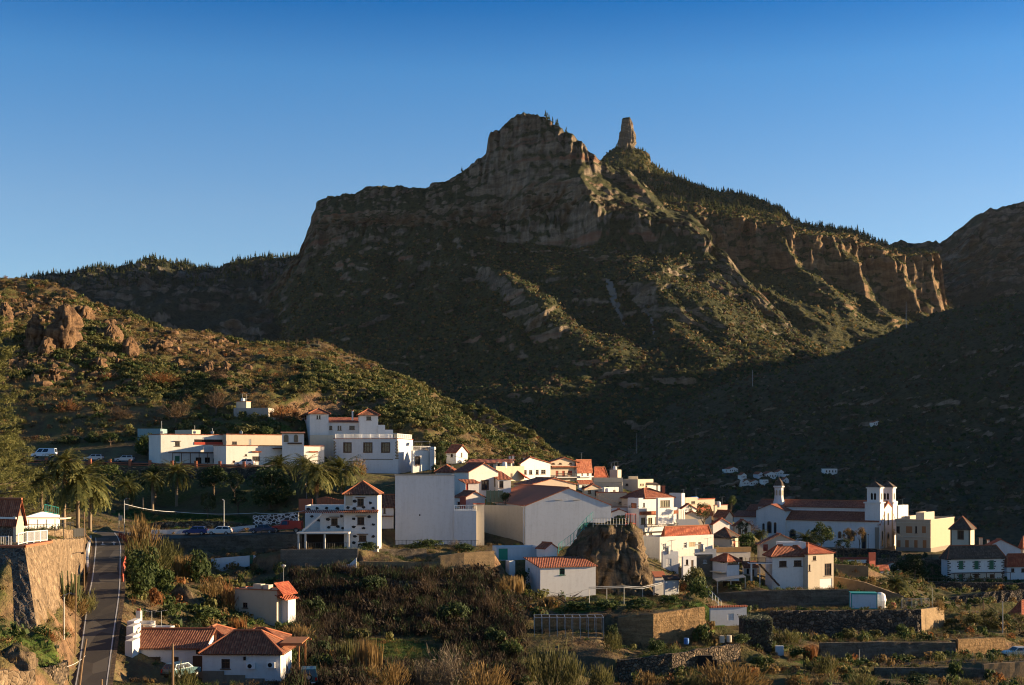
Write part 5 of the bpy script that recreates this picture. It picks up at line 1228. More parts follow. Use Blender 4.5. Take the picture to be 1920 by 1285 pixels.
# ---------------------------------------------------------------- ground control points
GP = [
 (-300, 1500, 60), (-300, 1320, 95), (-320, 1130, 130), (-330, 980, 200), (-330, 900, 260), (-330, 845, 300),
 (0, 1160, 120), (40, 1175, 121), (100, 1200, 119), (125, 1205, 128), (0, 1225, 109), (60, 1236, 111), (100, 1236, 118), (0, 1330, 98), (100, 1310, 108), (128, 1290, 117), (118, 1290, 112),
 (45, 1005, 150), (-100, 1000, 150), (-100, 985, 175), (60, 985, 175), (100, 990, 172), (150, 985, 195), (140, 1000, 172), (-200, 960, 220), (100, 965, 205), (165, 992, 203), (200, 985, 218), (150, 955, 238), (100, 930, 256), (0, 915, 262), (-120, 910, 262), (200, 930, 255),
 (230, 987, 231), (320, 978, 245), (400, 974, 248), (240, 955, 258), (330, 950, 262), (420, 962, 256), (470, 972, 248), (300, 912, 268), (450, 922, 262), (540, 930, 254), (600, 905, 258), (540, 960, 244), (620, 930, 250), (640, 893, 285), (740, 895, 280),
 (-100, 853, 296), (0, 848, 296), (150, 846, 297), (250, 840, 298), (300, 832, 302), (420, 845, 296), (520, 840, 296),
 (300, 1062, 196), (400, 1078, 196), (490, 1075, 199), (560, 1068, 196), (640, 1076, 192), (300, 1046, 214), (420, 1045, 217), (520, 1042, 217),
 (236, 1090, 168), (242, 1150, 151), (236, 1200, 141), (232, 1290, 128), (245, 1040, 198), (245, 1010, 208), (290, 1090, 182), (330, 1135, 166), (380, 1150, 162), (430, 1140, 170), (450, 1180, 163), (520, 1184, 164), (550, 1200, 160), (300, 1110, 172),
 (245, 1287, 132), (380, 1288, 130), (530, 1287, 131), (245, 1200, 149), (300, 1203, 149.5), (420, 1213, 149), (530, 1228, 147), (600, 1287, 131), (690, 1290, 131), (580, 1250, 143), (640, 1250, 145), (560, 1287, 128),
 (200, 1420, 98), (500, 1420, 100), (900, 1440, 100), (1400, 1440, 105), (1900, 1440, 110), (2300, 1440, 110), (960, 1800, 55), (300, 1800, 55), (1700, 1800, 55),
 (600, 1210, 165), (600, 1140, 182), (700, 1250, 158), (700, 1165, 178), (690, 1110, 186), (800, 1295, 140), (800, 1215, 168), (800, 1140, 184), (900, 1300, 144), (900, 1215, 170), (920, 1140, 186), (980, 1230, 168), (880, 1090, 194), (560, 1100, 188), (500, 1110, 186), (740, 1082, 196), (940, 1095, 196),
 (690, 1046, 212), (760, 1034, 217), (880, 1030, 218), (930, 1052, 207), (700, 905, 268),
 (985, 1122, 195), (950, 1108, 197), (1115, 1122, 194), (1060, 1130, 193), (1100, 1131, 199), (1220, 1121, 206), (1040, 1146, 188), (1180, 1146, 186), (1310, 1130, 193), (1120, 1150, 184), (1250, 1138, 196), (1300, 1112, 206), (1150, 1125, 212), (1180, 1100, 218),
 (1000, 1212, 170), (1130, 1210, 172), (1060, 1230, 168), (1050, 1275, 160), (1150, 1290, 158),
 (1190, 1232, 171), (1300, 1224, 176), (1400, 1222, 180), (1330, 1200, 182), (1200, 1290, 157), (1300, 1280, 160), (1400, 1262, 165), (1500, 1255, 170), (1480, 1220, 184), (1420, 1190, 195), (1400, 1172, 196), (1330, 1175, 190), (1350, 1150, 205), (1440, 1155, 214),
 (1450, 1143, 213), (1560, 1143, 216), (1650, 1141, 219), (1730, 1136, 222), (1500, 1205, 197), (1600, 1198, 203), (1700, 1193, 206), (1800, 1190, 207), (1860, 1185, 212), (1930, 1180, 218), (1780, 1160, 235), (1850, 1150, 244), (1930, 1160, 240),
 (1560, 1246, 181), (1750, 1238, 184), (1900, 1232, 190), (1960, 1225, 200), (1600, 1290, 158), (1750, 1290, 160), (1930, 1290, 162), (1700, 1255, 174),
 (1800, 1135, 258), (1900, 1128, 262), (1760, 1142, 244), (1700, 1140, 238), (2000, 1120, 275), (2100, 1130, 260), (2100, 1300, 160), (2100, 1220, 200),
 (1590, 1110, 236), (1640, 1100, 256), (1700, 1085, 282), (1680, 1090, 270), (1600, 1062, 272), (1560, 1062, 272), (1500, 1050, 290), (1430, 1040, 300), (1400, 1030, 330), (1470, 1040, 325), (1560, 1036, 340), (1650, 1040, 334), (1750, 1040, 336), (1760, 1036, 345), (1700, 1052, 306), (1640, 1052, 302), (1350, 1030, 300), (1300, 1015, 290), (1850, 1050, 320), (1950, 1060, 330),
 (850, 900, 262), (960, 900, 280), (1100, 960, 285), (1180, 1000, 280), (1220, 1010, 275), (1290, 1005, 275), (1110, 906, 322), (1200, 930, 325), (1280, 960, 322), (1350, 990, 330), (2050, 1070, 330), (2300, 1080, 330), (2300, 1200, 220),
 # behind the town the ground falls into the valley
 (900, 905, 420), (1050, 930, 420), (1100, 960, 420), (1200, 985, 420), (1350, 1015, 430), (1600, 1045, 440), (1920, 1060, 450), (2300, 1080, 450),
 (1050, 1010, 560), (1200, 1040, 560), (1600, 1060, 600), (1920, 1060, 600), (2400, 1060, 600), (900, 990, 600),
 # the scrub hill on the left
 (-100, 820, 312), (0, 812, 312), (120, 818, 310), (220, 812, 312), (330, 800, 318), (430, 795, 316), (530, 800, 315), (0, 750, 328), (150, 765, 326), (300, 770, 328), (420, 765, 330), (520, 760, 332),
 (-150, 690, 350), (0, 695, 348), (70, 690, 346), (130, 700, 345), (250, 715, 350), (360, 720, 352), (480, 730, 352), (600, 740, 345), (0, 640, 366), (60, 648, 362), (130, 655, 360), (200, 660, 368), (300, 680, 372), (420, 690, 380), (560, 690, 385), (680, 745, 352), (760, 770, 345), (820, 800, 335), (870, 820, 340), (930, 840, 355), (1000, 862, 372), (640, 795, 328), (740, 812, 326), (800, 838, 315), (880, 868, 318), (960, 872, 340), (1030, 874, 360),
 (-250, 500, 450), (-100, 512, 440), (0, 526, 430), (60, 534, 428), (130, 554, 426), (200, 592, 424), (260, 611, 422), (330, 627, 424), (400, 642, 428), (480, 657, 436), (560, 652, 446), (610, 652, 446), (650, 668, 444), (720, 702, 440), (800, 734, 436), (900, 776, 432), (980, 812, 430), (1050, 858, 425), (1075, 876, 425),
 (0, 580, 400), (130, 600, 398), (250, 640, 398), (400, 665, 405), (600, 700, 400), (750, 740, 395), (880, 800, 390), (980, 840, 392),
 (-250, 560, 520), (0, 600, 520), (200, 660, 520), (400, 720, 530), (600, 730, 540), (800, 820, 540), (950, 900, 540), (-300, 700, 640), (300, 800, 640), (700, 880, 640),
]
for p in GP: add_tin(W(*p))
for x, y, z in ((-60, 4, 55), (0, 4, 57.5), (60, 4, 55), (-60, 30, 44), (60, 30, 44), (0, 30, 46), (-400, 4, 60), (400, 4, 20), (-400, 700, 30), (500, 700, -20), (400, 300, 20), (-400, 300, 62)): TINP.append((x, y, z))
# ground triangulation
def build_tin():
    seen = {}
    for x, y, z in TINP:
        k = (round(x/.6), round(y/.6)); seen.setdefault(k, []).append((x, y, z))
    pts = [tuple(np.mean(v, axis=0)) for v in seen.values()]
    r = geometry.delaunay_2d_cdt([Vector((p[0], p[1])) for p in pts], [], [], 0, 1e-4)
    vz = []
    for i, v in enumerate(r[0]): vz.append(Vector((v.x, v.y, pts[r[3][i][0]][2])))
    return BVHTree.FromPolygons(vz, [tuple(f) for f in r[2]])
TIN = build_tin()
DOWN = Vector((0, 0, -1))
def tz(x, y):
    h = TIN.ray_cast(Vector((x, y, 900)), DOWN)
    return h[0].z if h[0] is not None else 0.0
xs = np.concatenate([np.arange(-330, -165, 4), np.arange(-165, 175, .65), np.arange(175, 400, 4)])
ys = np.concatenate([np.arange(5, 100, 2.5), np.arange(100, 250, .5), np.arange(250, 330, .7), np.arange(330, 460, 1.0), np.arange(460, 660, 4)])
XX, YY = np.meshgrid(xs, ys)
ZZ = np.array([tz(x, y) for x, y in zip(XX.ravel(), YY.ravel())]).reshape(XX.shape)
def blur(Z, k=1):
    for _ in range(k):
        Z = Z.copy(); Z[1:-1, 1:-1] = (Z[1:-1, 1:-1]*4+Z[:-2, 1:-1]+Z[2:, 1:-1]+Z[1:-1, :-2]+Z[1:-1, 2:])/8
    return Z
ZB = blur(ZZ, 12); hillm = np.clip((YY-300)/30, 0, 1)*np.clip((60-XX)/30, 0, 1)
ZZ = ZZ*(1-hillm)+ZB*hillm
Pn = np.stack([XX, YY, ZZ], -1)
ZZ = ZZ+.09*fbm(Pn*.55, 3)+hillm*(1.5*ridged(Pn*np.array([.05, .05, .03]), 4)+.7*fbm(Pn*.22, 4))
def grid_faces(ny, nx):
    i = np.arange(ny*nx).reshape(ny, nx); return np.stack([i[:-1, :-1], i[:-1, 1:], i[1:, 1:], i[1:, :-1]], -1).reshape(-1, 4)
V = np.stack([XX, YY, ZZ], -1).reshape(-1, 3)
mk('terrain', np_mesh('terrain', V, grid_faces(*XX.shape), smooth=True), [M['ground']], kind='structure')
from bisect import bisect_right
def ground(x, y):
    i = min(max(bisect_right(ys, y)-1, 0), len(ys)-2); k = min(max(bisect_right(xs, x)-1, 0), len(xs)-2)
    u = (x-xs[k])/(xs[k+1]-xs[k]); v = (y-ys[i])/(ys[i+1]-ys[i])
    return (ZZ[i, k]*(1-u)+ZZ[i, k+1]*u)*(1-v)+(ZZ[i+1, k]*(1-u)+ZZ[i+1, k+1]*u)*v
def gpt(px, D): x = (px-960)/F*D; return Vector((x, D, ground(x, D)))
def find(px, py, d0=98, d1=440):
    """first ground point seen along the photo ray (px, py)"""
    D = d0
    while D < d1:
        p = W(px, py, D)
        if ground(p.x, p.y) >= p.z: return Vector((p.x, p.y, ground(p.x, p.y)))
        D += .7
    return gpt(px, d1)

# lawns and soil strips lying on the ground
def patch(name, mat, c, rx, ry, seed=0, dz=.07, rot=0):
    c = Vector(c); n, m = 40, 10; mb = MB(); rr = np.random.default_rng(seed); ph = rr.uniform(0, 6, 4)
    for k in range(m+1):
        for i in range(n):
            a = 2*math.pi*i/n; w = 1+.14*math.sin(3*a+ph[0])+.10*math.sin(5*a+ph[1])+.06*math.sin(9*a+ph[2]); r = k/m*w
            dx, dy = rx*r*math.cos(a), ry*r*math.sin(a); x, y = c.x+dx*math.cos(rot)-dy*math.sin(rot), c.y+dx*math.sin(rot)+dy*math.cos(rot); mb.v.append(Vector((x, y, ground(x, y)+dz*(1 if k < m else -2))))
    for k in range(m):
        for i in range(n): j = (i+1) % n; mb.f.append((k*n+i, k*n+j, (k+1)*n+j, (k+1)*n+i)); mb.mi.append(0)
    return mb.build(name, [M[mat]], None, origin=(0, 0, 0), smooth=True, kind='structure')
LAWNS = [(gpt(330, 245), 10, 9), (gpt(420, 246), 5, 5), (find(750, 1225), 5.5, 6), (find(1300, 1140), 5, 5), (find(1100, 1140), 5, 3), (find(1250, 1228), 5, 3.5), (find(1540, 1248), 4.5, 3), (find(60, 1225), 3, 4), (find(1470, 1143), 5, 2.0), (find(430, 1165), 3.5, 5), (gpt(500, 310), 9, 5)]
for i, (c, rx, ry) in enumerate(LAWNS): patch('lawn', 'lawn', c, rx, ry, i)
patch('soil_strip', 'soil', find(1700, 1246), 9, 2.2, 30)
SHZ = ([640, 1250, 1600, 2000, 2600, 3400], [80, 215, 235, 262, 285, 360])
# ---------------------------------------------------------------- mountains: lofted rock masses, each with its own distance and back side
LOFTS = {}
def loft(name, cols, du, segs, weights, mat, fn, back=((60, .0), (500, -.9)), us=None, smooth=False):
    px = np.array([c[0] for c in cols], float); nk = len(cols[0][1])
    py = np.array([[n[0] for n in c[1]] for c in cols], float); DD = np.array([[n[1] for n in c[1]] for c in cols], float)
    u = np.arange(px[0], px[-1]+.01, du)
    PY = np.stack([np.interp(u, px, py[:, k]) for k in range(nk)], 1); PD = np.stack([np.interp(u, px, DD[:, k]) for k in range(nk)], 1)
    X = (u[:, None]-960)/F*PD; Z = CZ+(HZ-PY)/F*PD; Y = PD
    # back side: drop behind the crest
    for dy, k in back:
        X = np.concatenate([X, X[:, nk-1:nk]], 1); Y = np.concatenate([Y, Y[:, nk-1:nk]+dy], 1); Z = np.concatenate([Z, Z[:, nk-1:nk]+dy*k], 1)
    wt = list(weights)+[weights[-1]]*len(back); sg = list(segs)+[4, 8]
    rows = []; wr = []
    for k in range(X.shape[1]-1):
        n = sg[k]
        for i in range(n):
            t = i/n; rows.append((X[:, k]*(1-t)+X[:, k+1]*t, Y[:, k]*(1-t)+Y[:, k+1]*t, Z[:, k]*(1-t)+Z[:, k+1]*t)); wr.append([wt[k][j]*(1-t)+wt[k+1][j]*t for j in range(len(wt[0]))])
    rows.append((X[:, -1], Y[:, -1], Z[:, -1])); wr.append(wt[-1])
    P = np.stack([np.stack(r, -1) for r in rows], 0)      # (rows, cols, 3)
    wr = np.array(wr)[:, None, :]
    D = fn(P, wr, u[None, :])
    P = P+D
    me = np_mesh(name, P.reshape(-1, 3), grid_faces(P.shape[0], P.shape[1]), smooth=smooth)
    mk(name, me, [M[mat]], kind='structure'); LOFTS[name] = (P, wr[:, 0, :])
    return P
def sm(P, s): return P*np.array(s)
def gullies(P, sx=1/130., sz=1/520.):
    w = fbm(sm(P, (1/300., 1/300., 1/300.)), 3)*60
    Q = P.copy(); Q[..., 0] += w; return ridged(sm(Q, (sx, sx*.5, sz)), 5, .52)
def columns(P, s=1/34.):
    return .9-ridged(sm(P, (s, s, s*.12)), 4, .6)-.5*ridged(sm(P, (s*2.9, s*2.9, s*.45)), 3, .55)
def ledges(P, h=22.):
    z = P[..., 2]/h+fbm(sm(P, (1/180., 1/180., 1/400.)), 3)*1.2
    f = z-np.floor(z); return np.where(f < .75, f/.75, (1-f)/.25)
def spur(u, P, x0, z0, x1, z1, w0, w1, amp):
    """buttress running down the slope from (x0,z0) to (x1,z1) in metres across and up"""
    t = (z0-P[..., 2])/(z0-z1); tc = np.clip(t, 0, 1); xc = x0+(x1-x0)*tc; w = w0+(w1-w0)*tc
    d = (P[..., 0]-xc)/w; return amp*np.exp(-d*d)*np.clip(t*4+1, 0, 1)*np.clip((1.35-t)*3, 0, 1)

# weights per node: (gully, column, ledge, fine)
GS, CS = (1, .0, .1, .6), (.12, 1, .8, 1)
SL = (.9, .15, .3, .8); CR = (.05, .35, .3, .6)
def n7(*y): return list(zip(y, (760, 1150, 1560, 1860, 2034, 2043, 2090, 2103)))
M1 = [
 (300, n7(960, 870, 790, 730, 700, 690, 680, 672)),
 (420, n7(960, 850, 760, 700, 670, 660, 650, 640)), (450, n7(960, 850, 757, 690, 645, 625, 612, 600)), (480, n7(960, 850, 754, 675, 615, 595, 580, 562)),
 (520, n7(960, 850, 748, 645, 560, 540, 530, 518)), (562, n7(960, 850, 740, 600, 500, 488, 482, 476)), (572, n7(960, 850, 736, 592, 480, 462, 450, 442)),
 (592, n7(960, 850, 730, 585, 472, 430, 410, 377)), (622, n7(960, 850, 728, 580, 470, 428, 410, 365)), (660, n7(960, 850, 727, 575, 467, 424, 408, 362)), (690, n7(960, 850, 725, 572, 465, 420, 405, 350)),
 (720, n7(960, 850, 724, 570, 463, 420, 403, 348)), (790, n7(960, 850, 720, 560, 456, 425, 400, 352)), (830, n7(960, 850, 718, 555, 452, 424, 392, 340)),
 (870, n7(960, 850, 715, 550, 452, 420, 380, 315)), (910, n7(955, 850, 710, 530, 455, 420, 374, 291)), (918, n7(955, 850, 710, 530, 455, 420, 371, 250)), (944, n7(955, 850, 707, 524, 456, 419, 363, 236)),
 (957, n7(955, 850, 705, 520, 458, 418, 358, 217)), (990, n7(953, 849, 702, 520, 464, 408, 354, 212)), (1020, n7(950, 845, 700, 520, 468, 400, 352, 216)), (1040, n7(950, 842, 700, 522, 471, 398, 350, 233)), (1068, n7(950, 840, 700, 525, 475, 394, 349, 249)), (1092, n7(950, 840, 700, 527, 476, 392, 349, 264)), (1110, n7(950, 840, 700, 530, 478, 392, 350, 290)),
 (1130, n7(950, 840, 698, 531, 479, 393, 352, 300)), (1160, n7(948, 838, 696, 533, 480, 396, 360, 311)), (1190, n7(945, 835, 695, 535, 482, 400, 370, 326)), (1215, n7(945, 832, 695, 538, 484, 408, 385, 350)), (1250, n7(945, 830, 695, 542, 486, 418, 405, 390)),
 (1290, n7(942, 828, 692, 550, 492, 430, 415, 400)), (1325, n7(940, 826, 690, 560, 500, 455, 440, 426)), (1338, n7(940, 825, 690, 570, 512, 490, 476, 462)), (1380, n7(940, 825, 690, 600, 545, 530, 518, 505)), (1420, n7(938, 823, 692, 620, 580, 566, 556, 545)),
 (1480, n7(935, 820, 698, 652, 632, 622, 612, 602)), (1560, n7(935, 820, 725, 700, 690, 682, 676, 670)), (1700, n7(935, 830, 780, 760, 750, 745, 740, 735))]
M1 = [(p, [(y+0*k+(70 if p > 930 and k == 0 else 0)+(min(1, max(0, (p-930)/260))*55 if k == 1 else 0), d-(p-950)*(.48 if k > 2 else .2 if k == 2 else 0)*(1 if p < 1260 else 310/(p-950))+(min(p, 1250)-1092)*(1.0 if k > 5 and 1092 < p < 1330 else 0)) for k, (y, d) in enumerate(q)]) for p, q in M1]
def f1(P, w, u):
    g = gullies(P); c = columns(P); l = ledges(P); f = fbm(sm(P, (1/22.,)*3), 4)
    d = w[..., 0]*(g-.2)*22+w[..., 0]*ridged(sm(P, (1/45., 1/60., 1/150.)), 4)*5+w[..., 1]*c*15+w[..., 2]*l*5+w[..., 3]*f*5
    d = d+fbm(sm(P, (1/260., 1/260., 1/260.)), 3)*18*np.clip(w[..., 0]+.2, 0, 1)
    d = d+spur(u, P, -30, CZ+270, 90, CZ+125, 14, 42, 62)+spur(u, P, 175, CZ+225, 215, CZ+120, 16, 30, 26)+spur(u, P, 300, CZ+270, 430, CZ+110, 16, 40, 55)+spur(u, P, 100, CZ+420, 130, CZ+300, 14, 26, 34)
    d = d+spur(u, P, 180, CZ+440, 290, CZ+300, 10, 22, 24)
    D = np.zeros_like(P); D[..., 1] = -d; D[..., 2] = .35*(w[..., 3]*f*3+w[..., 0]*g*4); D[..., 0] = w[..., 1]*fbm(sm(P, (1/30., 1/30., 1/18.)), 3)*3.5
    return D
loft('mountain', M1, 2.6, (34, 44, 62, 50, 14, 22, 40), (GS, GS, GS, GS, SL, CS, SL, (.06, .8, .5, .8)), 'mtn', f1, back=((70, -.05), (500, -.9)))

def overlay(name, nm, mat, line, wd, dz=.8):
    P = LOFTS[nm][0]; px = P[..., 0]/P[..., 1]*F+960; py = HZ-(P[..., 2]-CZ)/P[..., 1]*F
    ly = [q[1] for q in line]; c = np.interp(py, ly, [q[0] for q in line]); h = np.interp(py, ly, wd)
    ins = (np.abs(px-c) < h*(1+.5*fbm(sm(P, (1/9.,)*3), 3))) & (py > ly[0]) & (py < ly[-1]); f = grid_faces(*P.shape[:2]); k = ins.ravel()[f].all(1)
    a = P[1:, :-1]-P[:-1, :-1]; b = P[:-1, 1:]-P[:-1, :-1]; N = np.zeros_like(P); n = np.cross(a, b); n /= np.linalg.norm(n, axis=-1)[..., None]+1e-9; n[n[..., 1] > 0] *= -1; N[:-1, :-1] = n
    V = (P+N*dz).reshape(-1, 3); q = f[k]; u, inv = np.unique(q, return_inverse=True); mk(name, np_mesh(name, V[u], inv.reshape(q.shape)), [M[mat]], kind='structure')
overlay('scree', 'mountain', 'scree', [(1142, 524), (1150, 560), (1170, 612)], [9, 9, 3])
overlay('scree', 'mountain', 'scree', [(1196, 555), (1222, 600), (1228, 640)], [2, 5, 2])
def n5(*y): return list(zip(y, (1500, 1820, 2200, 2212, 2600)))
M2 = [
 (1050, n5(760, 680, 540, 470, 420)), (1100, n5(730, 650, 500, 430, 345)), (1128, n5(720, 640, 495, 420, 298)), (1142, n5(720, 640, 493, 415, 284)), (1158, n5(720, 640, 490, 410, 277)), (1198, n5(720, 640, 490, 404, 281)), (1213, n5(720, 640, 490, 403, 289)), (1220, n5(720, 640, 492, 402, 304)), (1260, n5(720, 640, 495, 402, 330)), (1300, n5(720, 640, 500, 404, 346)),
 (1340, n5(720, 640, 505, 408, 358)), (1380, n5(720, 640, 508, 412, 362)), (1420, n5(720, 642, 508, 416, 374)), (1462, n5(722, 645, 508, 420, 389)), (1480, n5(722, 645, 508, 424, 405)), (1486, n5(722, 645, 510, 436, 415)), (1530, n5(724, 648, 520, 442, 425)), (1580, n5(726, 650, 545, 446, 431)), (1606, n5(728, 655, 568, 450, 434)), (1612, n5(728, 655, 572, 455, 441)),
 (1650, n5(730, 660, 585, 468, 456)), (1684, n5(732, 662, 590, 480, 466)), (1720, n5(734, 665, 592, 480, 468)), (1752, n5(736, 668, 594, 480, 470)), (1764, n5(738, 670, 596, 500, 488)), (1770, n5(740, 672, 598, 560, 552)), (1800, n5(750, 690, 620, 600, 595))]
M2 = [(p, [(y, d+(max(0, p-1530)*.62 if k > 0 else 0)) for k, (y, d) in enumerate(q)]) for p, q in M2]
def f2(P, w, u):
    g = gullies(P, 1/110.); c = columns(P, 1/42.); l = ledges(P, 30.); f = fbm(sm(P, (1/24.,)*3), 4)
    d = w[..., 0]*(g-.2)*20+w[..., 1]*c*20+w[..., 2]*l*6+w[..., 3]*f*6
    d = d+spur(u, P, 560, CZ+330, 600, CZ+230, 16, 26, 50)+spur(u, P, 445, CZ+340, 540, CZ+190, 14, 40, 45)+spur(u, P, 655, CZ+340, 690, CZ+230, 14, 20, 40)
    D = np.zeros_like(P); D[..., 1] = -d; D[..., 2] = .4*(w[..., 3]*f*4); D[..., 0] = w[..., 1]*fbm(sm(P, (1/30., 1/30., 1/18.)), 3)*4
    return D
loft('mountain_ridge', M2, 2.6, (24, 60, 40, 44), (GS, GS, SL, CS, (.1, .1, .1, .8)), 'mtn2', f2)

def n3(*y): return list(zip(y, (2300, 2900, 3150, 3300)))
M3 = [(1560, n3(700, 570, 545, 495)), (1640, n3(690, 550, 525, 473)), (1672, n3(690, 550, 515, 458)), (1690, n3(690, 550, 513, 452)), (1712, n3(690, 550, 511, 456)), (1750, n3(690, 550, 511, 456)), (1758, n3(690, 550, 511, 451)), (1762, n3(690, 550, 511, 458)), (1770, n3(690, 550, 510, 457)), (1800, n3(690, 545, 495, 435)), (1838, n3(690, 535, 475, 405)), (1862, n3(690, 530, 465, 393)), (1900, n3(690, 530, 460, 385)), (1925, n3(690, 525, 455, 381)), (2050, n3(690, 510, 425, 357)), (2300, n3(700, 510, 435, 375)), (2600, n3(700, 530, 475, 415))]
def f3(P, w, u):
    g = gullies(P, 1/170.); c = columns(P, 1/55.); f = fbm(sm(P, (1/30.,)*3), 4)
    D = np.zeros_like(P); D[..., 1] = -(w[..., 0]*g*55+w[..., 1]*c*34+w[..., 3]*f*22); D[..., 2] = w[..., 3]*(f*11+5*ridged(sm(P, (1/70.,)*3), 3)); return D
loft('far_mountain', M3, 5, (40, 40, 24), (GS, (.9, .5, .3, .8), CS, CR), 'mtnf', f3)
def n4(*y): return list(zip(y, (1900, 2400, 2650, 2800)))
M0 = [(-500, n4(720, 620, 570, 545)), (-200, n4(720, 600, 560, 535)), (0, n4(720, 590, 548, 530)), (50, n4(715, 585, 545, 526)), (130, n4(712, 580, 535, 515)), (180, n4(710, 575, 530, 505)), (240, n4(708, 570, 525, 500)), (300, n4(706, 565, 520, 490)), (350, n4(705, 565, 522, 498)), (380, n4(705, 567, 525, 507)), (405, n4(704, 567, 525, 508)), (430, n4(703, 562, 518, 495)), (470, n4(702, 558, 512, 487)), (530, n4(700, 555, 510, 487)), (560, n4(700, 552, 505, 480)), (650, n4(700, 545, 500, 470)), (800, n4(700, 545, 500, 470))]
loft('wooded_ridge', M0, 4, (40, 36, 24), (GS, GS, (.7, .5, .3, .8), CR), 'mtnf', f3)
# right hill in front of the mountain, rising out of frame to the ridge that shades the valley
def nh(*y): return list(zip(y, (520, 700, 860, 1020, 1180, 1300)))
M4 = [(900, nh(1120, 1000, 960, 945, 935, 930)), (1050, nh(1120, 1000, 950, 925, 905, 895)), (1180, nh(1120, 1000, 945, 900, 850, 815)), (1250, nh(1120, 1000, 940, 885, 815, 762)), (1330, nh(1120, 1005, 940, 875, 795, 733)), (1400, nh(1120, 1010, 940, 868, 778, 708)), (1480, nh(1120, 1015, 940, 860, 765, 691)), (1560, nh(1120, 1020, 938, 850, 748, 666)), (1640, nh(1120, 1025, 935, 838, 725, 636)), (1700, nh(1120, 1030, 932, 828, 705, 611)), (1760, nh(1120, 1035, 930, 818, 685, 586)), (1850, nh(1120, 1040, 925, 805, 665, 566)), (1920, nh(1120, 1045, 920, 795, 650, 549)), (2050, nh(1120, 1045, 910, 770, 610, 512)), (2300, nh(1120, 1045, 890, 720, 550, 440)), (2700, nh(1120, 1045, 870, 680, 480, 350))]
def f4(P, w, u):
    g = gullies(P, 1/85., 1/400.); f = fbm(sm(P, (1/14.,)*3), 4); b = fbm(sm(P, (1/120.,)*3), 3); l = ledges(P, 9.)
    D = np.zeros_like(P); k = w[..., 0]; D[..., 1] = -(k*g*14+f*3+b*12*k+k*ridged(sm(P, (1/30., 1/30., 1/90.)), 4)*4); D[..., 2] = k*(f*1.6+b*4+l*1.6); return D
loft('valley_slope', M4, 2.6, (40, 60, 60, 60, 50), (GS, GS, GS, GS, GS, (.25, .2, .2, .8)), 'mtnd', f4, back=((120, -.1), (500, -.5)))
# hidden ridge to the right (out of frame) that keeps the valley floor in shade
yy = np.linspace(640, 3400, 150); ss = np.linspace(-1, 1, 40)
cx = np.interp(yy, [640, 1250, 1500, 2000, 2600, 3400], [600, 830, 930, 1085, 1290, 1600]); cz = CZ+np.interp(yy, SHZ[0], SHZ[1])
Pm = np.stack([cx[:, None]+ss[None, :]*420+180, yy[:, None]+0*ss[None, :], np.where(ss[None, :] < -.43, 1, 1)*(cz[:, None]-np.abs(ss[None, :]+.43)**1.1*430)], -1)
Pm[..., 2] += fbm(sm(Pm, (1/110.,)*3), 5)*14
mk('shade_ridge', np_mesh('shade_ridge', Pm.reshape(-1, 3), grid_faces(150, 40)), [M['mtnd']], kind='structure')
yy = np.linspace(2700, 5200, 60); cx = np.interp(yy, [2700, 5200], [2050, 2500])  # second unseen ridge, added to put the far mountain in shade
Pm = np.stack([cx[:, None]+ss[None, :]*800+300, yy[:, None]+0*ss[None, :], CZ+880-np.abs(ss[None, :]+.4)**1.1*700+0*cx[:, None]], -1); Pm[..., 2] += fbm(sm(Pm, (1/160.,)*3), 5)*30
mk('shade_ridge', np_mesh('shade_ridge', Pm.reshape(-1, 3), grid_faces(60, 40)), [M['mtnf']], kind='structure')
xx = np.linspace(150, 330, 40); yq = np.linspace(262, 380, 40); XQ, YQ = np.meshgrid(xx, yq)
hq = 70*np.exp(-((XQ-205)/34)**2-((YQ-322)/26)**2); PQ = np.stack([XQ, YQ, 8+hq], -1); PQ[..., 2] += fbm(sm(PQ, (1/12.,)*3), 4)*1.5
mk('side_hill', np_mesh('side_hill', PQ.reshape(-1, 3), grid_faces(40, 40), smooth=True), [M['ground']], kind='structure')

# distance of a slope along a photo ray
LBVH = {}
def loft_D(nm, px, py):
    if nm not in LBVH:
        P, _ = LOFTS[nm]; q = grid_faces(P.shape[0], P.shape[1]); LBVH[nm] = BVHTree.FromPolygons([tuple(v) for v in P.reshape(-1, 3)], [tuple(f) for f in q])
    d = Vector(((px-960)/F, 1, (HZ-py)/F)).normalized(); h = LBVH[nm].ray_cast(Vector((0, 0, CZ)), d)
    return h[0].y if h[0] is not None else 1000.0
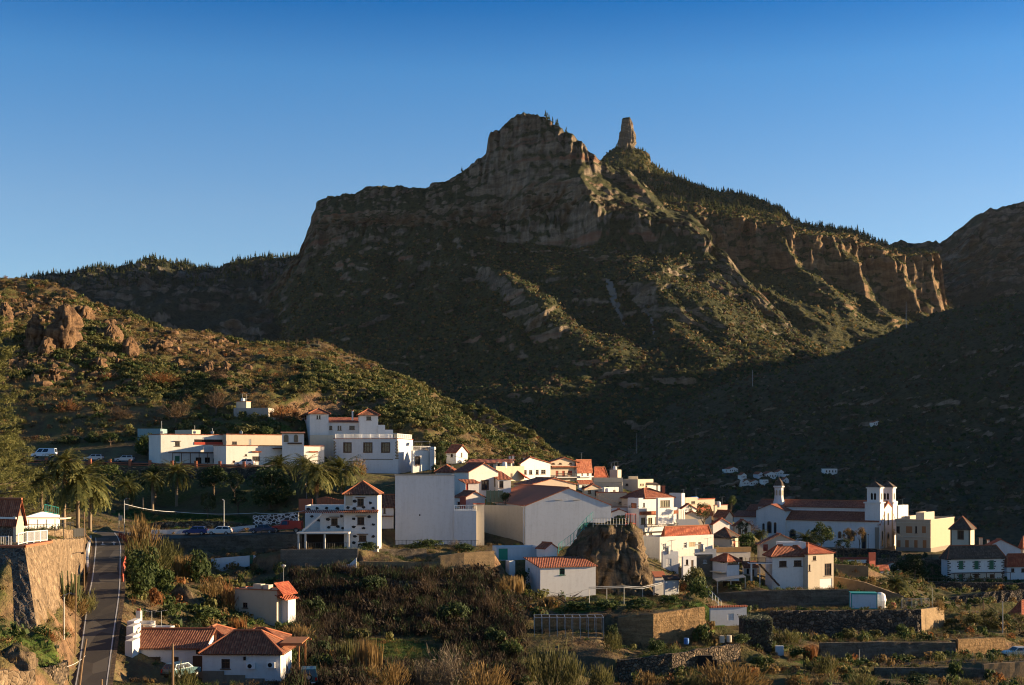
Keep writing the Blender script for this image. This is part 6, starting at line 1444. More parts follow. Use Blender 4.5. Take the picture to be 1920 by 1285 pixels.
# rock monolith on the ridge
def rock(name, label, cat, c, rings, n, amp, fs, mat, seed=0, parent=None, vert=.3, nb=70):
    """stack of elliptical rings (dx, dy, z, rx, ry) roughened by noise"""
    c = Vector(c); zs = np.array([r[2] for r in rings]); m = max(10, int((zs[-1]-zs[0])/(fs*.22)))
    zz = np.linspace(zs[0], zs[-1], m); I = [np.interp(zz, zs, [r[k] for r in rings]) for k in (0, 1, 3, 4)]
    a = np.linspace(0, 2*np.pi, n, endpoint=False)
    sup = lambda v: np.sign(v)*np.abs(v)**.75
    P = np.stack([I[0][:, None]+I[2][:, None]*sup(np.cos(a))[None], I[1][:, None]+I[3][:, None]*sup(np.sin(a))[None], np.repeat(zz[:, None], n, 1)], -1)
    nrm = np.stack([np.cos(a)[None]+0*zz[:, None], np.sin(a)[None]+0*zz[:, None], 0*P[..., 0]], -1)
    Q = P+np.array([seed*31.7, seed*11.3, seed*7.1])
    cr = np.random.default_rng(seed+100); fp = np.stack([cr.uniform(P[..., k].min(), P[..., k].max(), nb) for k in range(3)], 1); off = cr.uniform(-1, 1, nb)
    sc_ = np.array([1, 1, .55]); wv = fbm(sm(Q, (1.5/fs,)*3), 3)[..., None]*fs*.12
    dist = np.linalg.norm((P+wv-0)[..., None, :]*sc_-fp*sc_, axis=-1); i1 = np.argsort(dist, -1)[..., :2]; f1_ = np.take_along_axis(dist, i1, -1)
    blk = off[i1[..., 0]]*.75+np.minimum((f1_[..., 1]-f1_[..., 0])/(fs*.16), 1)*.55-.5; blk += off[::-1][np.argmin(dist, -1)]*.25
    d = amp*blk+amp*.7*(.5-ridged(sm(Q, (1/fs, 1/fs, vert/fs)), 5, .55)*.6+fbm(sm(Q, (2.6/fs,)*3), 4)*.5+(ledges(Q, fs*.5)-.5)*.5)
    fade = np.minimum(1, I[2]/I[2].max()*2.0)[:, None]
    P = P+nrm*(d*fade)[..., None]; P[..., 2] += amp*.4*fbm(sm(Q, (2/fs,)*3), 3)
    V = np.concatenate([P.reshape(-1, 3), [[I[0][-1], I[1][-1], zz[-1]+.2*amp]]])
    i = np.arange(m*n).reshape(m, n); j = np.roll(i, -1, 1)
    q = np.stack([i[:-1], j[:-1], j[1:], i[1:]], -1).reshape(-1, 4); q = np.concatenate([q, np.stack([i[-1], j[-1], np.full(n, m*n), np.full(n, m*n)], -1)]) if False else q
    me = np_mesh(name, V, q)
    cap = MB()
    o = mk(name, me, [M[mat]], parent, label=label, cat=cat); o.location = c
    bm_top = [V[k] for k in i[-1]]
    import bmesh
    bm = bmesh.new(); bm.from_mesh(me); bm.verts.ensure_lookup_table(); bm.faces.new([bm.verts[int(k)] for k in i[-1]]); bm.to_mesh(me); bm.free()
    return o
s = 2600/F
rock('rock_monolith', 'tall narrow rock monolith standing alone on the ridge crest', 'rock', W(1177, 290, 2600), [(0, 0, -30*s, 30*s, 30*s), (0, 0, -6*s, 24*s, 24*s), (-1*s, 0, 6*s, 18*s, 18*s), (-1*s, 0, 14*s, 15*s, 15*s), (-2*s, 0, 22*s, 15.5*s, 14*s), (-2*s, 0, 38*s, 13.5*s, 12*s), (-2*s, 0, 48*s, 11*s, 11*s), (-1*s, 0, 58*s, 10*s, 9*s), (-2*s, 0, 66*s, 8*s, 7*s), (-2*s, 0, 68*s, 6*s, 5*s)], 72, 4.2, 15, 'mtn', 1, vert=.15)
rock('rock_block', 'square rock block leaning right of the monolith on the ridge', 'rock', W(1206, 300, 2600), [(0, 0, -10*s, 14*s, 14*s), (0, 0, 8*s, 12*s, 12*s), (0, 0, 14*s, 9*s, 9*s), (0, 0, 16*s, 4*s, 4*s)], 40, 2.5, 16, 'mtn2', 2)
# crag in the village
s = 206/F
rock('rock_crag', 'big brown crag with fenced garden on top between hall and cottage', 'rock', W(1145, 1130, 212), [(-6*s, 0, -14*s, 90*s, 84*s), (-8*s, 0, 6*s, 89*s, 80*s), (-8*s, 0, 50*s, 86*s, 76*s), (-8*s, 0, 90*s, 80*s, 70*s), (-8*s, 0, 115*s, 68*s, 62*s), (-2*s, 0, 138*s, 51*s, 54*s), (0, 0, 150*s, 44*s, 47*s), (1*s, 0, 153*s, 38*s, 40*s)], 190, 1.0, 2.6, 'crag', 3, vert=.45, nb=260)
# outcrops on the scrub hill
OUT = [(2, 625, 20, 58, 'big red outcrop at the very edge of the hillside'), (60, 655, 17, 62, 'tall red rock fin on the hillside, sunlit on one face'), (84, 668, 14, 34, 'low red rock step at the foot of the rock fins'), (112, 660, 32, 84, 'widest red rock mass on the hillside'), (205, 638, 17, 28, 'dark rock tooth halfway up the scrub hill'), (240, 664, 15, 32, 'red rock knob among scrub above the bare trees'), (300, 656, 18, 18, 'shaded rock ledge near the hill crest'), (388, 702, 13, 24, 'pale red rock pillar above the bare trees'), (422, 704, 8, 24, 'slim light rock splinter beside the rock pillar'), (180, 690, 18, 18, 'small red boulder group low on the hill'), (95, 704, 24, 14, 'grey boulder beside the pale stone heap'), (330, 688, 14, 14, 'low brown rock rib between pillar and red knob'), (150, 600, 24, 26, 'dark rock step under the hill crest')]
for i, (px, py, hw, hh, lb) in enumerate(OUT):
    p = find(px, py, 300, 440); s = p.y/F; p.y += hw*s*.5
    rock('rock_outcrop', lb, 'rock', p, [(0, 0, -12*s, hw*1.0*s, hw*1.5*s), (0, 0, 0, hw*.95*s, hw*1.5*s), (.1*hw*s, 0, hh*.5*s, hw*.75*s, hw*1.3*s), (.2*hw*s, 0, hh*.82*s, hw*.48*s, hw*.9*s), (.2*hw*s, 0, hh*s, hw*.25*s, hw*.5*s)], 90, hw*s*.42, hw*s*.9, 'outcrop', 10+i, vert=.4)
p = find(30, 1235, 98, 125); rock('boulder', 'large mossy grey boulder on the bank under the bastion', 'rock', p-Vector((0, 0, 1)), [(0, 0, 0, 1.7, 1.4), (0, 0, 1.0, 1.5, 1.2), (0, 0, 1.7, .9, .8), (0, 0, 2.0, .4, .4)], 40, .35, 1.6, 'crag', 31)
p = find(352, 1135, 140, 185); rock('rock_outcrop', 'bare ochre rock face among the bushes above the front house', 'rock', p-Vector((0, 0, 2.5)), [(0, 0, 0, 2.9, 2), (0, 0, 2.5, 2.3, 1.7), (-.5, 0, 4.2, 1.5, 1.2), (-.7, 0, 5.0, .5, .5)], 44, .5, 2.0, 'crag', 33)
# --- far hamlet
HAM = [(1360, 1367, 887, 5, 'white', 'small white cube house at the upper edge of the far hamlet'),
 (1367.5, 1384, 887, 5.5, 'white', 'long white house with red roof at the upper edge of the far hamlet'),
 (1390, 1400, 899, 6, 'white', 'white house with red roof in the middle of the far hamlet'),
 (1374, 1393, 911, 5, 'white', 'long white row house at the bottom of the far hamlet'),
 (1394, 1406, 911, 5.5, 'white', 'white house with arched openings at the bottom of the far hamlet'),
 (1407, 1426, 911, 5, 'white', 'low white house with dark windows behind the church lantern'),
 (1431, 1441, 908, 6, 'white', 'white house just below the big block of the far hamlet'),
 (1437, 1456, 898, 7, 'white', 'biggest pale block of the far hamlet'),
 (1459, 1470, 893, 6, 'white', 'white house with red roof at the top right of the far hamlet'),
 (1472, 1480, 898, 6, 'white', 'narrow white house at the outer side of the far hamlet'),
 (1470, 1479, 906, 5, 'white', 'white house right of the church lantern dome'),
 (1422, 1432, 896, 5, 'shadewhite', 'bluish house between the trees of the far hamlet'),
 (1547, 1570, 891, 8.5, 'white', 'lone two storey white house on the far slope right of the hamlet'),
 (1638, 1652, 799, 5, 'white', 'tiny pale farmhouse high on the dark slope')]
for i, (x0, x1, y, dh, wl, lb) in enumerate(HAM):
    D = loft_D('valley_slope', (x0+x1)/2, y)
    h = House('hamlet_house', lb, 'house', 'houses of the far hamlet')
    yt = y-dh*1.4
    ho = [('w', x0+(x1-x0)*(k+.3)/4, yt+dh*.35, x0+(x1-x0)*(k+.7)/4, yt+dh*.8) for k in range(4)] if x1-x0 > 9 else [('w', x0+2, yt+2, x0+4, yt+4)]
    b = h.block(None, x0, x1, yt, y, D, 70 if i % 2 else 80, wid=7, wall=wl, roof=('gx', 1.4, .3) if i % 3 else ('flat', .3), tile='tile', Ro=ho, tin=False, bury=5)
# ---------------------------------------------------------------- plants
L = {}
L['dark'] = m_leaf('dark_green_leaves', (.038, .058, .021), (.07, .09, .028))
L['mid'] = m_leaf('green_leaves', (.050, .075, .022), (.10, .12, .03))
L['olive'] = m_leaf('olive_leaves', (.085, .085, .028), (.16, .14, .045))
L['ochre'] = m_leaf('dry_ochre_leaves', (.18, .115, .042), (.29, .19, .075))
L['rust'] = m_leaf('rusty_autumn_leaves', (.20, .085, .03), (.34, .16, .05))
L['grey'] = m_leaf('grey_dry_twigs', (.13, .105, .075), (.22, .175, .12))
L['brown'] = m_leaf('brown_dry_stems', (.075, .050, .030), (.13, .085, .045))
L['palm'] = m_leaf('palm_leaves', (.09, .10, .03), (.20, .18, .055))
L['dead'] = m_leaf('dead_palm_leaves', (.20, .12, .055), (.32, .19, .085))
L['pine'] = m_leaf('pine_needles', (.12, .125, .038), (.22, .19, .06))
L['scrub'] = m_leaf('euphorbia_scrub_leaves', (.115, .115, .036), (.20, .18, .06))
L['scrubdry'] = m_leaf('dry_scrub_twigs', (.20, .135, .052), (.32, .22, .09))
L['thicket'] = m_leaf('bare_thicket_stems', (.029, .021, .015), (.055, .039, .026))  # brown stems, darkened further to carry the shade of the ravine
L['ivy'] = m_leaf('grey_green_ivy_leaves', (.10, .11, .07), (.26, .26, .19))
def rdir(n): v = rng.normal(size=(n, 3)); return v/np.linalg.norm(v, axis=1)[:, None]
def leafq(C, size, asp=.55, up=None, upk=0., nrm=None, jit=.55):
    """leaf quads at points C: random orientation, optional bias of the long axis towards UP vectors"""
    n = len(C); a = rdir(n)
    if up is not None: a = a*(1-upk)+up*upk; a /= np.linalg.norm(a, axis=1)[:, None]
    m = rdir(n) if nrm is None else nrm+rdir(n)*jit
    if nrm is not None: a = np.cross(m, a); a /= np.linalg.norm(a, axis=1)[:, None]
    b = np.cross(a, m); b /= np.linalg.norm(b, axis=1)[:, None]
    s = (np.asarray(size)*rng.uniform(.6, 1.4, n))[:, None]; a = a*s; b = b*s*asp
    return np.stack([C-a, C-b*.9+a*.1, C+a, C+b*.9+a*.1], 1)
def ballpts(n, c, r, shell=.5):
    d = rdir(n); rad = rng.uniform(shell, 1, n)**.7; return np.array(c)+d*rad[:, None]*np.array(r)
def crown_q(nc, per, rx, rz, cz, size, cs=.42, flat=.8, low=-.5):
    Q = []
    for i in range(nc):
        d = rdir(1)[0]; 
        if d[2] < low: d[2] = -d[2]
        k = rng.uniform(.35, 1)**.5*(1-cs*.7); c = np.array([d[0]*rx*k, d[1]*rx*k, cz+d[2]*rz*k]); r = cs*rng.uniform(.6, 1.25)
        P = ballpts(per, c, (rx*r, rx*r, rz*r*flat), .7); nn = (P-c)/np.array([rx*r, rx*r, rz*r*flat]); Q.append(leafq(P, size, .6, nrm=nn, jit=.7))
    return np.concatenate(Q)
def bush_q(kind):
    if kind == 'round': return crown_q(15, 62, 1, .85, .55, .085, .46, .85, -.2)
    if kind == 'loose': return crown_q(13, 52, 1, .8, .5, .10, .36, .8, -.3)
    if kind == 'broom':          # feathery upright twigs
        Q = []
        for i in range(13):
            a = rng.uniform(0, 6.28); r = rng.uniform(0, .75)**.8; c = np.array([r*math.cos(a), r*math.sin(a), rng.uniform(.25, .75)*(1.25-r*.6)])
            P = ballpts(62, c, (.36, .36, .42), .2); up = P-np.array([0, 0, -.5]); up /= np.linalg.norm(up, axis=1)[:, None]
            Q.append(leafq(P, .13, .13, up, .72))
        return np.concatenate(Q)
    if kind == 'twig':
        Q = []
        for i in range(26):
            a = rng.uniform(0, 6.28); t = rng.uniform(.15, 1.1); d = np.array([math.cos(a)*math.sin(t), math.sin(a)*math.sin(t), math.cos(t)])
            n = 30; P = d*rng.uniform(.3, 1.05, n)[:, None]+rng.normal(size=(n, 3))*.10; up = np.tile(d, (n, 1))+rng.normal(size=(n, 3))*.4; up /= np.linalg.norm(up, axis=1)[:, None]
            Q.append(leafq(P, .12, .09, up, .8))
        return np.concatenate(Q)
    if kind == 'reed':
        n = 420; a = rng.uniform(0, 6.28, n); r = rng.uniform(0, 1, n)**.6*.8; h = rng.uniform(.5, 1.15, n)
        base = np.stack([r*np.cos(a), r*np.sin(a), 0*r], 1); lean = rng.normal(size=(n, 3))*.13; lean[:, 2] = 1; tip = base+lean*h[:, None]
        w = np.stack([-np.sin(a*3), np.cos(a*3), 0*a], 1)*.018; mid = base*.35+tip*.65
        return np.stack([base-w, mid+w*1.6, tip, mid-w*1.6], 1)
def trunk(mb, base, top, r, limbs, rx, rz, seed=0):
    rr = random.Random(seed); base = Vector(base); top = Vector(top)
    m = base.lerp(top, .5)+Vector((rr.uniform(-.1, .1), rr.uniform(-.1, .1), 0))*(top-base).length*.6
    mb.tube([base-Vector((0, 0, .3)), m, top], [r, r*.75, r*.5], 8)
    for i in range(limbs):
        a = rr.uniform(0, 6.28); q = m.lerp(top, rr.uniform(.2, 1)); e = top+Vector((math.cos(a)*rx*.7, math.sin(a)*rx*.7, rr.uniform(.1, .9)*rz)); k = q.lerp(e, .5)+Vector((0, 0, -rz*.12))
        mb.tube([q, k, e], [r*.42, r*.26, r*.08], 5)
PROTO = {}
def proto_bush(kind, leaf, seed):
    k = (kind, leaf, seed)
    if k not in PROTO:
        me = quads_mesh('shrub', bush_q(kind)); me.materials.append(L[leaf]); PROTO[k] = me
    return PROTO[k]
def bush(label, px, py, w, kind, leaf, seed=0, hgt=None, name=None, d0=98, D=None, group=None):
    """shrub whose foot is seen at (px, py); w = width in photo pixels"""
    p = gpt(px, D) if D else find(px, py, d0)
    r = w/2*p.y/F; hz = (hgt*p.y/F if hgt else r*1.5)
    o = bpy.data.objects.new(name or {'reed': 'reed_clump'}.get(kind, 'shrub'), proto_bush(kind, leaf, seed)); COL.objects.link(o)
    o.location = p-Vector((0, 0, .1*hz)); o.scale = (r, r*random.uniform(.85, 1.1), hz/1.25); o.rotation_euler = (0, 0, random.uniform(0, 6.28))
    o['label'] = label; o['category'] = 'shrub' if kind != 'reed' else 'reeds'
    if group: o['group'] = group
    return o
TREEP = {}
def tree(label, px, py, cy, w, ch, leaf, kind='round', seed=0, d0=98, D=None, name='tree', bark='bark', group=None):
    """broadleaf tree: foot (px,py), crown centre row cy, crown width w and height ch in photo pixels"""
    p = gpt(px, D) if D else find(px, py, d0); s = p.y/F; k = (kind, leaf, seed)
    cz = W(px, cy, p.y).z-p.z; rx, rz = w/2*s, ch/2*s
    t = thing(name, label, 'tree', p, group)
    if k not in TREEP:
        Q = {'round': lambda: crown_q(26, 95, 1, 1, 0, .065, .36, .85, -.75), 'loose': lambda: crown_q(22, 60, 1, 1, 0, .06, .27, .8, -.6), 'bare': lambda: bush_q('twig')*1.0-np.array([0, 0, .55]), 'feather': lambda: bush_q('broom')*1.15-np.array([0, 0, .6])}[kind]()
        me = quads_mesh('crown', Q); me.materials.append(L[leaf]); TREEP[k] = me
    c = bpy.data.objects.new('crown', TREEP[k]); COL.objects.link(c); c.parent = t; c.location = (0, 0, cz); c.scale = (rx, rx, rz); c.rotation_euler = (0, 0, random.uniform(0, 6.28))
    mb = MB(); trunk(mb, (0, 0, 0), (0, 0, max(.4, cz-rz*.35)), max(.08, min(.35, rx*.09)), 6, rx, rz, seed+int(px)); mb.build('trunk', [M[bark]], t, origin=(0, 0, 0))
    return t
# palms
def frond_q(l, droop, a, el, n=15, wd=.5):
    """one pinnate leaf: two rows of leaflets along an arching rib"""
    t = np.linspace(.12, 1, n); out = l*np.sin(np.clip(t, 0, 1)*1.25)/1.25*1.0
    x = l*t*np.cos(el-droop*t*.55); z = l*t*np.sin(el-droop*t*.55)
    d = np.gradient(np.stack([x, z], 1), axis=0); d /= np.linalg.norm(d, axis=1)[:, None]
    R_ = np.array([math.cos(a), math.sin(a), 0]); S_ = np.array([-math.sin(a), math.cos(a), 0]); U = np.array([0, 0, 1.])
    P = x[:, None]*R_+z[:, None]*U; T = d[:, :1]*R_+d[:, 1:]*U; wl = wd*np.sin(np.pi*np.clip(t*.86+.12, 0, 1))
    Q = []
    for s in (-1, 1):
        tip = P+(S_*s*.80+T*.62-U*.28*1.0)*wl[:, None]+rng.normal(size=P.shape)*.02; w = T*l/n*.55
        Q.append(np.stack([P-w*.5, tip*.5+P*.5-w*.55, tip, tip*.5+P*.5+w*.55], 1))
    w = S_*.03; Q.append(np.stack([P[:-1]-w, P[1:]-w, P[1:]+w, P[:-1]+w], 1))
    return np.concatenate(Q)
PALMP = {}
def palm(label, px, py, cy, rad, seed=0, dead=.0, D=None, d0=98, green=80, lean=0, tr=.26):
    p = gpt(px, D) if D else find(px, py, d0); s = p.y/F; cz = W(px, cy, p.y).z-p.z; r = rad*s
    t = thing('palm_tree', label, 'palm', p)
    k = (seed, green)
    if k not in PALMP:
        Q = [frond_q(rng.uniform(.85, 1.08), rng.uniform(1.0, 1.9), rng.uniform(0, 6.28), rng.uniform(-.4, 1.35), 15, .19) for _ in range(green)]
        me = quads_mesh('crown', np.concatenate(Q)); me.materials.append(L['palm'])
        Q = [frond_q(rng.uniform(.6, .95), rng.uniform(.5, 1.0), rng.uniform(0, 6.28), rng.uniform(-1.25, -.55), 10, .12) for _ in range(26)]
        md = quads_mesh('dead_fronds', np.concatenate(Q)); md.materials.append(L['dead']); PALMP[k] = (me, md)
    c = bpy.data.objects.new('crown', PALMP[k][0]); COL.objects.link(c); c.parent = t; c.location = (lean, 0, cz); c.scale = (r, r, r); c.rotation_euler = (0, 0, random.uniform(0, 6.28))
    if dead: 
        c = bpy.data.objects.new('dead_fronds', PALMP[k][1]); COL.objects.link(c); c.parent = t; c.location = (lean, 0, cz-.05*r); c.scale = (r*.45, r*.45, r*dead); c.rotation_euler = (0, 0, random.uniform(0, 6.28))
    mb = MB(); n = 8; mb.tube([(lean*(i/n)**2, 0, -.4+(cz+.4)*i/n) for i in range(n+1)], [tr*(1.25 if i == 0 else 1+.10*(i % 2)) for i in range(n+1)], 9); mb.build('trunk', [M['barkp']], t, origin=(0, 0, 0))
    return t
# scatter "stuff": many clumps in one mesh
def clumps(name, P, scale, templ, mats, mi=None, up=None, label=None):
    """P (n,3); scale (n,) or (n,3); templ list of (k,4,3)"""
    n = len(P); out = []; mo = []; a = rng.uniform(0, 6.28, n); pick = rng.integers(0, len(templ), n); sc = np.asarray(scale, float)
    if sc.ndim == 1: sc = np.stack([sc, sc, sc], 1)
    for j, T in enumerate(templ):
        ii = np.where(pick == j)[0]
        if not len(ii): continue
        c, s = np.cos(a[ii]), np.sin(a[ii]); X = T[None, ..., 0]; Y = T[None, ..., 1]; Z = T[None, ..., 2]
        c = c[:, None, None]; s = s[:, None, None]; k = sc[ii]
        q = np.stack([(X*c-Y*s)*k[:, 0, None, None], (X*s+Y*c)*k[:, 1, None, None], Z*k[:, 2, None, None]+0*c], -1)+P[ii][:, None, None, :]
        out.append(q.reshape(-1, 4, 3)); mo.append(np.repeat(np.zeros(len(ii), int) if mi is None else mi[ii], len(T)))
    me = quads_mesh(name, np.concatenate(out), np.concatenate(mo))
    return mk(name, me, [L[m] if isinstance(m, str) else m for m in mats], kind='stuff', label=label)
def tq(nleaf, nb, size, asp=.6):
    Q = []
    for i in range(nb):
        d = rdir(1)[0]; c = np.array([d[0]*.55, d[1]*.55, .35+abs(d[2])*.4]); P = ballpts(nleaf//nb, c, (.5, .5, .42), .75); Q.append(leafq(P, size, asp, nrm=(P-c)*2, jit=.5))
    return np.concatenate(Q)
def xy_clear(x, y, m=.6):
    for O, ex, ey, w, d in FOOT:
        dx, dy = x-O.x, y-O.y; u = dx*ex.x+dy*ex.y; v = dx*ey.x+dy*ey.y
        if -w-m < u < m and -m < v < d+m: return False
    return True
RDP = np.array([((a.x+b.x)/2, (a.y+b.y)/2, (a-b).length/2) for a, b in zip(rl, rr_)])
STP = np.array([((W(*a).x+W(*b).x)/2, (W(*a).y+W(*b).y)/2, 4.5) for a, b in zip(USL, USR)])
def road_clear(x, y, m=.5):
    return np.min(np.hypot(RDP[:, 0]-x, RDP[:, 1]-y)-RDP[:, 2]) > m
def scatter(n, x0, x1, y0, y1, cond=None, m=.6):
    out = []
    while n > 0:
        x, y = rng.uniform(x0, x1), rng.uniform(y0, y1); n -= 1
        if abs(x) > y*.42+12: continue
        if cond is not None and not cond(x, y): continue
        if not road_clear(x, y, m) or not xy_clear(x, y, m): continue
        out.append((x, y, ground(x, y)))
    return np.array(out).reshape(-1, 3)
T_small = [tq(40, 4, .20) for _ in range(5)]
T_mound = [tq(66, 6, .22, .7) for _ in range(5)]
T_dry = [leafq(ballpts(36, (0, 0, .5), (.75, .75, .55), .2), .26, .10, np.tile([0, 0, 1.], (36, 1)), .6) for _ in range(4)]
# hillside scrub
P = scatter(26000, -175, 60, 302, 470, lambda x, y: ground(x, y) > CZ+(HZ-880)/F*y and (y > 325 or rng.random() < .6))
nz = fbm(P/np.array([26, 26, 26]), 3); isg = nz+rng.normal(size=len(P))*.28 > (.10-(P[:, 0]+85)/150)
G, Dr = P[isg], P[~isg]
clumps('scrub_vegetation', G, rng.uniform(.6, 1.75, len(G))*.85, T_mound, ['scrub', 'olive', 'mid', 'dark'], rng.choice(4, len(G), p=[.4, .3, .2, .1]), label='green euphorbia scrub covering the hillside')
clumps('dry_scrub_vegetation', Dr, rng.uniform(.4, 1.25, len(Dr)), T_dry+T_small[:2], ['scrubdry', 'brown', 'scrub', 'rust'], rng.choice(4, len(Dr), p=[.58, .22, .13, .07]), label='dry ochre scrub covering the hillside')
# broken rock between the outcrops
def rock_t():
    g = np.linspace(-1, 1, 3); Q = []
    for ax in range(3):
        for s in (-1, 1):
            for i in range(2):
                for k in range(2):
                    f = []
                    for a, b in ((g[i], g[k]), (g[i+1], g[k]), (g[i+1], g[k+1]), (g[i], g[k+1])): v = [a, b]; v.insert(ax, s); f.append(v)
                    Q.append(f)
    Q = np.array(Q, float); n = np.linalg.norm(Q, axis=-1, keepdims=True); Q = Q/n**.75; k = rng.uniform(0, 9, 3); return Q*(1+.45*fbm(Q*1.1+k, 2))[..., None]*np.array([1, .8, .75])
T_rock = [rock_t() for _ in range(7)]
def inrock(x, y):
    px = 960+x/y*F; py = HZ-(ground(x, y)-CZ)/y*F
    return -40 < px < 470 and 555 < py < 725 and fbm(np.array([[x/11., y/11., 0.]]), 3)[0]+(.28 if px < 160 else 0) > .22
P = scatter(5200, -175, -60, 325, 440, inrock)
P[:, 2] -= .1
clumps('rock_rubble', P, np.stack([rng.uniform(.3, 1.5, len(P))**1.5]*2+[rng.uniform(.4, 1.9, len(P))], 1), T_rock, [M['outcrop']], label='broken brown rock between the outcrops of the hillside')
# rough grass and weeds on banks and terraces
P = scatter(17000, -90, 110, 98, 250, lambda x, y: y < 205 or ground(x, y) < CZ-5)
nz = fbm(P/np.array([14, 14, 14]), 3)+rng.normal(size=len(P))*.25
clumps('rough_grass', P, np.stack([rng.uniform(.35, .8, len(P))]*2+[rng.uniform(.25, .75, len(P))], 1), T_dry+T_small[:1], ['olive', 'ochre', 'mid', 'brown'], np.where(nz > .25, 2, np.where(nz > .0, 0, np.where(nz > -.3, 1, 3))), label='rough grass and weeds on the banks and terraces')
# dark thicket filling the ravine
def inrav(x, y):
    px = 960+x/y*F; py = HZ-(ground(x, y)-CZ)/y*F
    return (545 < px < 985 and 1078 < py < 1290 and y < 193 and not (690 < px < 830 and 1195 < py < 1255)) or (600 < px < 930 and 1075 < py < 1120)
P = scatter(9000, -50, 5, 125, 200, inrav)
clumps('ravine_undergrowth', P, np.stack([rng.uniform(.7, 1.5, len(P))]*2+[rng.uniform(.8, 2.0, len(P))], 1), T_dry+T_dry+T_small[:1], ['thicket', 'dark', 'brown', 'olive'], rng.choice(4, len(P), p=[.66, .2, .1, .04]), label='dark thicket of bare stems filling the ravine')
# thick low growth on the road bank, in the yard and along the gardens
def inbank(x, y):
    px = 960+x/y*F; py = HZ-(ground(x, y)-CZ)/y*F
    if 236 < px < 560 and 1010 < py < 1200 and y < 200: return rng.random() < (1 if px < 470 else .5)
    if 540 < px < 618 and py > 1232: return False
    if 560 < px < 730 and 1195 < py < 1285: return rng.random() < .8
    if -20 < px < 170 and 1180 < py < 1270 and y < 150: return rng.random() < .55
    if 940 < px < 1060 and 1095 < py < 1160: return True
    if 1180 < px < 1640 and 1150 < py < 1300: return rng.random() < .42
    if 1640 < px < 1960 and 1130 < py < 1300: return rng.random() < .3
    if 1560 < px < 1960 and 1045 < py < 1135: return rng.random() < .4
    if 1330 < px < 1480 and 1000 < py < 1140: return rng.random() < .2
    return False
P = scatter(11000, -62, 112, 105, 310, inbank, .9)
nz = fbm(P/np.array([7, 7, 7]), 3)+rng.normal(size=len(P))*.2
clumps('bank_undergrowth', P, np.stack([rng.uniform(.5, 1.3, len(P))]*2+[rng.uniform(.5, 1.5, len(P))], 1), T_mound+T_dry, ['scrub', 'mid', 'ochre', 'rust', 'dark'], np.where(nz > .22, 1, np.where(nz > -.05, 0, np.where(nz > -.3, 2, np.where(nz > -.38, 3, 4)))), label='mixed green and dry undergrowth on banks and garden edges')
# lawns: blades of grass
pts = []
for c, rx, ry in LAWNS:
    n = int(rx*ry*14); a = rng.uniform(0, 6.28, n); r = np.sqrt(rng.uniform(0, 1, n))*.95
    for x, y in zip(c.x+rx*r*np.cos(a), c.y+ry*r*np.sin(a)):
        if road_clear(x, y, .3) and xy_clear(x, y, .3): pts.append((x, y, ground(x, y)+.03))
P = np.array(pts); T_gr = [leafq(ballpts(14, (0, 0, .25), (.8, .8, .25), 0), .32, .12, np.tile([0, 0, 1.], (14, 1)), .75) for _ in range(3)]
clumps('grass', P, rng.uniform(.35, .6, len(P)), T_gr, ['mid', 'olive'], (rng.random(len(P)) < .3).astype(int), label='green grass on the small meadows and garden plots')

# mountain scrub and pines standing on the lofted slopes
def on_loft(nm, n, nzmin, r0=0, r1=None, cond=None):
    P, w = LOFTS[nm]; a = P[1:, :-1]-P[:-1, :-1]; b = P[:-1, 1:]-P[:-1, :-1]; N = np.cross(b, a); N /= np.linalg.norm(N, axis=-1)[..., None]+1e-9
    nzz = np.abs(N[..., 2]); area = np.linalg.norm(np.cross(a, b), axis=-1); ok = (nzz > nzmin)*area; ok[:r0] = 0
    if r1 is not None: ok[r1:] = 0
    if cond is not None: ok = ok*cond(P[:-1, :-1])
    p = (ok/ok.sum()).ravel(); i = rng.choice(p.size, n, p=p); r, c = np.unravel_index(i, ok.shape)
    u, v = rng.random(n)[:, None], rng.random(n)[:, None]; return P[r, c]+(P[r+1, c]-P[r, c])*u+(P[r, c+1]-P[r, c])*v
T_far = [tq(9, 3, .55, .8) for _ in range(6)]
P = on_loft('mountain', 24000, .5, 40, 34+44+62+50+4)
clumps('mountain_scrub_vegetation', P, rng.uniform(1.1, 3.0, len(P)), T_far, ['olive', 'dark', 'ochre', 'brown'], rng.choice(4, len(P), p=[.38, .3, .14, .18]), label='scattered scrub on the mountain slopes')
P = on_loft('mountain_ridge', 9000, .42, 20)
clumps('ridge_scrub_vegetation', P, rng.uniform(1.3, 3.4, len(P)), T_far, ['olive', 'dark', 'ochre'], rng.choice(3, len(P), p=[.5, .3, .2]), label='scattered scrub on the ridge slopes')
P = on_loft('valley_slope', 24000, .3, 60)
clumps('valley_scrub_vegetation', P, rng.uniform(.9, 2.3, len(P)), T_far, ['dark', 'brown', 'olive', 'grey'], rng.choice(4, len(P), p=[.45, .28, .2, .07]), label='dark scrub on the valley slopes')
def pine_t():
    Q = []
    for k in range(5):
        z = .25+.17*k; r = .30*(1.12-z); n = 7
        for i in range(n):
            a = rng.uniform(0, 6.28); d = np.array([math.cos(a), math.sin(a), 0]); s = np.array([-math.sin(a), math.cos(a), 0]); h = z+rng.uniform(-.06, .06)
            Q.append([d*.02+[0, 0, h+.10], d*r*.6+s*r*.45+[0, 0, h], d*r*1.1+[0, 0, h-.07], d*r*.6-s*r*.45+[0, 0, h]])
    Q.append([[-.02, 0, 0], [.02, 0, 0], [.015, 0, .9], [-.015, 0, .9]]); Q.append([[0, -.02, 0], [0, .02, 0], [0, .015, .9], [0, -.015, .9]])
    return np.array(Q)
T_pine = [pine_t() for _ in range(5)]
nr = LOFTS['mountain_ridge'][0].shape[0]
def cpx(lo, hi, ylo=None): return lambda P: ((P[..., 0]/P[..., 1]*F+960 > lo) & (P[..., 0]/P[..., 1]*F+960 < hi))
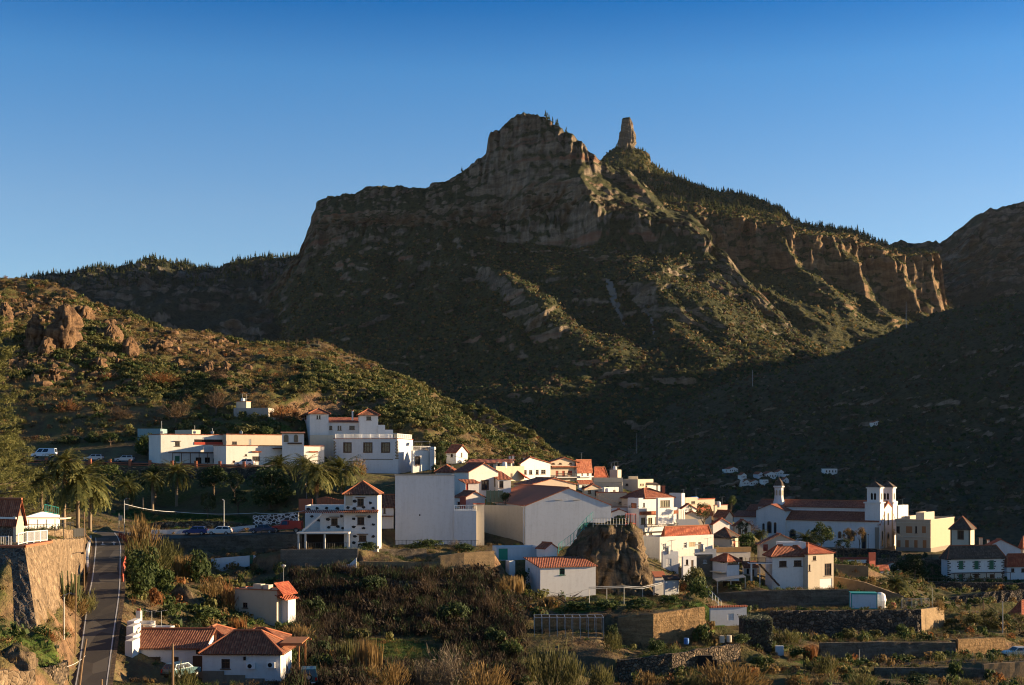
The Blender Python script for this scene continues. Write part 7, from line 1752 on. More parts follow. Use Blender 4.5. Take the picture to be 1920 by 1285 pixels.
P = np.concatenate([on_loft('mountain_ridge', 1100, .2, nr-52, nr-10, cpx(1150, 1480)), on_loft('mountain_ridge', 260, .0, nr-18, nr-10, cpx(1215, 1700)), on_loft('mountain_ridge', 160, .0, nr-30, nr-10, cpx(1480, 1680))])
clumps('ridge_pine_woods', P, rng.uniform(4, 11.5, len(P))*np.clip(1+fbm(P/60., 2)*.5, .6, 1.5), T_pine, ['pine', 'dark'], rng.choice(2, len(P)), label='pine wood on the ridge below the monolith')
nr0 = LOFTS['wooded_ridge'][0].shape[0]
P = np.concatenate([on_loft('wooded_ridge', 1500, .1, 55, nr0-10, cpx(40, 560)), on_loft('wooded_ridge', 420, .0, nr0-22, nr0-10, cpx(50, 540))])
clumps('far_pine_woods', P, rng.uniform(4, 11.5, len(P))*np.clip(1+fbm(P/60., 2)*.5, .6, 1.5), T_pine, ['pine', 'dark'], rng.choice(2, len(P)), label='pine wood on the far ridge')
nm1 = LOFTS['mountain'][0].shape[0]
PX1 = [(1022, 218), (1027, 222), (1030, 226), (1036, 230), (1042, 234), (1046, 238), (1062, 246), (866, 318), (1140, 304)]
cols = LOFTS['mountain'][0]; crest = cols[nm1-13]
for i, (px, py) in enumerate(PX1):
    j = np.argmin(np.abs(crest[:, 0]/crest[:, 1]*F+960-px)); p = crest[j]
    me = quads_mesh('pine_tree', T_pine[i % 5]); me.materials.append(L['dark'])
    o = mk('pine_tree', me, [], label=('lone pine on the shoulder left of the summit' if px == 866 else 'lone pine on the shoulder right of the summit' if px == 1140 else 'lone pine lowest of those beside the summit' if px == 1062 else 'small pine in the row beside the flat summit'), cat='tree', group='pines beside the summit' if px not in (866, 1140, 1062) else None)
    o.location = p-np.array([0, 0, 1.5]); s = rng.uniform(9, 13); o.scale = (s, s, s)

# ---- individual shrubs of the near ground: (label, px, foot row, width px, kind, leaf, seed, height px, D)
B = [
 ('tall feathery ochre tamarisk at the road bend, above the other shrubs', 262, 1075, 85, 'broom', 'ochre', 0, 105, 196),
 ('wide olive feathery shrub beside the upper road', 270, 1110, 110, 'broom', 'olive', 1, 95, 182),
 ('dark green leafy shrub right of the road bend', 268, 1135, 80, 'round', 'mid', 0, 80, 170),
 ('bright green shrub just above the road edge wall', 262, 1160, 60, 'round', 'mid', 1, 60, 160),
 ('olive shrub on the bank top under the parking street', 315, 1075, 80, 'broom', 'olive', 2, 60, 190),
 ('tall ochre reeds on the bank below the white hollow wall', 350, 1085, 60, 'reed', 'ochre', 0, 60, 188),
 ('tall green shrub standing out before the white hollow wall', 372, 1085, 55, 'round', 'mid', 2, 62, 186),
 ('wide ochre dry shrub left of the cream house', 405, 1120, 90, 'broom', 'ochre', 1, 75, 176),
 ('rust coloured shrub touching the cream house corner', 430, 1150, 60, 'broom', 'rust', 0, 65, 170),
 ('dark green shrub in the middle of the bank', 310, 1120, 70, 'loose', 'mid', 0, 55, 170),
 ('small rusty shrub above the front house roof', 290, 1160, 34, 'round', 'rust', 0, 44, 157),
 ('green leafy shrub by the bare rock face', 318, 1165, 46, 'loose', 'mid', 1, 42, 156),
 ('low green shrub below the bare rock face', 390, 1175, 70, 'loose', 'mid', 2, 32, 158),
 ('low grassy green shrub right of the bare rock face', 430, 1190, 70, 'loose', 'olive', 0, 35, 160),
 ('row end of dry reeds by the cream house wall', 445, 1180, 40, 'reed', 'rust', 0, 44, 158),
 ('dry reeds under the cream house wall', 475, 1190, 46, 'reed', 'ochre', 1, 36, 156),
 ('dry reeds below the cream house corner', 505, 1196, 36, 'reed', 'rust', 1, 30, 155),
 ('olive tree-like shrub overhanging the left road edge', 163, 1130, 58, 'broom', 'olive', 3, 60, 150),
 ('ochre shrub behind the brown pole at the road edge', 140, 1145, 50, 'broom', 'ochre', 2, 50, 146),
 ('rusty low shrub under the bastion foot', 95, 1215, 50, 'broom', 'rust', 1, 26, 120),
 ('dry bush at the bastion corner foot', 116, 1190, 34, 'twig', 'ochre', 0, 30, 130),
 ('green low bush at the bottom of the bank', 20, 1268, 60, 'round', 'dark', 0, 30, 106),
 ('ochre reeds behind the blue jeep', 560, 1210, 40, 'reed', 'ochre', 0, 45, 158),
 ('ochre broom shrub right of the cream house base', 560, 1195, 70, 'broom', 'ochre', 3, 48, 160),
 ('dark green round bush in the jeep yard', 607, 1225, 42, 'round', 'dark', 1, 42, 150),
 ('green leafy bush beside the pergola post', 540, 1248, 40, 'round', 'mid', 3, 52, 142),
 ('leafy green bush behind the jeep', 600, 1262, 56, 'loose', 'mid', 3, 48, 140),
 ('tall feathery reeds right of the jeep yard', 690, 1262, 66, 'reed', 'ochre', 2, 95, 140),
 ('feathery reeds with pale tips at the yard fence', 655, 1250, 60, 'reed', 'olive', 0, 70, 146),
 ('ochre broom bush at the bottom of the yard', 700, 1290, 70, 'broom', 'ochre', 0, 55, 134),
 ('potted green shrub beside the jeep', 622, 1280, 26, 'round', 'mid', 0, 30, 133),
 ('dry shrub in front of the white house door', 345, 1288, 62, 'broom', 'olive', 1, 66, 126),
 ('grey leafless thorn bush at the bottom of the ravine', 845, 1290, 130, 'twig', 'grey', 0, 112, 142),
 ('ochre grey brush right of the thorn bush', 905, 1292, 110, 'broom', 'ochre', 1, 84, 140),
 ('grey brush at the left of the thorn bush', 790, 1292, 76, 'twig', 'grey', 1, 72, 140),
 ('large olive yellow broom bush at the bottom centre', 1035, 1292, 110, 'broom', 'olive', 0, 122, 150),
 ('smaller olive broom bush joined to the large one', 1075, 1292, 66, 'broom', 'olive', 2, 84, 148),
 ('olive broom bush left of the large broom bush', 1000, 1265, 60, 'broom', 'olive', 3, 70, 158),
 ('golden broom bush at the bottom, between yard reeds and grey brush', 735, 1292, 70, 'broom', 'ochre', 2, 70, 136),
 ('green gold bush at the bottom right of the large broom bush', 1130, 1292, 70, 'broom', 'olive', 1, 70, 152),
 ('golden dry bush before the tumbled dry stone wall', 1210, 1292, 76, 'broom', 'ochre', 0, 52, 154),
 ('rounded green bush below the sunlit ochre wall', 1230, 1228, 44, 'round', 'mid', 0, 34, 172),
 ('dark round bush in the upper ravine below the block wall', 700, 1128, 60, 'round', 'dark', 0, 40, 186),
 ('dark loose bush in the ravine right of the cream house', 590, 1165, 56, 'loose', 'dark', 1, 44, 176),
 ('olive bush in the ravine beside the green plot', 672, 1205, 60, 'loose', 'olive', 0, 44, 166),
 ('dark round bush in the deepest part of the ravine', 850, 1165, 66, 'round', 'dark', 2, 46, 178),
 ('brown bare bush in the ravine under the stepped wall', 800, 1128, 70, 'twig', 'brown', 2, 56, 188),
 ('tall bare brown bush at the ravine edge below the cottage', 925, 1170, 64, 'twig', 'brown', 3, 66, 182),
 ('round green bush at the ravine floor before the aviary', 960, 1235, 56, 'round', 'mid', 1, 40, 166),
 ('dark leafy bush left of the bottom broom bush', 930, 1215, 50, 'loose', 'dark', 3, 46, 170),
 ('ochre reeds on the rock below the cottage', 962, 1120, 60, 'reed', 'ochre', 2, 48, 194),
 ('ochre broom on the slope under the flat outbuilding', 945, 1130, 50, 'broom', 'ochre', 2, 44, 192),
 ('ochre reeds at the foot of the cottage wall', 1032, 1133, 42, 'reed', 'ochre', 0, 30, 190),
 ('dark round shrub beside the flat outbuilding with green door', 978, 1062, 32, 'round', 'dark', 0, 32, 201),
 ('agave like grey shrub against the beige hall wall', 950, 1024, 32, 'loose', 'dark', 1, 20, 215),
 ('dark trailing shrubs on the wall before the blank white building', 800, 1040, 70, 'loose', 'dark', 2, 22, 211),
 ('dark shrub at the end of the terrace before the hall', 868, 1034, 60, 'round', 'dark', 2, 18, 214),
 ('bare twig bush before the blank white building', 853, 1030, 34, 'twig', 'grey', 0, 24, 215),
 ('dark bush at the lava stone house corner', 690, 1052, 40, 'loose', 'dark', 0, 22, 204),
 ('green shrub on the edge of the ochre wall', 1290, 1150, 40, 'loose', 'mid', 1, 34, 186),
 ('broad rounded bush with rusty top right of the pale sheds', 1300, 1108, 62, 'round', 'olive', 1, 52, 206),
 ('green bush below the rusty topped bush', 1310, 1132, 60, 'round', 'mid', 2, 46, 196),
 ('dark green bush behind the pale sheds', 1240, 1082, 46, 'round', 'mid', 1, 34, 218),
 ('small rusty bush at the pale shed door', 1283, 1106, 26, 'round', 'rust', 1, 26, 204),
 ('dark green hedge bush along the crag garden, nearest the cottage', 1080, 1140, 60, 'loose', 'mid', 0, 22, 186),
 ('dark green hedge bush along the crag garden, middle', 1140, 1141, 60, 'loose', 'mid', 3, 24, 186),
 ('dark green hedge bush along the crag garden, under the pole row end', 1200, 1140, 66, 'loose', 'mid', 2, 26, 187),
 ('dark green hedge bush along the crag garden, nearest the sheds', 1255, 1137, 56, 'loose', 'mid', 1, 28, 190),
 ('dark cypress like shrub between wire cage and ochre wall', 1148, 1200, 26, 'round', 'dark', 0, 50, 176),
 ('olive feathery shrub in front of the ochre wall', 1145, 1225, 46, 'broom', 'olive', 0, 50, 170),
 ('green shrub hanging over the ochre wall corner', 1318, 1185, 44, 'loose', 'mid', 2, 40, 180),
 ('ochre weeds above the ivy block', 1410, 1160, 30, 'broom', 'ochre', 0, 26, 196),
 ('olive shrub spilling down right of the ivy block', 1478, 1215, 70, 'broom', 'olive', 1, 42, 186),
 ('rust red reeds below the dark rubble wall', 1520, 1232, 34, 'reed', 'rust', 0, 44, 180),
 ('green shrub in the lower garden before the rust reeds', 1500, 1226, 50, 'loose', 'mid', 3, 30, 180),
 ('wide olive shrub on the lower garden edge', 1550, 1262, 80, 'broom', 'olive', 2, 46, 168),
 ('green shrub in the lowest garden by the bin', 1430, 1255, 60, 'loose', 'mid', 1, 30, 168),
 ('round green shrub pair in the middle of the lower garden', 1392, 1240, 40, 'round', 'mid', 3, 22, 172),
 ('large ochre bush at the bottom edge, widest', 1370, 1295, 150, 'broom', 'ochre', 3, 74, 156),
 ('olive bush at the bottom edge left of the widest ochre bush', 1300, 1295, 70, 'broom', 'olive', 1, 42, 156),
 ('yellow olive bush at the bottom edge right of the gardens', 1615, 1292, 60, 'broom', 'olive', 0, 40, 158),
 ('ochre brush at the bottom edge before the low earth bank', 1510, 1292, 90, 'broom', 'ochre', 2, 34, 158),
 ('dark bush at the bottom edge under the lowest terraces', 1720, 1294, 70, 'round', 'dark', 3, 26, 160),
 ('olive bush at the bottom edge beside the lowest wall', 1810, 1294, 60, 'broom', 'olive', 3, 26, 160),
 ('yellow green bush at the foot of the dark rubble wall, left one', 1592, 1206, 40, 'loose', 'olive', 1, 30, 196),
 ('yellow green bush at the foot of the dark rubble wall, middle one', 1640, 1204, 34, 'loose', 'olive', 2, 22, 198),
 ('yellow green bush at the foot of the dark rubble wall, right one', 1690, 1202, 40, 'loose', 'mid', 0, 28, 200),
 ('ochre weeds on the sunlit wall end', 1755, 1150, 44, 'broom', 'ochre', 1, 32, 216),
 ('green bush hiding the path beside the sunlit wall end', 1785, 1172, 40, 'loose', 'olive', 0, 26, 216),
 ('hanging green weed on the grey field wall', 1790, 1262, 34, 'broom', 'mid', 0, 50, 172) if False else ('green weeds on the grey earth bank', 1790, 1270, 34, 'loose', 'mid', 1, 40, 172),
 ('dark green shrub under the plaza wall', 1720, 1075, 70, 'round', 'dark', 1, 42, 290),
 ('dark green shrub beside the tall plaza shrub', 1690, 1070, 50, 'round', 'dark', 2, 40, 294),
 ('dark green bush left of the manor pergola', 1760, 1086, 50, 'round', 'dark', 0, 26, 292),
 ('green hedge behind the red hip roof', 1325, 1000, 50, 'round', 'olive', 0, 22, 258),
 ('leafy green shrub behind the mossy pyramid roof', 1403, 1035, 48, 'loose', 'mid', 0, 44, 262),
 ('green shrub below the lit hip roof house terrace', 1285, 998, 30, 'round', 'olive', 2, 18, 262),
 ('grassy shrubs in front of the church transept', 1450, 1024, 40, 'loose', 'mid', 2, 24, 320),
 ('bush beside the old house on the hill', 462, 806, 52, 'round', 'olive', 3, 24, 306),
 ('dark bush before the old house on the hill, right one', 498, 806, 34, 'round', 'mid', 1, 18, 306),
 ('green bush on the bare bank above the towered house', 585, 775, 46, 'loose', 'mid', 1, 24, 326),
 ('rusty bush on the bare bank above the towered house', 555, 780, 40, 'broom', 'rust', 1, 26, 322),
 ('grey leaved tree-like bush right of the old house', 545, 808, 44, 'loose', 'ivy', 0, 36, 304),
 ('dark bush on the crag top garden', 1165, 978, 30, 'round', 'dark', 1, 14, 211),
 ('small agave on the bank by the road lamp', 106, 1232, 14, 'reed', 'ivy', 0, 10, 119),
]
for b in B:
    o = bush(b[0], b[1], b[2], b[3], b[4], b[5], b[6], b[7], D=b[8])
    if b[0].startswith('dark bush on the crag'): o.location.z = W(0, 980, 211).z
# trees: label, px, foot, crown row, crown w, crown h, leaf, kind, seed, D
TR = [
 ('big dense dark ficus tree with two lobed crown below the terrace building', 506, 962, 915, 104, 92, 'dark', 'round', 0, 250),
 ('small sparse olive tree on the green field', 389, 983, 945, 36, 56, 'olive', 'loose', 0, 247),
 ('dark tree above the green field, left of the bare trunk', 290, 925, 895, 60, 50, 'dark', 'round', 1, 262),
 ('dark tree crowded under the upper street wall', 245, 935, 905, 56, 60, 'dark', 'loose', 1, 258),
 ('dark tree hiding the street wall, right of the fan palm', 400, 930, 895, 66, 56, 'dark', 'round', 2, 262),
 ('dark low tree between fan palm and ficus', 440, 930, 905, 40, 54, 'dark', 'loose', 2, 258),
 ('round dark tree at the street corner below the cars', 205, 915, 890, 60, 50, 'mid', 'round', 2, 262),
 ('dry golden tree beside the palms at the big white house', 668, 905, 880, 46, 56, 'ochre', 'feather', 0, 276),
 ('leafy green tree beside the parked cars and terrace building', 275, 855, 838, 50, 50, 'mid', 'round', 0, 294),
 ('slender bright green tree behind the parked cars', 207, 852, 822, 36, 28, 'mid', 'loose', 3, 300),
 ('dark tree behind the parked van', 130, 845, 830, 60, 34, 'dark', 'loose', 0, 303),
 ('dark tree between van and slender tree', 175, 843, 826, 40, 34, 'dark', 'round', 3, 305),
 ('bare brown tree low on the scrub hill, widest', 330, 800, 770, 80, 60, 'brown', 'bare', 0, 318),
 ('bare brown tree behind the pale shed wall', 225, 800, 775, 60, 50, 'brown', 'bare', 1, 318),
 ('bare rusty tree on the hillside above the parked cars', 130, 800, 765, 70, 60, 'rust', 'bare', 2, 322),
 ('bare brown tree left of the old hill house', 405, 790, 750, 60, 60, 'brown', 'bare', 2, 326),
 ('bare rusty tree in the fold of the scrub hill', 300, 740, 710, 90, 44, 'rust', 'bare', 0, 345),
 ('bare brown tree high on the scrub hill by the splinter rock', 410, 735, 705, 60, 50, 'brown', 'bare', 3, 350),
 ('bare rusty tree near the left hill path', 200, 735, 710, 60, 40, 'rust', 'bare', 1, 345),
 ('rusty tree right of the old hill house', 528, 800, 775, 50, 44, 'rust', 'feather', 1, 316),
 ('bare grey tree before the church apse', 1400, 1022, 990, 60, 48, 'brown', 'bare', 0, 312),
 ('dark leafy tree before the church aisle wall', 1541, 1036, 1003, 50, 48, 'dark', 'round', 3, 326),
 ('autumn tree with yellowing leaves before the church wall, left one', 1590, 1040, 1007, 24, 38, 'ochre', 'loose', 1, 322),
 ('autumn tree with yellowing leaves nearest the church facade', 1612, 1040, 1005, 24, 40, 'ochre', 'loose', 2, 322),
 ('dark bushy tree below the autumn trees', 1582, 1048, 1020, 40, 26, 'dark', 'loose', 1, 318),
 ('tall shrub tree before the lit houses above the red hip roof', 1320, 990, 960, 34, 42, 'olive', 'loose', 2, 264),
 ('slim trunk tree with one round ball crown behind the church', 1373, 975, 940, 15, 24, 'mid', 'round', 1, 330),
 ('olive tree behind the sunlit wall end, left one', 1825, 1188, 1165, 34, 36, 'olive', 'round', 0, 214),
 ('olive tree beside the wooden poles, largest', 1853, 1190, 1163, 46, 42, 'olive', 'round', 1, 216),
 ('olive tree between the two wooden poles', 1882, 1188, 1166, 34, 38, 'mid', 'round', 3, 218),
 ('olive tree at the picture edge beside the red roofed house', 1912, 1190, 1168, 40, 40, 'olive', 'loose', 1, 214),
 ('dark tree on the hillside behind the white gabled cottage', 826, 872, 852, 24, 38, 'dark', 'round', 0, 296),
 ('dark fan crowned tree with pale trunk under the ficus', 447, 977, 935, 44, 34, 'dark', 'loose', 3, 252),
 ('small dark tree between the big white house and the tile roofed low house', 815, 892, 880, 20, 22, 'dark', 'round', 1, 284),
 ('dark garden tree beside the glazed terrace', 948, 945, 932, 20, 22, 'dark', 'round', 2, 236),
 ('small green tree before the balustrade house', 1100, 930, 918, 18, 18, 'mid', 'loose', 0, 285),
 ('green tree beside the tiny red roofed outbuilding', 1185, 968, 955, 16, 20, 'mid', 'loose', 2, 266),
 ('leafy tree at the corner of the pale block houses', 1290, 968, 955, 20, 20, 'mid', 'loose', 3, 284),
 ('dark tree behind the mossy pyramid roof', 1392, 1010, 990, 26, 30, 'dark', 'loose', 2, 290),
 ('dark tree behind the long whitewashed shed', 1415, 1046, 1030, 26, 28, 'dark', 'round', 3, 256),
 ('dark tree at the plaza wall, tallest', 1716, 1078, 1055, 46, 40, 'dark', 'round', 2, 288),
 ('dark loose tree between plaza and manor', 1748, 1088, 1068, 34, 34, 'dark', 'loose', 1, 294),
]
for t in TR: tree(t[0], t[1], t[2], t[3], t[4], t[5], t[6], t[7], t[8], D=t[9])
# palms: label, px, foot, crown row, radius px, seed, dead, D
PL = [
 ('tall palm with long skirt of dead fronds beside the road', 120, 990, 868, 46, 0, 1.1, 192), ('full bright palm arching over the road', 146, 990, 905, 78, 1, .2, 194), ('slim palm behind the arching palm', 169, 988, 915, 52, 2, .2, 204), ('palm behind the bastion pergola', 78, 968, 903, 50, 3, .2, 210),
 ('palm below the street wall with lit outer fronds', 331, 925, 886, 38, 0, .2, 262), ('small dark palm under the upper street', 238, 960, 912, 36, 3, .5, 246), ('palm before the dark doorway of the terrace building', 523, 915, 874, 36, 1, .2, 262), ('palm leftmost in the trio below the towered house', 572, 915, 872, 38, 2, .3, 258), ('palm with orange dead skirt in the middle of the trio', 594, 945, 890, 46, 3, .9, 247), ('palm rightmost in the trio, before the big white house', 640, 925, 882, 46, 1, .3, 252),
 ('short palm before the church aisle wall', 1512, 1036, 1014, 36, 2, .2, 310), ('spreading palm below the red walled store', 1678, 1122, 1098, 46, 0, .25, 248), ('little palm beside the church transept', 1425, 1024, 1002, 18, 3, .2, 318),
 ('dark palm on the street edge with pale trunk', 286, 945, 900, 30, 2, .4, 256),
]
for p in PL: palm(p[0], p[1], p[2], p[3], p[4], p[5], p[6], D=p[7])
# big pine at the left edge
def big_pine(label, px, D, zb, tops):
    p = gpt(px, D); t = thing('pine_tree', label, 'tree', p); s = D/F; H = W(px, tops, D).z-p.z
    Q = []
    for i in range(62):
        f = .16+.84*i/62; a = i*2.4+rng.uniform(-.4, .4); ln = (1.1-f*.75)*78*s*rng.uniform(.6, 1.1); z = H*f
        for k in range(7):
            r = ln*(.3+.7*k/6); c = np.array([math.cos(a)*r, math.sin(a)*r, z+ln*.10*k/6+rng.uniform(-.2, .2)])
            up = np.tile([math.cos(a), math.sin(a), .6], (26, 1)); up /= np.linalg.norm(up, axis=1)[:, None]
            Q.append(leafq(ballpts(26, c, (.7, .7, .4), .2), .32, .12, up, .45))
    me = quads_mesh('crown', np.concatenate(Q)); mk('crown', me, [L['pine']], t)
    mb = MB(); mb.tube([(0, 0, -.5), (.1, 0, H*.5), (0, 0, H)], [.4, .28, .05], 8)
    for i in range(0, 62, 3): f = .16+.84*i/62; a = i*2.4; ln = (1.1-f*.75)*70*s; mb.tube([(0, 0, H*f), (math.cos(a)*ln, math.sin(a)*ln, H*f+ln*.1)], [.09, .02], 4)
    mb.build('trunk', [M['bark']], t, origin=(0, 0, 0)); return t
big_pine('large olive green pine with layered boughs at the picture edge', -12, 168, 985, 590)
big_pine('lower pine in front of the large pine, behind the hut', 18, 178, 985, 815)
# candelabra spurge on the bank
p = find(140, 1095, 135, 175); p = gpt(132, 147); t = thing('candelabra_spurge', 'tall candelabra spurge with upright green stems on the road bank', 'plant', p); mb = MB(); r_ = random.Random(4)
for i in range(34):
    a = r_.uniform(0, 6.28); rr2 = r_.uniform(.2, 1.6); e = Vector((math.cos(a)*rr2, math.sin(a)*rr2, r_.uniform(1.6, 4.4))); m = Vector((math.cos(a)*rr2*.8, math.sin(a)*rr2*.8, e.z*.4)); mb.tube([Vector((0, 0, -.3)), m*.6, m, e], [.10, .10, .09, .06], 6)
mb.build('stem', [m_flat('spurge_stem_green', (.075, .09, .035), .8)], t, origin=(0, 0, 0))
# agave flower stalks on the hill crest
ST = [(540, 640), (556, 637), (577, 637), (590, 634), (597, 636), (655, 660), (664, 662), (672, 668), (760, 712)]
for i, (px, py) in enumerate(ST):
    p = find(px, py+16, 320, 470); p.z = max(p.z, ground(p.x, p.y)); h = W(px, py, p.y).z-p.z
    h = max(3.0, min(h, 6.5)); t = thing('agave', ('agave stalk standing alone on the lower crest of the hill' if px == 760 else 'dry agave flower stalk on the flat crest of the hill' if px < 620 else 'dry agave flower stalk on the falling crest of the hill'), 'plant', p, None if px == 760 else 'agave stalks on the flat crest' if px < 620 else 'agave stalks on the falling crest'); l = random.uniform(-.5, .5)
    mb = MB(); mb.tube([(0, 0, -.2), (l*.4, 0, h*.6), (l, 0, h)], [.09, .07, .03], 5)
    for k in range(6): z = h*(.6+.065*k); s = (-1)**k; mb.tube([(l*z/h, 0, z), (l*z/h+s*.55, .1, z+.2)], [.03, .06], 4)
    mb.build('stalk', [M['wood']], t, origin=(0, 0, 0))
    me = quads_mesh('rosette', bush_q('reed')); o = mk('rosette', me, [L['ivy']], t); o.scale = (.9, .9, .9)
# ivy block
p = W(1421, 1208, 181); t = thing('ivy_block', 'square wall block wholly covered in grey green ivy', 'ivy', p); s = 181/F
w_, h_, d_ = 26*s, 46*s, 4.0
mb = MB(); mb.box(-w_, w_, 0, d_, -1, h_); mb.build('wall', [M['stoneb']], t, origin=(0, 0, 0))
n = 2600; q = rng.uniform(-1, 1, (n, 3)); fsel = rng.integers(0, 3, n)
P = np.stack([np.where(fsel == 1, w_, q[:, 0]*w_), np.where(fsel == 0, 0, (q[:, 1]+1)/2*d_), np.where(fsel == 2, h_, (q[:, 2]+1)/2*h_)], 1)+rng.normal(size=(n, 3))*.12
me = quads_mesh('ivy', leafq(P, .15)); mk('ivy', me, [L['ivy']], t)
# ---------------------------------------------------------------- vehicles
def paint(n, c): return m_flat(n, c, .3, .1, .5, .05)
CP = {'blue': paint('blue_car_paint', (.03, .06, .20)), 'navy': paint('dark_blue_car_paint', (.02, .045, .10)), 'white': paint('white_car_paint', (.72, .72, .70)), 'silver': paint('silver_car_paint', (.42, .43, .44)), 'red': paint('red_truck_paint', (.36, .025, .02)), 'teal': paint('teal_car_paint', (.04, .11, .13)), 'pale': paint('pale_grey_car_paint', (.5, .48, .42)), 'vanwhite': paint('shaded_white_van_paint', (.50, .58, .66))}  # the van white is tinted with the blue of its shade
M['headlight'] = m_flat('headlight_glass', (.7, .7, .65), .15); M['taillight'] = m_flat('tail_light_glass', (.35, .01, .01), .2); M['plate'] = m_flat('blank_plate', (.7, .7, .7), .5)
KIND = {  # lower body outline (x, z), cabin (x0b, x1b, x0t, x1t, zbelt, zroof), width, wheels (x front, x rear), wheel radius
 'hatch': ([(-2.0, .35), (-2.02, .75), (-1.9, .95), (.75, .95), (1.75, .78), (1.95, .6), (1.95, .32)], (-1.9, .85, -1.5, .25, .95, 1.45), 1.72, (1.25, -1.25), .31),
 'sedan': ([(-2.2, .35), (-2.22, .8), (-2.1, .95), (.8, .95), (1.9, .80), (2.1, .6), (2.1, .32)], (-1.65, .95, -1.05, .3, .95, 1.43), 1.75, (1.35, -1.35), .31),
 'van': ([(-2.6, .4), (-2.62, 1.15), (1.55, 1.15), (2.3, .95), (2.5, .7), (2.5, .4)], (-2.6, 1.6, -2.5, .75, 1.15, 2.1), 1.95, (1.6, -1.6), .34),
 'suv': ([(-1.95, .5), (-1.97, 1.05), (.55, 1.05), (1.75, .98), (1.9, .8), (1.9, .48)], (-1.93, .65, -1.8, .15, 1.05, 1.75), 1.70, (1.2, -1.25), .37),
 'truck': ([(-2.6, .6), (-2.6, 1.3), (1.0, 1.3), (2.3, 1.2), (2.5, .9), (2.5, .55)], (-.4, 1.05, -.3, .7, 1.3, 2.1), 1.95, (1.75, -1.7), .46)}
def car(label, name, cat, px, py, D, yaw, col, kind, zfix=None, group=None):
    p = W(px, py, D)
    if zfix is not None: p.z = ground(p.x, p.y)+zfix
    t = thing(name, label, cat, p, group); t.rotation_euler = (0, 0, R(yaw))
    prof, (b0, b1, t0, t1, zb, zr), wd, wx, wr = KIND[kind]; hw = wd/2
    mb = MB(); n = len(prof)
    for s in (-1, 1): mb.face([(x, s*hw, z) for x, z in prof][::s])
    for i in range(n): a, b = prof[i], prof[(i+1) % n]; mb.face([(a[0], -hw, a[1]), (b[0], -hw, b[1]), (b[0], hw, b[1]), (a[0], hw, a[1])])
    ti = .80*hw
    c = [(b0, -hw*.97, zb), (b1, -hw*.97, zb), (b1, hw*.97, zb), (b0, hw*.97, zb), (t0, -ti, zr), (t1, -ti, zr), (t1, ti, zr), (t0, ti, zr)]
    for q in ((0,1,5,4), (1,2,6,5), (2,3,7,6), (3,0,4,7), (4,5,6,7)): mb.face([c[i] for i in q])
    if kind == 'truck':
        for x0, x1, y0, y1, z0, z1 in ((-2.6, -.5, -hw, -hw+.08, 1.3, 2.0), (-2.6, -.5, hw-.08, hw, 1.3, 2.0), (-2.6, -2.5, -hw+.081, hw-.081, 1.3, 2.0)): mb.box(x0, x1, y0, y1, z0, z1)
    mb.build('body', [CP[col]], t, origin=(0, 0, 0))
    g = MB(); V = [Vector(v) for v in c]
    def pane(i0, i1, i2, i3, u0, u1, v0, v1):
        A, B, C_, D_ = V[i0], V[i1], V[i2], V[i3]; nn = (B-A).cross(D_-A).normalized()*.012
        f = lambda u, v: (A.lerp(B, u)).lerp(D_.lerp(C_, u), v)
        cen = (A+B+C_+D_)/4; mid = Vector((0, 0, (zb+zr)/2)); 
        if nn.dot(cen-mid) < 0: nn = -nn
        g.face([f(u0, v0)+nn, f(u1, v0)+nn, f(u1, v1)+nn, f(u0, v1)+nn])
    for q in ((0, 1, 5, 4), (3, 2, 6, 7)):
        if kind == 'van': pane(*q, .70, .95, .1, .85); pane(*q, .38, .66, .12, .85)
        elif kind == 'truck': pane(*q, .1, .9, .1, .88)
        else: pane(*q, .06, .47, .1, .88); pane(*q, .52, .93, .1, .88)
    pane(1, 2, 6, 5, .06, .94, .08, .9); pane(0, 3, 7, 4, .08, .92, .12, .88)
    g.build('window', [M['glass']], t, origin=(0, 0, 0))
    for x in wx:
        for s in (-1, 1):
            w = MB(); w.tube([(x, s*(hw-.2), wr), (x, s*(hw+.015), wr)], wr, 14); o = w.build('wheel', [M['rubber']], t, origin=(0, 0, 0))
            w = MB(); w.tube([(x, s*(hw+.016), wr), (x, s*(hw+.03), wr)], wr*.6, 10); w.build('rim', [M['metal']], o, origin=(0, 0, 0))
    xf = prof[-1][0]; xr = prof[0][0]
    for s in (-1, 1):
        w = MB(); w.box(xf-.12, xf+.012, s*hw*.72-.17, s*hw*.72+.17, .62, .76); w.build('headlight', [M['headlight']], t, origin=(0, 0, 0))
        w = MB(); w.box(xr-.035, xr+.06, s*hw*.84-.09, s*hw*.84+.09, .62, .95); w.build('taillight', [M['taillight']], t, origin=(0, 0, 0))
    w = MB(); w.box(xr-.08, xr+.02, -hw*.95, hw*.95, .38, .55); w.box(xf-.02, xf+.07, -hw*.95, hw*.95, .34, .52); w.build('bumper', [M['rubber']], t, origin=(0, 0, 0))
    if kind == 'suv':
        w = MB(); w.tube([(xr-.02, .0, 1.0), (xr-.24, .0, 1.0)], .34, 14); o = w.build('spare_wheel', [M['rubber']], t, origin=(0, 0, 0))
        w = MB(); w.tube([(xr-.241, .0, 1.0), (xr-.26, .0, 1.0)], .2, 10); w.build('rim', [M['metal']], o, origin=(0, 0, 0))
        w = MB(); w.box(-1.6, .0, -.62, -.58, 1.78, 1.83); w.box(-1.6, .0, .58, .62, 1.78, 1.83); w.build('roof_rack', [M['rubber']], t, origin=(0, 0, 0))
        w = MB(); w.box(xr-.09, xr-.078, -.65, -.25, .42, .52); w.build('number_plate', [M['plate']], t, origin=(0, 0, 0))
    return t
car('dark blue jeep seen from behind with spare wheel on its tail, beside the front house', 'jeep', 'car', 579, 1283, 131, 98, 'teal', 'suv')
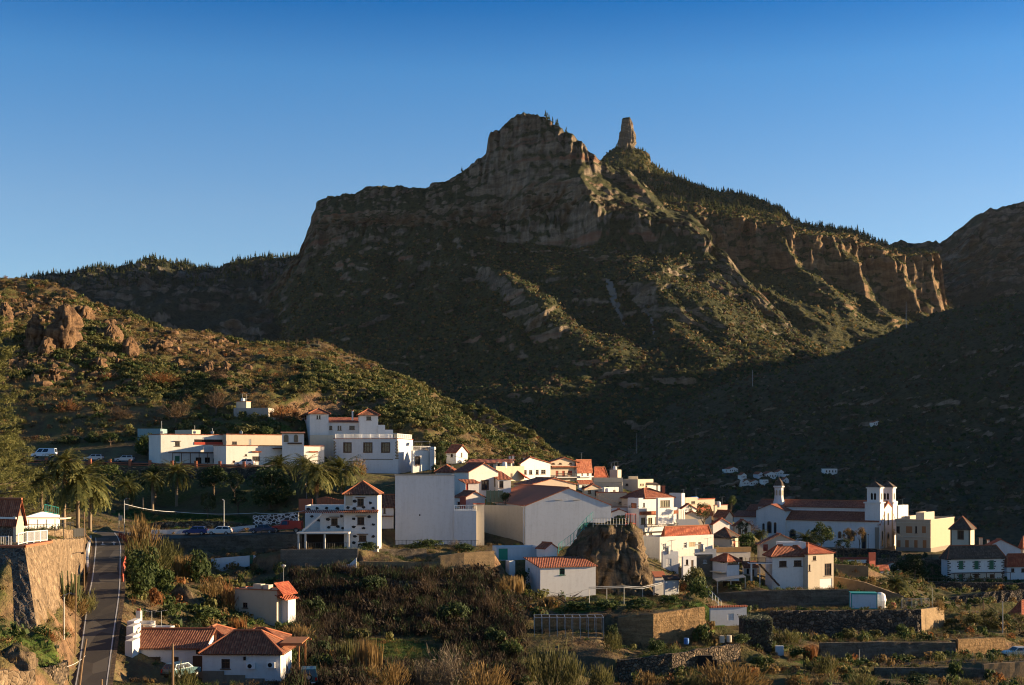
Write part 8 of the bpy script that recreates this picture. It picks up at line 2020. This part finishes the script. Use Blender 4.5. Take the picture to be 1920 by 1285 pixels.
car('dark car behind the dry shrub before the front house', 'car', 'car', 340, 1269, 132.5, 62, 'teal', 'hatch')
car('dark blue car parked along the white street wall', 'car', 'car', 366, 1003, 226.2, 181, 'blue', 'hatch')
car('white car parked along the white street wall', 'car', 'car', 412, 1003, 226.2, 180, 'white', 'hatch')
car('dark blue car parked under the stone wall with painted joints', 'car', 'car', 492, 1000, 226.2, 180, 'navy', 'sedan')
car('old red truck in front of the stone wall with painted joints', 'truck', 'truck', 538, 999, 227, 180, 'red', 'truck')
car('white van with sides toned blue for shade parked on the upper street', 'van', 'van', 82, 859, 287, 183, 'vanwhite', 'van')
car('silver car on the upper street, next to the van', 'car', 'car', 176, 864.5, 286, 183, 'silver', 'hatch')
car('silver car on the upper street, nearest the terrace building', 'car', 'car', 234, 866.5, 285.5, 182, 'silver', 'hatch')
car('white car half hidden under the terrace building', 'car', 'car', 459, 874, 277, 178, 'white', 'hatch')
car('pale old car among rubbish on the lower terrace', 'car', 'car', 1908, 1243, 187, 190, 'pale', 'sedan', .05)
# ---------------------------------------------------------------- poles and lamps
def pole(label, px, yt, yb, D, mat, r=.09, lean=0, name='utility_pole', cat='pole', arm=None, lamp=None):
    p = W(px, yb, D); h = (yb-yt)/F*D; t = thing(name, label, cat, p)
    l = lean*D/F; mb = MB(); mb.tube([(0, 0, -1), (l*.5, 0, h/2), (l, 0, h)], [r, r*.9, r*.7], 8); mb.build('post', [M[mat]], t, origin=(0, 0, 0))
    if arm:
        mb = MB(); mb.tube([(l, 0, h-.1), (l+arm*.6, 0, h+.15), (l+arm, 0, h+.1)], .04, 5); mb.build('arm', [M[mat]], t, origin=(0, 0, 0))
    if lamp:
        mb = MB(); x = l+(arm or 0); mb.lathe((x, 0, h+.05), [(.05, .12), (.22, .02), (.18, -.12), (.05, -.14)], 10); mb.build('lamp_shade', [M['dark']], t, origin=(0, 0, 0))
    return t
pole('wooden pole standing before the front house window', 324, 1207, 1296, 121, 'wood', .13)
pole('leaning weathered wooden pole at the road bottom', 146, 1198, 1290, 118, 'wood', .12, 16)
pole('short wooden stump top at the bottom of the road', 189, 1274, 1330, 112, 'wood', .12, 2)
pole('grey street lamp on the bank below the bastion', 120, 1115, 1236, 128, 'metal', .07, 0, 'street_lamp', 'lamp', .9, True)
pole('slim brown pole at the left road edge, lower one', 141, 1060, 1208, 132, 'wood', .075, 2)
pole('tall brown pole with cable at the left road edge, upper one', 158, 960, 1098, 160, 'wood', .085, 0)
pole('street lamp with bracket on the road wall among the spurge', 133, 1038, 1100, 160, 'metal', .06, 0, 'street_lamp', 'lamp', 1.4, True)
pole('street lamp with two heads at the road bend', 233, 936, 1000, 216, 'metal', .06, 0, 'street_lamp', 'lamp', .7, True)
pole('thin grey sign pole left of the bend street lamp', 223, 963, 1001, 214, 'metal', .05, 0, 'sign_post', 'sign', None, False)
pole('white street lamp on the green field wall', 420, 938, 994, 233, 'whitemetal', .06, 0, 'street_lamp', 'lamp', -.4, True)
pole('grey street lamp beside the trio of palms', 575, 888, 925, 250, 'metal', .06, 0, 'street_lamp', 'lamp', .4, True)
pole('bare pale trunk pole above the green field', 268, 933, 958, 254, 'barkp', .16)
pole('pole on the stone wall before the church corner', 1569, 1020, 1058, 298, 'wood', .14)
pole('wooden pole behind the olive trees, thicker one', 1844, 1126, 1150, 250, 'wood', .16)
pole('wooden pole between the olive trees, tallest', 1880, 1128, 1195, 212, 'metal', .09)
pole('thin grey post above the fence on the terrace', 1748, 1103, 1140, 216, 'metal', .04)
pole('thin dark post on the lower field path', 1611, 1218, 1258, 176, 'metal', .05)
pole('black lamp post beside the church autumn trees', 1628, 1003, 1042, 322, 'dark', .06, 0, 'street_lamp', 'lamp', .01, True)
pole('tall thin mast on the valley slope', 1194, 812, 850, loft_D('valley_slope', 1194, 850), 'metal', .18)
pole('pale pylon on the hill saddle', 1699, 566, 614, loft_D('valley_slope', 1699, 616), 'metal', .25)
pole('thin mast on the dark slope beside a rubble heap', 1411, 694, 725, loft_D('valley_slope', 1411, 725), 'metal', .18)
# wires
def wire(label, pts, sag=.6, r=.025, mat='dark'):
    P = [W(*p) for p in pts]; out = []
    for a, b in zip(P[:-1], P[1:]):
        for i in range(10): t = i/10; out.append(a.lerp(b, t)-Vector((0, 0, sag*4*t*(1-t))))
    out.append(P[-1]); mb = MB(); mb.tube(out, r, 4); mb.build('cable', [M[mat]], None, origin=P[0], label=label, cat='cable')
wire('pale cable from the bend street lamp across the green field', [(233, 945, 216), (330, 960, 240), (480, 962, 240), (570, 958, 226)], .3, .03, 'whitemetal')
wire('bundled cable sagging from the church facade to the yellow building', [(1675, 995, 336), (1718, 1012, 334)], .8, .06, 'gold')
wire('wire from the leaning pole to the bank', [(160, 1230, 119), (126, 1250, 116)], .15, .02, 'whitemetal')
wire('thin cable spanning the roofs from the big white house to the four window house', [(806, 842, 294), (976, 872, 286)], .8, .03)
wire('thin cable from the hall gable to the balcony house', [(1120, 925, 232), (1198, 950, 262)], .5, .03)
wire('thin cable from the red hip roof house to the villa', [(1338, 1000, 240), (1420, 1018, 244)], .6, .03)
wire('wire between the two wooden poles behind the olive trees', [(1845, 1128, 250), (1880, 1152, 212)], .3, .03)
# ---------------------------------------------------------------- fences and small structures
def fence(label, pts, h, mat, step=.18, r=.018, name='fence', cat='fence', post=8):
    P = [W(*p) for p in pts]; t = thing(name, label, cat, P[0]); mb = MB()
    for p, q in zip(P[:-1], P[1:]):
        for z in (.08, h): mb.tube([p+Vector((0, 0, z)), q+Vector((0, 0, z))], r*1.6, 4)
        n = max(1, int((q-p).length/step))
        for i in range(n+1):
            c = p.lerp(q, i/n)
            if i % post == 0:
                pb = MB(); pb.tube([c-Vector((0, 0, .3)), c+Vector((0, 0, h+.05))], r*2.4, 5); pb.build('post', [M[mat]], t)
            else: mb.tube([c+Vector((0, 0, .08)), c+Vector((0, 0, h))], r, 4)
    mb.build('railing', [M[mat]], t); return t
fence('white railing along the top edge of the lava stone bastion', [(-60, 1026, 131), (22, 1026, 131)], 1.05, 'whitemetal', .16)
fence('slanting white railing on the bastion corner terrace', [(34, 1022, 132), (50, 1018, 133.5), (89, 1014, 141)], 1.1, 'whitemetal', .3, .025)
fence('dark railing around the bastion pergola terrace', [(36, 1000, 160), (110, 998, 164), (138, 994, 168)], 1.0, 'rail', .4, .02)
fence('dark iron railing at the road wall corner', [(138, 1008, 170), (160, 1006, 182)], 1.1, 'rail', .2)
fence('teal railing behind the bastion pergola', [(84, 960, 178), (110, 966, 180)], 1.0, 'tealp', .3)
fence('dark iron railing along the terrace before the blank white building', [(742, 1026, 215), (897, 1026, 217)], 1.1, 'rail', .22)
fence('green stair railing climbing the crag beside the hall', [(1047, 1035, 205), (1075, 1014, 207), (1100, 985, 209), (1112, 974, 210)], 1.2, 'tealp', .35, .02)
fence('weathered railing around the crag top garden', [(1112, 985, 208), (1178, 985, 207)], 1.1, 'metal', .45, .02)
fence('rusty pipe frame at the sunlit corner of the crag top', [(1173, 983, 209), (1192, 983, 213)], 1.6, 'redmetal', .9, .03, post=2)
fence('grey paling fence along the container terrace', [(1690, 1141, 213), (1742, 1140, 214)], 1.5, 'metal', .22)
fence('white rail on small pillars before the manor', [(1690, 1092, 286), (1800, 1092, 285.5), (1880, 1093, 286)], .9, 'concrete', .9, .04, post=6)
fence('dark railing on the plaza wall before the yellow building', [(1645, 1047, 303), (1755, 1047, 308)], 1.0, 'rail', .3)
fence('white hand rail along the steps above the garden shed', [(1325, 1112, 200), (1352, 1138, 196)], .9, 'whitemetal', .8, .03, post=2)
fence('crash barrier on the outer side of the parking street', [(490, 1004, 223.4), (562, 1001, 223.4)], .8, 'concrete', .8, .04)
fence('white gate rails at the yard right of the jeep', [(640, 1288, 134), (668, 1286, 136), (690, 1284, 138)], 1.1, 'whitemetal', .35, .025)
# red brick railing along the upper street
t = thing('street_railing', 'rust red railing with square posts along the upper street', 'railing', W(50, 866, 278.5)); mb = MB(); P = [W(-60, 866, 279), W(150, 871, 278), W(300, 875, 277), W(480, 877, 274)]
for p, q in zip(P[:-1], P[1:]):
    d = (q-p); n = int(d.length/3.6)
    mb.tube([p+Vector((0, 0, .55)), q+Vector((0, 0, .55))], .08, 4); mb.tube([p+Vector((0, 0, .15)), q+Vector((0, 0, .15))], .10, 4)
mb.build('railing', [M['terra']], t)
for p, q in zip(P[:-1], P[1:]):
    n = int((q-p).length/4.2)
    for i in range(n): c = p.lerp(q, (i+.5)/n); mb = MB(); mb.box(c.x-.26, c.x+.26, c.y-.26, c.y+.26, c.z-.5, c.z+1.25); mb.build('post', [M['terra']], t)
# rusty guard rail at the right road edge
fence('rusty red guard rail bent at the right road edge', [(230, 1094, 165.5), (231, 1070, 173), (235, 1055, 179)], .8, 'redmetal', 1.2, .06, 'guard_rail', 'guard rail', 1)
fence('rusty guard rail at the road bend', [(224, 1008, 203), (236, 1014, 200)], .7, 'redmetal', 1.0, .06, 'guard_rail', 'guard rail', 1)
# pergola on the bastion terrace
p, q = W(36, 972, 154), W(118, 972, 160); t = thing('pergola', 'slim pergola with flat beam on the bastion terrace', 'pergola', p); mb = MB()
mb.prism([p, q, q+Vector((0, 3, 0)), p+Vector((0, 3, 0))], .14); mb.build('beam', [M['tan']], t)
for i in range(6): c = p.lerp(q, i/5); mb = MB(); mb.tube([c+Vector((0, .2, -.14)), c+Vector((0, .2, -2.4))], .05, 5); mb.build('post', [M['rail']], t)
# container
p = W(1596, 1142, 212); s = 212/F; t = thing('container', 'white site container with teal frame on the rubble wall terrace', 'container', p); w_, h_ = 48*s, 29*s; mb = MB()
mb.box(.1, w_-.1, .02, 2.3, .1, h_-.1); mb.build('panel', [M['shadewhite']], t, origin=(0, 0, 0)); mb = MB()
for x in (0, w_-.14): mb.box(x, x+.14, 0, .14, 0, h_); mb.box(x, x+.14, 2.2, 2.34, 0, h_)
for z in (0, h_-.14): mb.box(.141, w_-.141, -.01, .12, z, z+.14); mb.box(.141, w_-.141, 2.22, 2.35, z, z+.14)
mb.box(-.05, w_+.05, -.06, 2.4, h_+.003, h_+.1)
mb.build('frame', [M['tealp']], t, origin=(0, 0, 0)); mb = MB(); mb.box(w_*.72, w_*.73, -.02, .019, .3, h_*.45); mb.build('handle', [M['metal']], t, origin=(0, 0, 0)); t.rotation_euler = (0, 0, R(-6))
def blob(name, label, cat, px, py, D, prof, mat, n=12, mats=None):
    mb = MB(); p = W(px, py, D); mb.lathe(p, prof, n); return mb.build(name, [M[mat]], None, origin=p, label=label, cat=cat, smooth=False)
blob('water_tank', 'round white water tank beside the container', 'tank', 1650, 1140, 214, [(1.0, 0), (1.05, 1.2), (.8, 2.2), (.3, 2.5)], 'plastic_white')
blob('barrel', 'small red drum on the container terrace', 'barrel', 1675, 1141, 211, [(.32, 0), (.34, .3), (.32, .6), (.34, .9)], 'redmetal')
blob('barrel', 'left one of two pale barrels in the vegetable garden', 'barrel', 1354, 1205, 178, [(.33, 0), (.36, .45), (.33, .9)], 'tan')
blob('barrel', 'right one of two pale barrels in the vegetable garden', 'barrel', 1367, 1204, 178, [(.33, 0), (.36, .45), (.33, .9)], 'tan')
blob('barrel', 'blue barrel under the ochre wall', 'barrel', 1287, 1208, 177, [(.33, 0), (.36, .4), (.33, .8)], 'plastic_blue')
p = find(1325, 1258, 150, 185); t = thing('garden_bin', 'dark tarred bin or cart in the lower garden', 'bin', p); mb = MB(); mb.box(-1.0, .7, 0, 1.2, .35, 1.75); mb.box(.75, 1.3, .1, 1.1, .35, 1.2); mb.build('body', [M['dark']], t, origin=(0, 0, 0)); mb = MB()
for x in (-.7, .6): mb.tube([(x, -.08, .35), (x, 1.28, .35)], .34, 12)
mb.build('wheel', [M['rubber']], t, origin=(0, 0, 0))
p = find(1462, 1231, 150, 190); t = thing('garden_cabinet', 'narrow white cabinet among the garden shrubs', 'cabinet', p); mb = MB(); mb.box(-.55, .55, 0, .5, 0, 1.3); mb.build('body', [M['plastic_white']], t, origin=(0, 0, 0)); mb = MB(); mb.box(-.5, -.02, -.03, -.002, .05, 1.25); mb.box(.02, .5, -.03, -.002, .05, 1.25); mb.build('door', [M['shadewhite']], t, origin=(0, 0, 0))
# wire cage
p, q = W(1002, 1201, 174), W(1132, 1199, 174); t = thing('aviary', 'long wire cage on a grey base between thicket and ochre wall', 'aviary', p); hh = 42*174/F
mb = MB(); mb.box(p.x, q.x, p.y, p.y+3.4, p.z-2, p.z+.25); mb.build('base', [M['concrete']], t)
mb = MB(); n = 9
for i in range(n+1): x = p.x+(q.x-p.x)*i/n; mb.box(x-.035, x+.035, p.y, p.y+.07, p.z+.251, p.z+hh); mb.box(x-.035, x+.035, p.y+3.3, p.y+3.37, p.z+.251, p.z+hh)
for y in (p.y, p.y+3.3): mb.box(p.x, q.x, y-.01, y+.08, p.z+hh+.001, p.z+hh+.08)
mb.build('frame', [M['metal']], t); mb = MB(); mb.face([(p.x, p.y+3.38, p.z), (q.x, p.y+3.38, p.z), (q.x, p.y+3.38, p.z+hh), (p.x, p.y+3.38, p.z+hh)]); mb.build('back_panel', [M['earthwall']], t)
mb = MB()
for i in range(10): x = p.x+(q.x-p.x)*i/9; mb.box(x-.03, x+.03, p.y+.08, p.y+3.29, p.z+hh+.002, p.z+hh+.06)
mb.build('roof_batten', [M['metal']], t)
# vine trellis before the crag
P = [W(1012, 1106, 187), W(1060, 1116, 188), W(1105, 1136-32, 190), W(1170, 1102, 192), W(1205, 1104, 194), W(1242, 1095, 198)]
t = thing('vine_trellis', 'long pipe trellis on thin posts along the crag foot', 'trellis', P[0]); mb = MB()
for p, q in zip(P[2:-1], P[3:]): mb.tube([p, q], .06, 5); mb.tube([p+Vector((0, 1.2, .1)), q+Vector((0, 1.2, .1))], .06, 5)
mb.tube(P[:3], .05, 5)
mb.build('rail', [M['metal']], t)
for c in (P[1], P[2], P[2].lerp(P[3], .5), P[3], P[4], P[5]): mb = MB(); mb.tube([c, Vector((c.x, c.y, ground(c.x, c.y)-.3))], .045, 5); mb.build('post', [M['metal']], t)
r_ = random.Random(8); mb = MB(); b0 = W(1064, 1136, 188)
for i in range(16):
    a = r_.uniform(0, 6.28); l = r_.uniform(.6, 2.2); m = b0+Vector((math.cos(a)*l*.5, math.sin(a)*l*.3, r_.uniform(.6, 1.5))); mb.tube([b0, m, m+Vector((math.cos(a)*l, math.sin(a)*.3, r_.uniform(-.3, .8)))], [.10, .06, .03], 5)
mb.build('vine', [M['bark']], None, origin=b0, label='bare twisted vine before the white cottage wall', cat='vine')
# sign at bend
p = W(223, 968, 214); mb = MB(); mb.box(p.x-.05, p.x+.55, p.y-.09, p.y-.06, p.z-.7, p.z+.1); mb.build('notice_board', [M['metal']], None, origin=p, label='small grey board on the sign pole at the road bend', cat='sign')
# brick kiln like orange wall behind the lava house
p, q = W(594, 944, 238), W(646, 943, 236); mb = MB()
for i in range(12): x = p.x+(q.x-p.x)*i/12; mb.box(x, x+(q.x-p.x)/12-.03, p.y, p.y+.35, p.z-2, p.z+.9+.25*math.sin(i*.5)); 
mb.build('garden_wall', [M['terra']], None, origin=p, label='scalloped orange wall under the dead palm skirt', cat='wall')
p, q = W(560, 942, 241), W(586, 940, 241); mb = MB(); mb.box(p.x, q.x, p.y, p.y+.3, p.z-2, p.z+.6); mb.build('garden_wall', [M['terra']], None, origin=p, label='plain short orange wall left of the scalloped one', cat='wall')
# bar below big white house
p, q = W(680, 888, 284), W(806, 890, 280); t = thing('pipe_rail', 'dark pipe running below the big white house', 'pipe', p); mb = MB(); mb.tube([p, q], .10, 6); mb.build('pipe', [M['quoin']], t); 
for f in (.1, .5, .95): c = p.lerp(q, f); mb = MB(); mb.tube([c, c-Vector((0, 0, 1.6))], .06, 5); mb.build('post', [M['dark']], t)
# ---------------------------------------------------------------- light, air, camera
SUN_AZ, SUN_EL = SUNCFG[0], SUNCFG[1]     # degrees: azimuth measured from +x (right) towards +y (away)
az, el = R(SUN_AZ), R(SUN_EL)
sd = Vector((math.cos(az)*math.cos(el), math.sin(az)*math.cos(el), math.sin(el)))
sl = bpy.data.lights.new('sun', 'SUN'); sl.energy = SUNCFG[2]; sl.angle = R(.5); sl.color = SUNCFG[3]
so = bpy.data.objects.new('sun', sl); COL.objects.link(so); so.rotation_euler = sd.to_track_quat('Z', 'Y').to_euler(); so.location = (300, -100, 400)
w = bpy.data.worlds.new('World'); SC.world = w; w.use_nodes = True
nt = w.node_tree; bg = nt.nodes['Background']; sky = nt.nodes.new('ShaderNodeTexSky'); sky.sky_type = 'NISHITA'; sky.sun_disc = False
sky.sun_elevation = el; sky.sun_rotation = math.pi/2-az
sky.altitude = 1100; sky.air_density = SKYCFG[1]; sky.dust_density = SKYCFG[2]; sky.ozone_density = SKYCFG[3]
tc = nt.nodes.new('ShaderNodeTexCoord'); sx = nt.nodes.new('ShaderNodeSeparateXYZ'); nt.links.new(tc.outputs['Generated'], sx.inputs[0])
rp = nt.nodes.new('ShaderNodeValToRGB'); nt.links.new(sx.outputs[2], rp.inputs[0])      # evening sky: pale towards the horizon, deep blue above
for i, (q, c) in enumerate(SKYRAMP):
    e = rp.color_ramp.elements[i] if i < 2 else rp.color_ramp.elements.new(q)
    e.position = q; e.color = (c[0]/3, c[1]/3, c[2]/3, 1)
mxs = nt.nodes.new('ShaderNodeMix'); mxs.data_type = 'RGBA'; mxs.blend_type = 'MULTIPLY'; mxs.inputs[0].default_value = 1
nt.links.new(sky.outputs[0], mxs.inputs[6]); nt.links.new(rp.outputs[0], mxs.inputs[7]); nt.links.new(mxs.outputs[2], bg.inputs[0]); bg.inputs[1].default_value = SKYCFG[0]*3
if HAZE > 0:
    mb = MB(); mb.box(-3200, 3200, -60, 4600, -260, 900); hm = bpy.data.materials.new('thin_air'); hm.use_nodes = True; n = hm.node_tree.nodes; n.remove(n['Principled BSDF'])
    v = n.new('ShaderNodeVolumePrincipled'); v.inputs['Color'].default_value = (.82, .89, 1, 1); v.inputs['Density'].default_value = HAZE; v.inputs['Anisotropy'].default_value = .2
    hm.node_tree.links.new(v.outputs[0], n['Material Output'].inputs['Volume']); mb.build('haze', [hm], None, origin=(0, 0, 0), kind='stuff', label='thin clear evening air over the valley')
cam = bpy.data.cameras.new('camera'); co = bpy.data.objects.new('camera', cam); COL.objects.link(co)
co.location = (0, 0, CZ); co.rotation_euler = (R(90), 0, 0); cam.sensor_width = 36; cam.lens = 36*F/1920; cam.shift_y = (HZ-642.5)/1920
cam.clip_start = .5; cam.clip_end = 20000
SC.camera = co
SC.render.engine = 'CYCLES'; SC.cycles.use_denoising = DENOISE; SC.cycles.filter_width = 1.1; SC.cycles.max_bounces = 5; SC.cycles.diffuse_bounces = 3; SC.cycles.transparent_max_bounces = 4; SC.cycles.volume_bounces = 1
SC.view_settings.view_transform = 'Standard'; SC.view_settings.look = 'None'; SC.view_settings.exposure = EXPO; SC.view_settings.gamma = 1
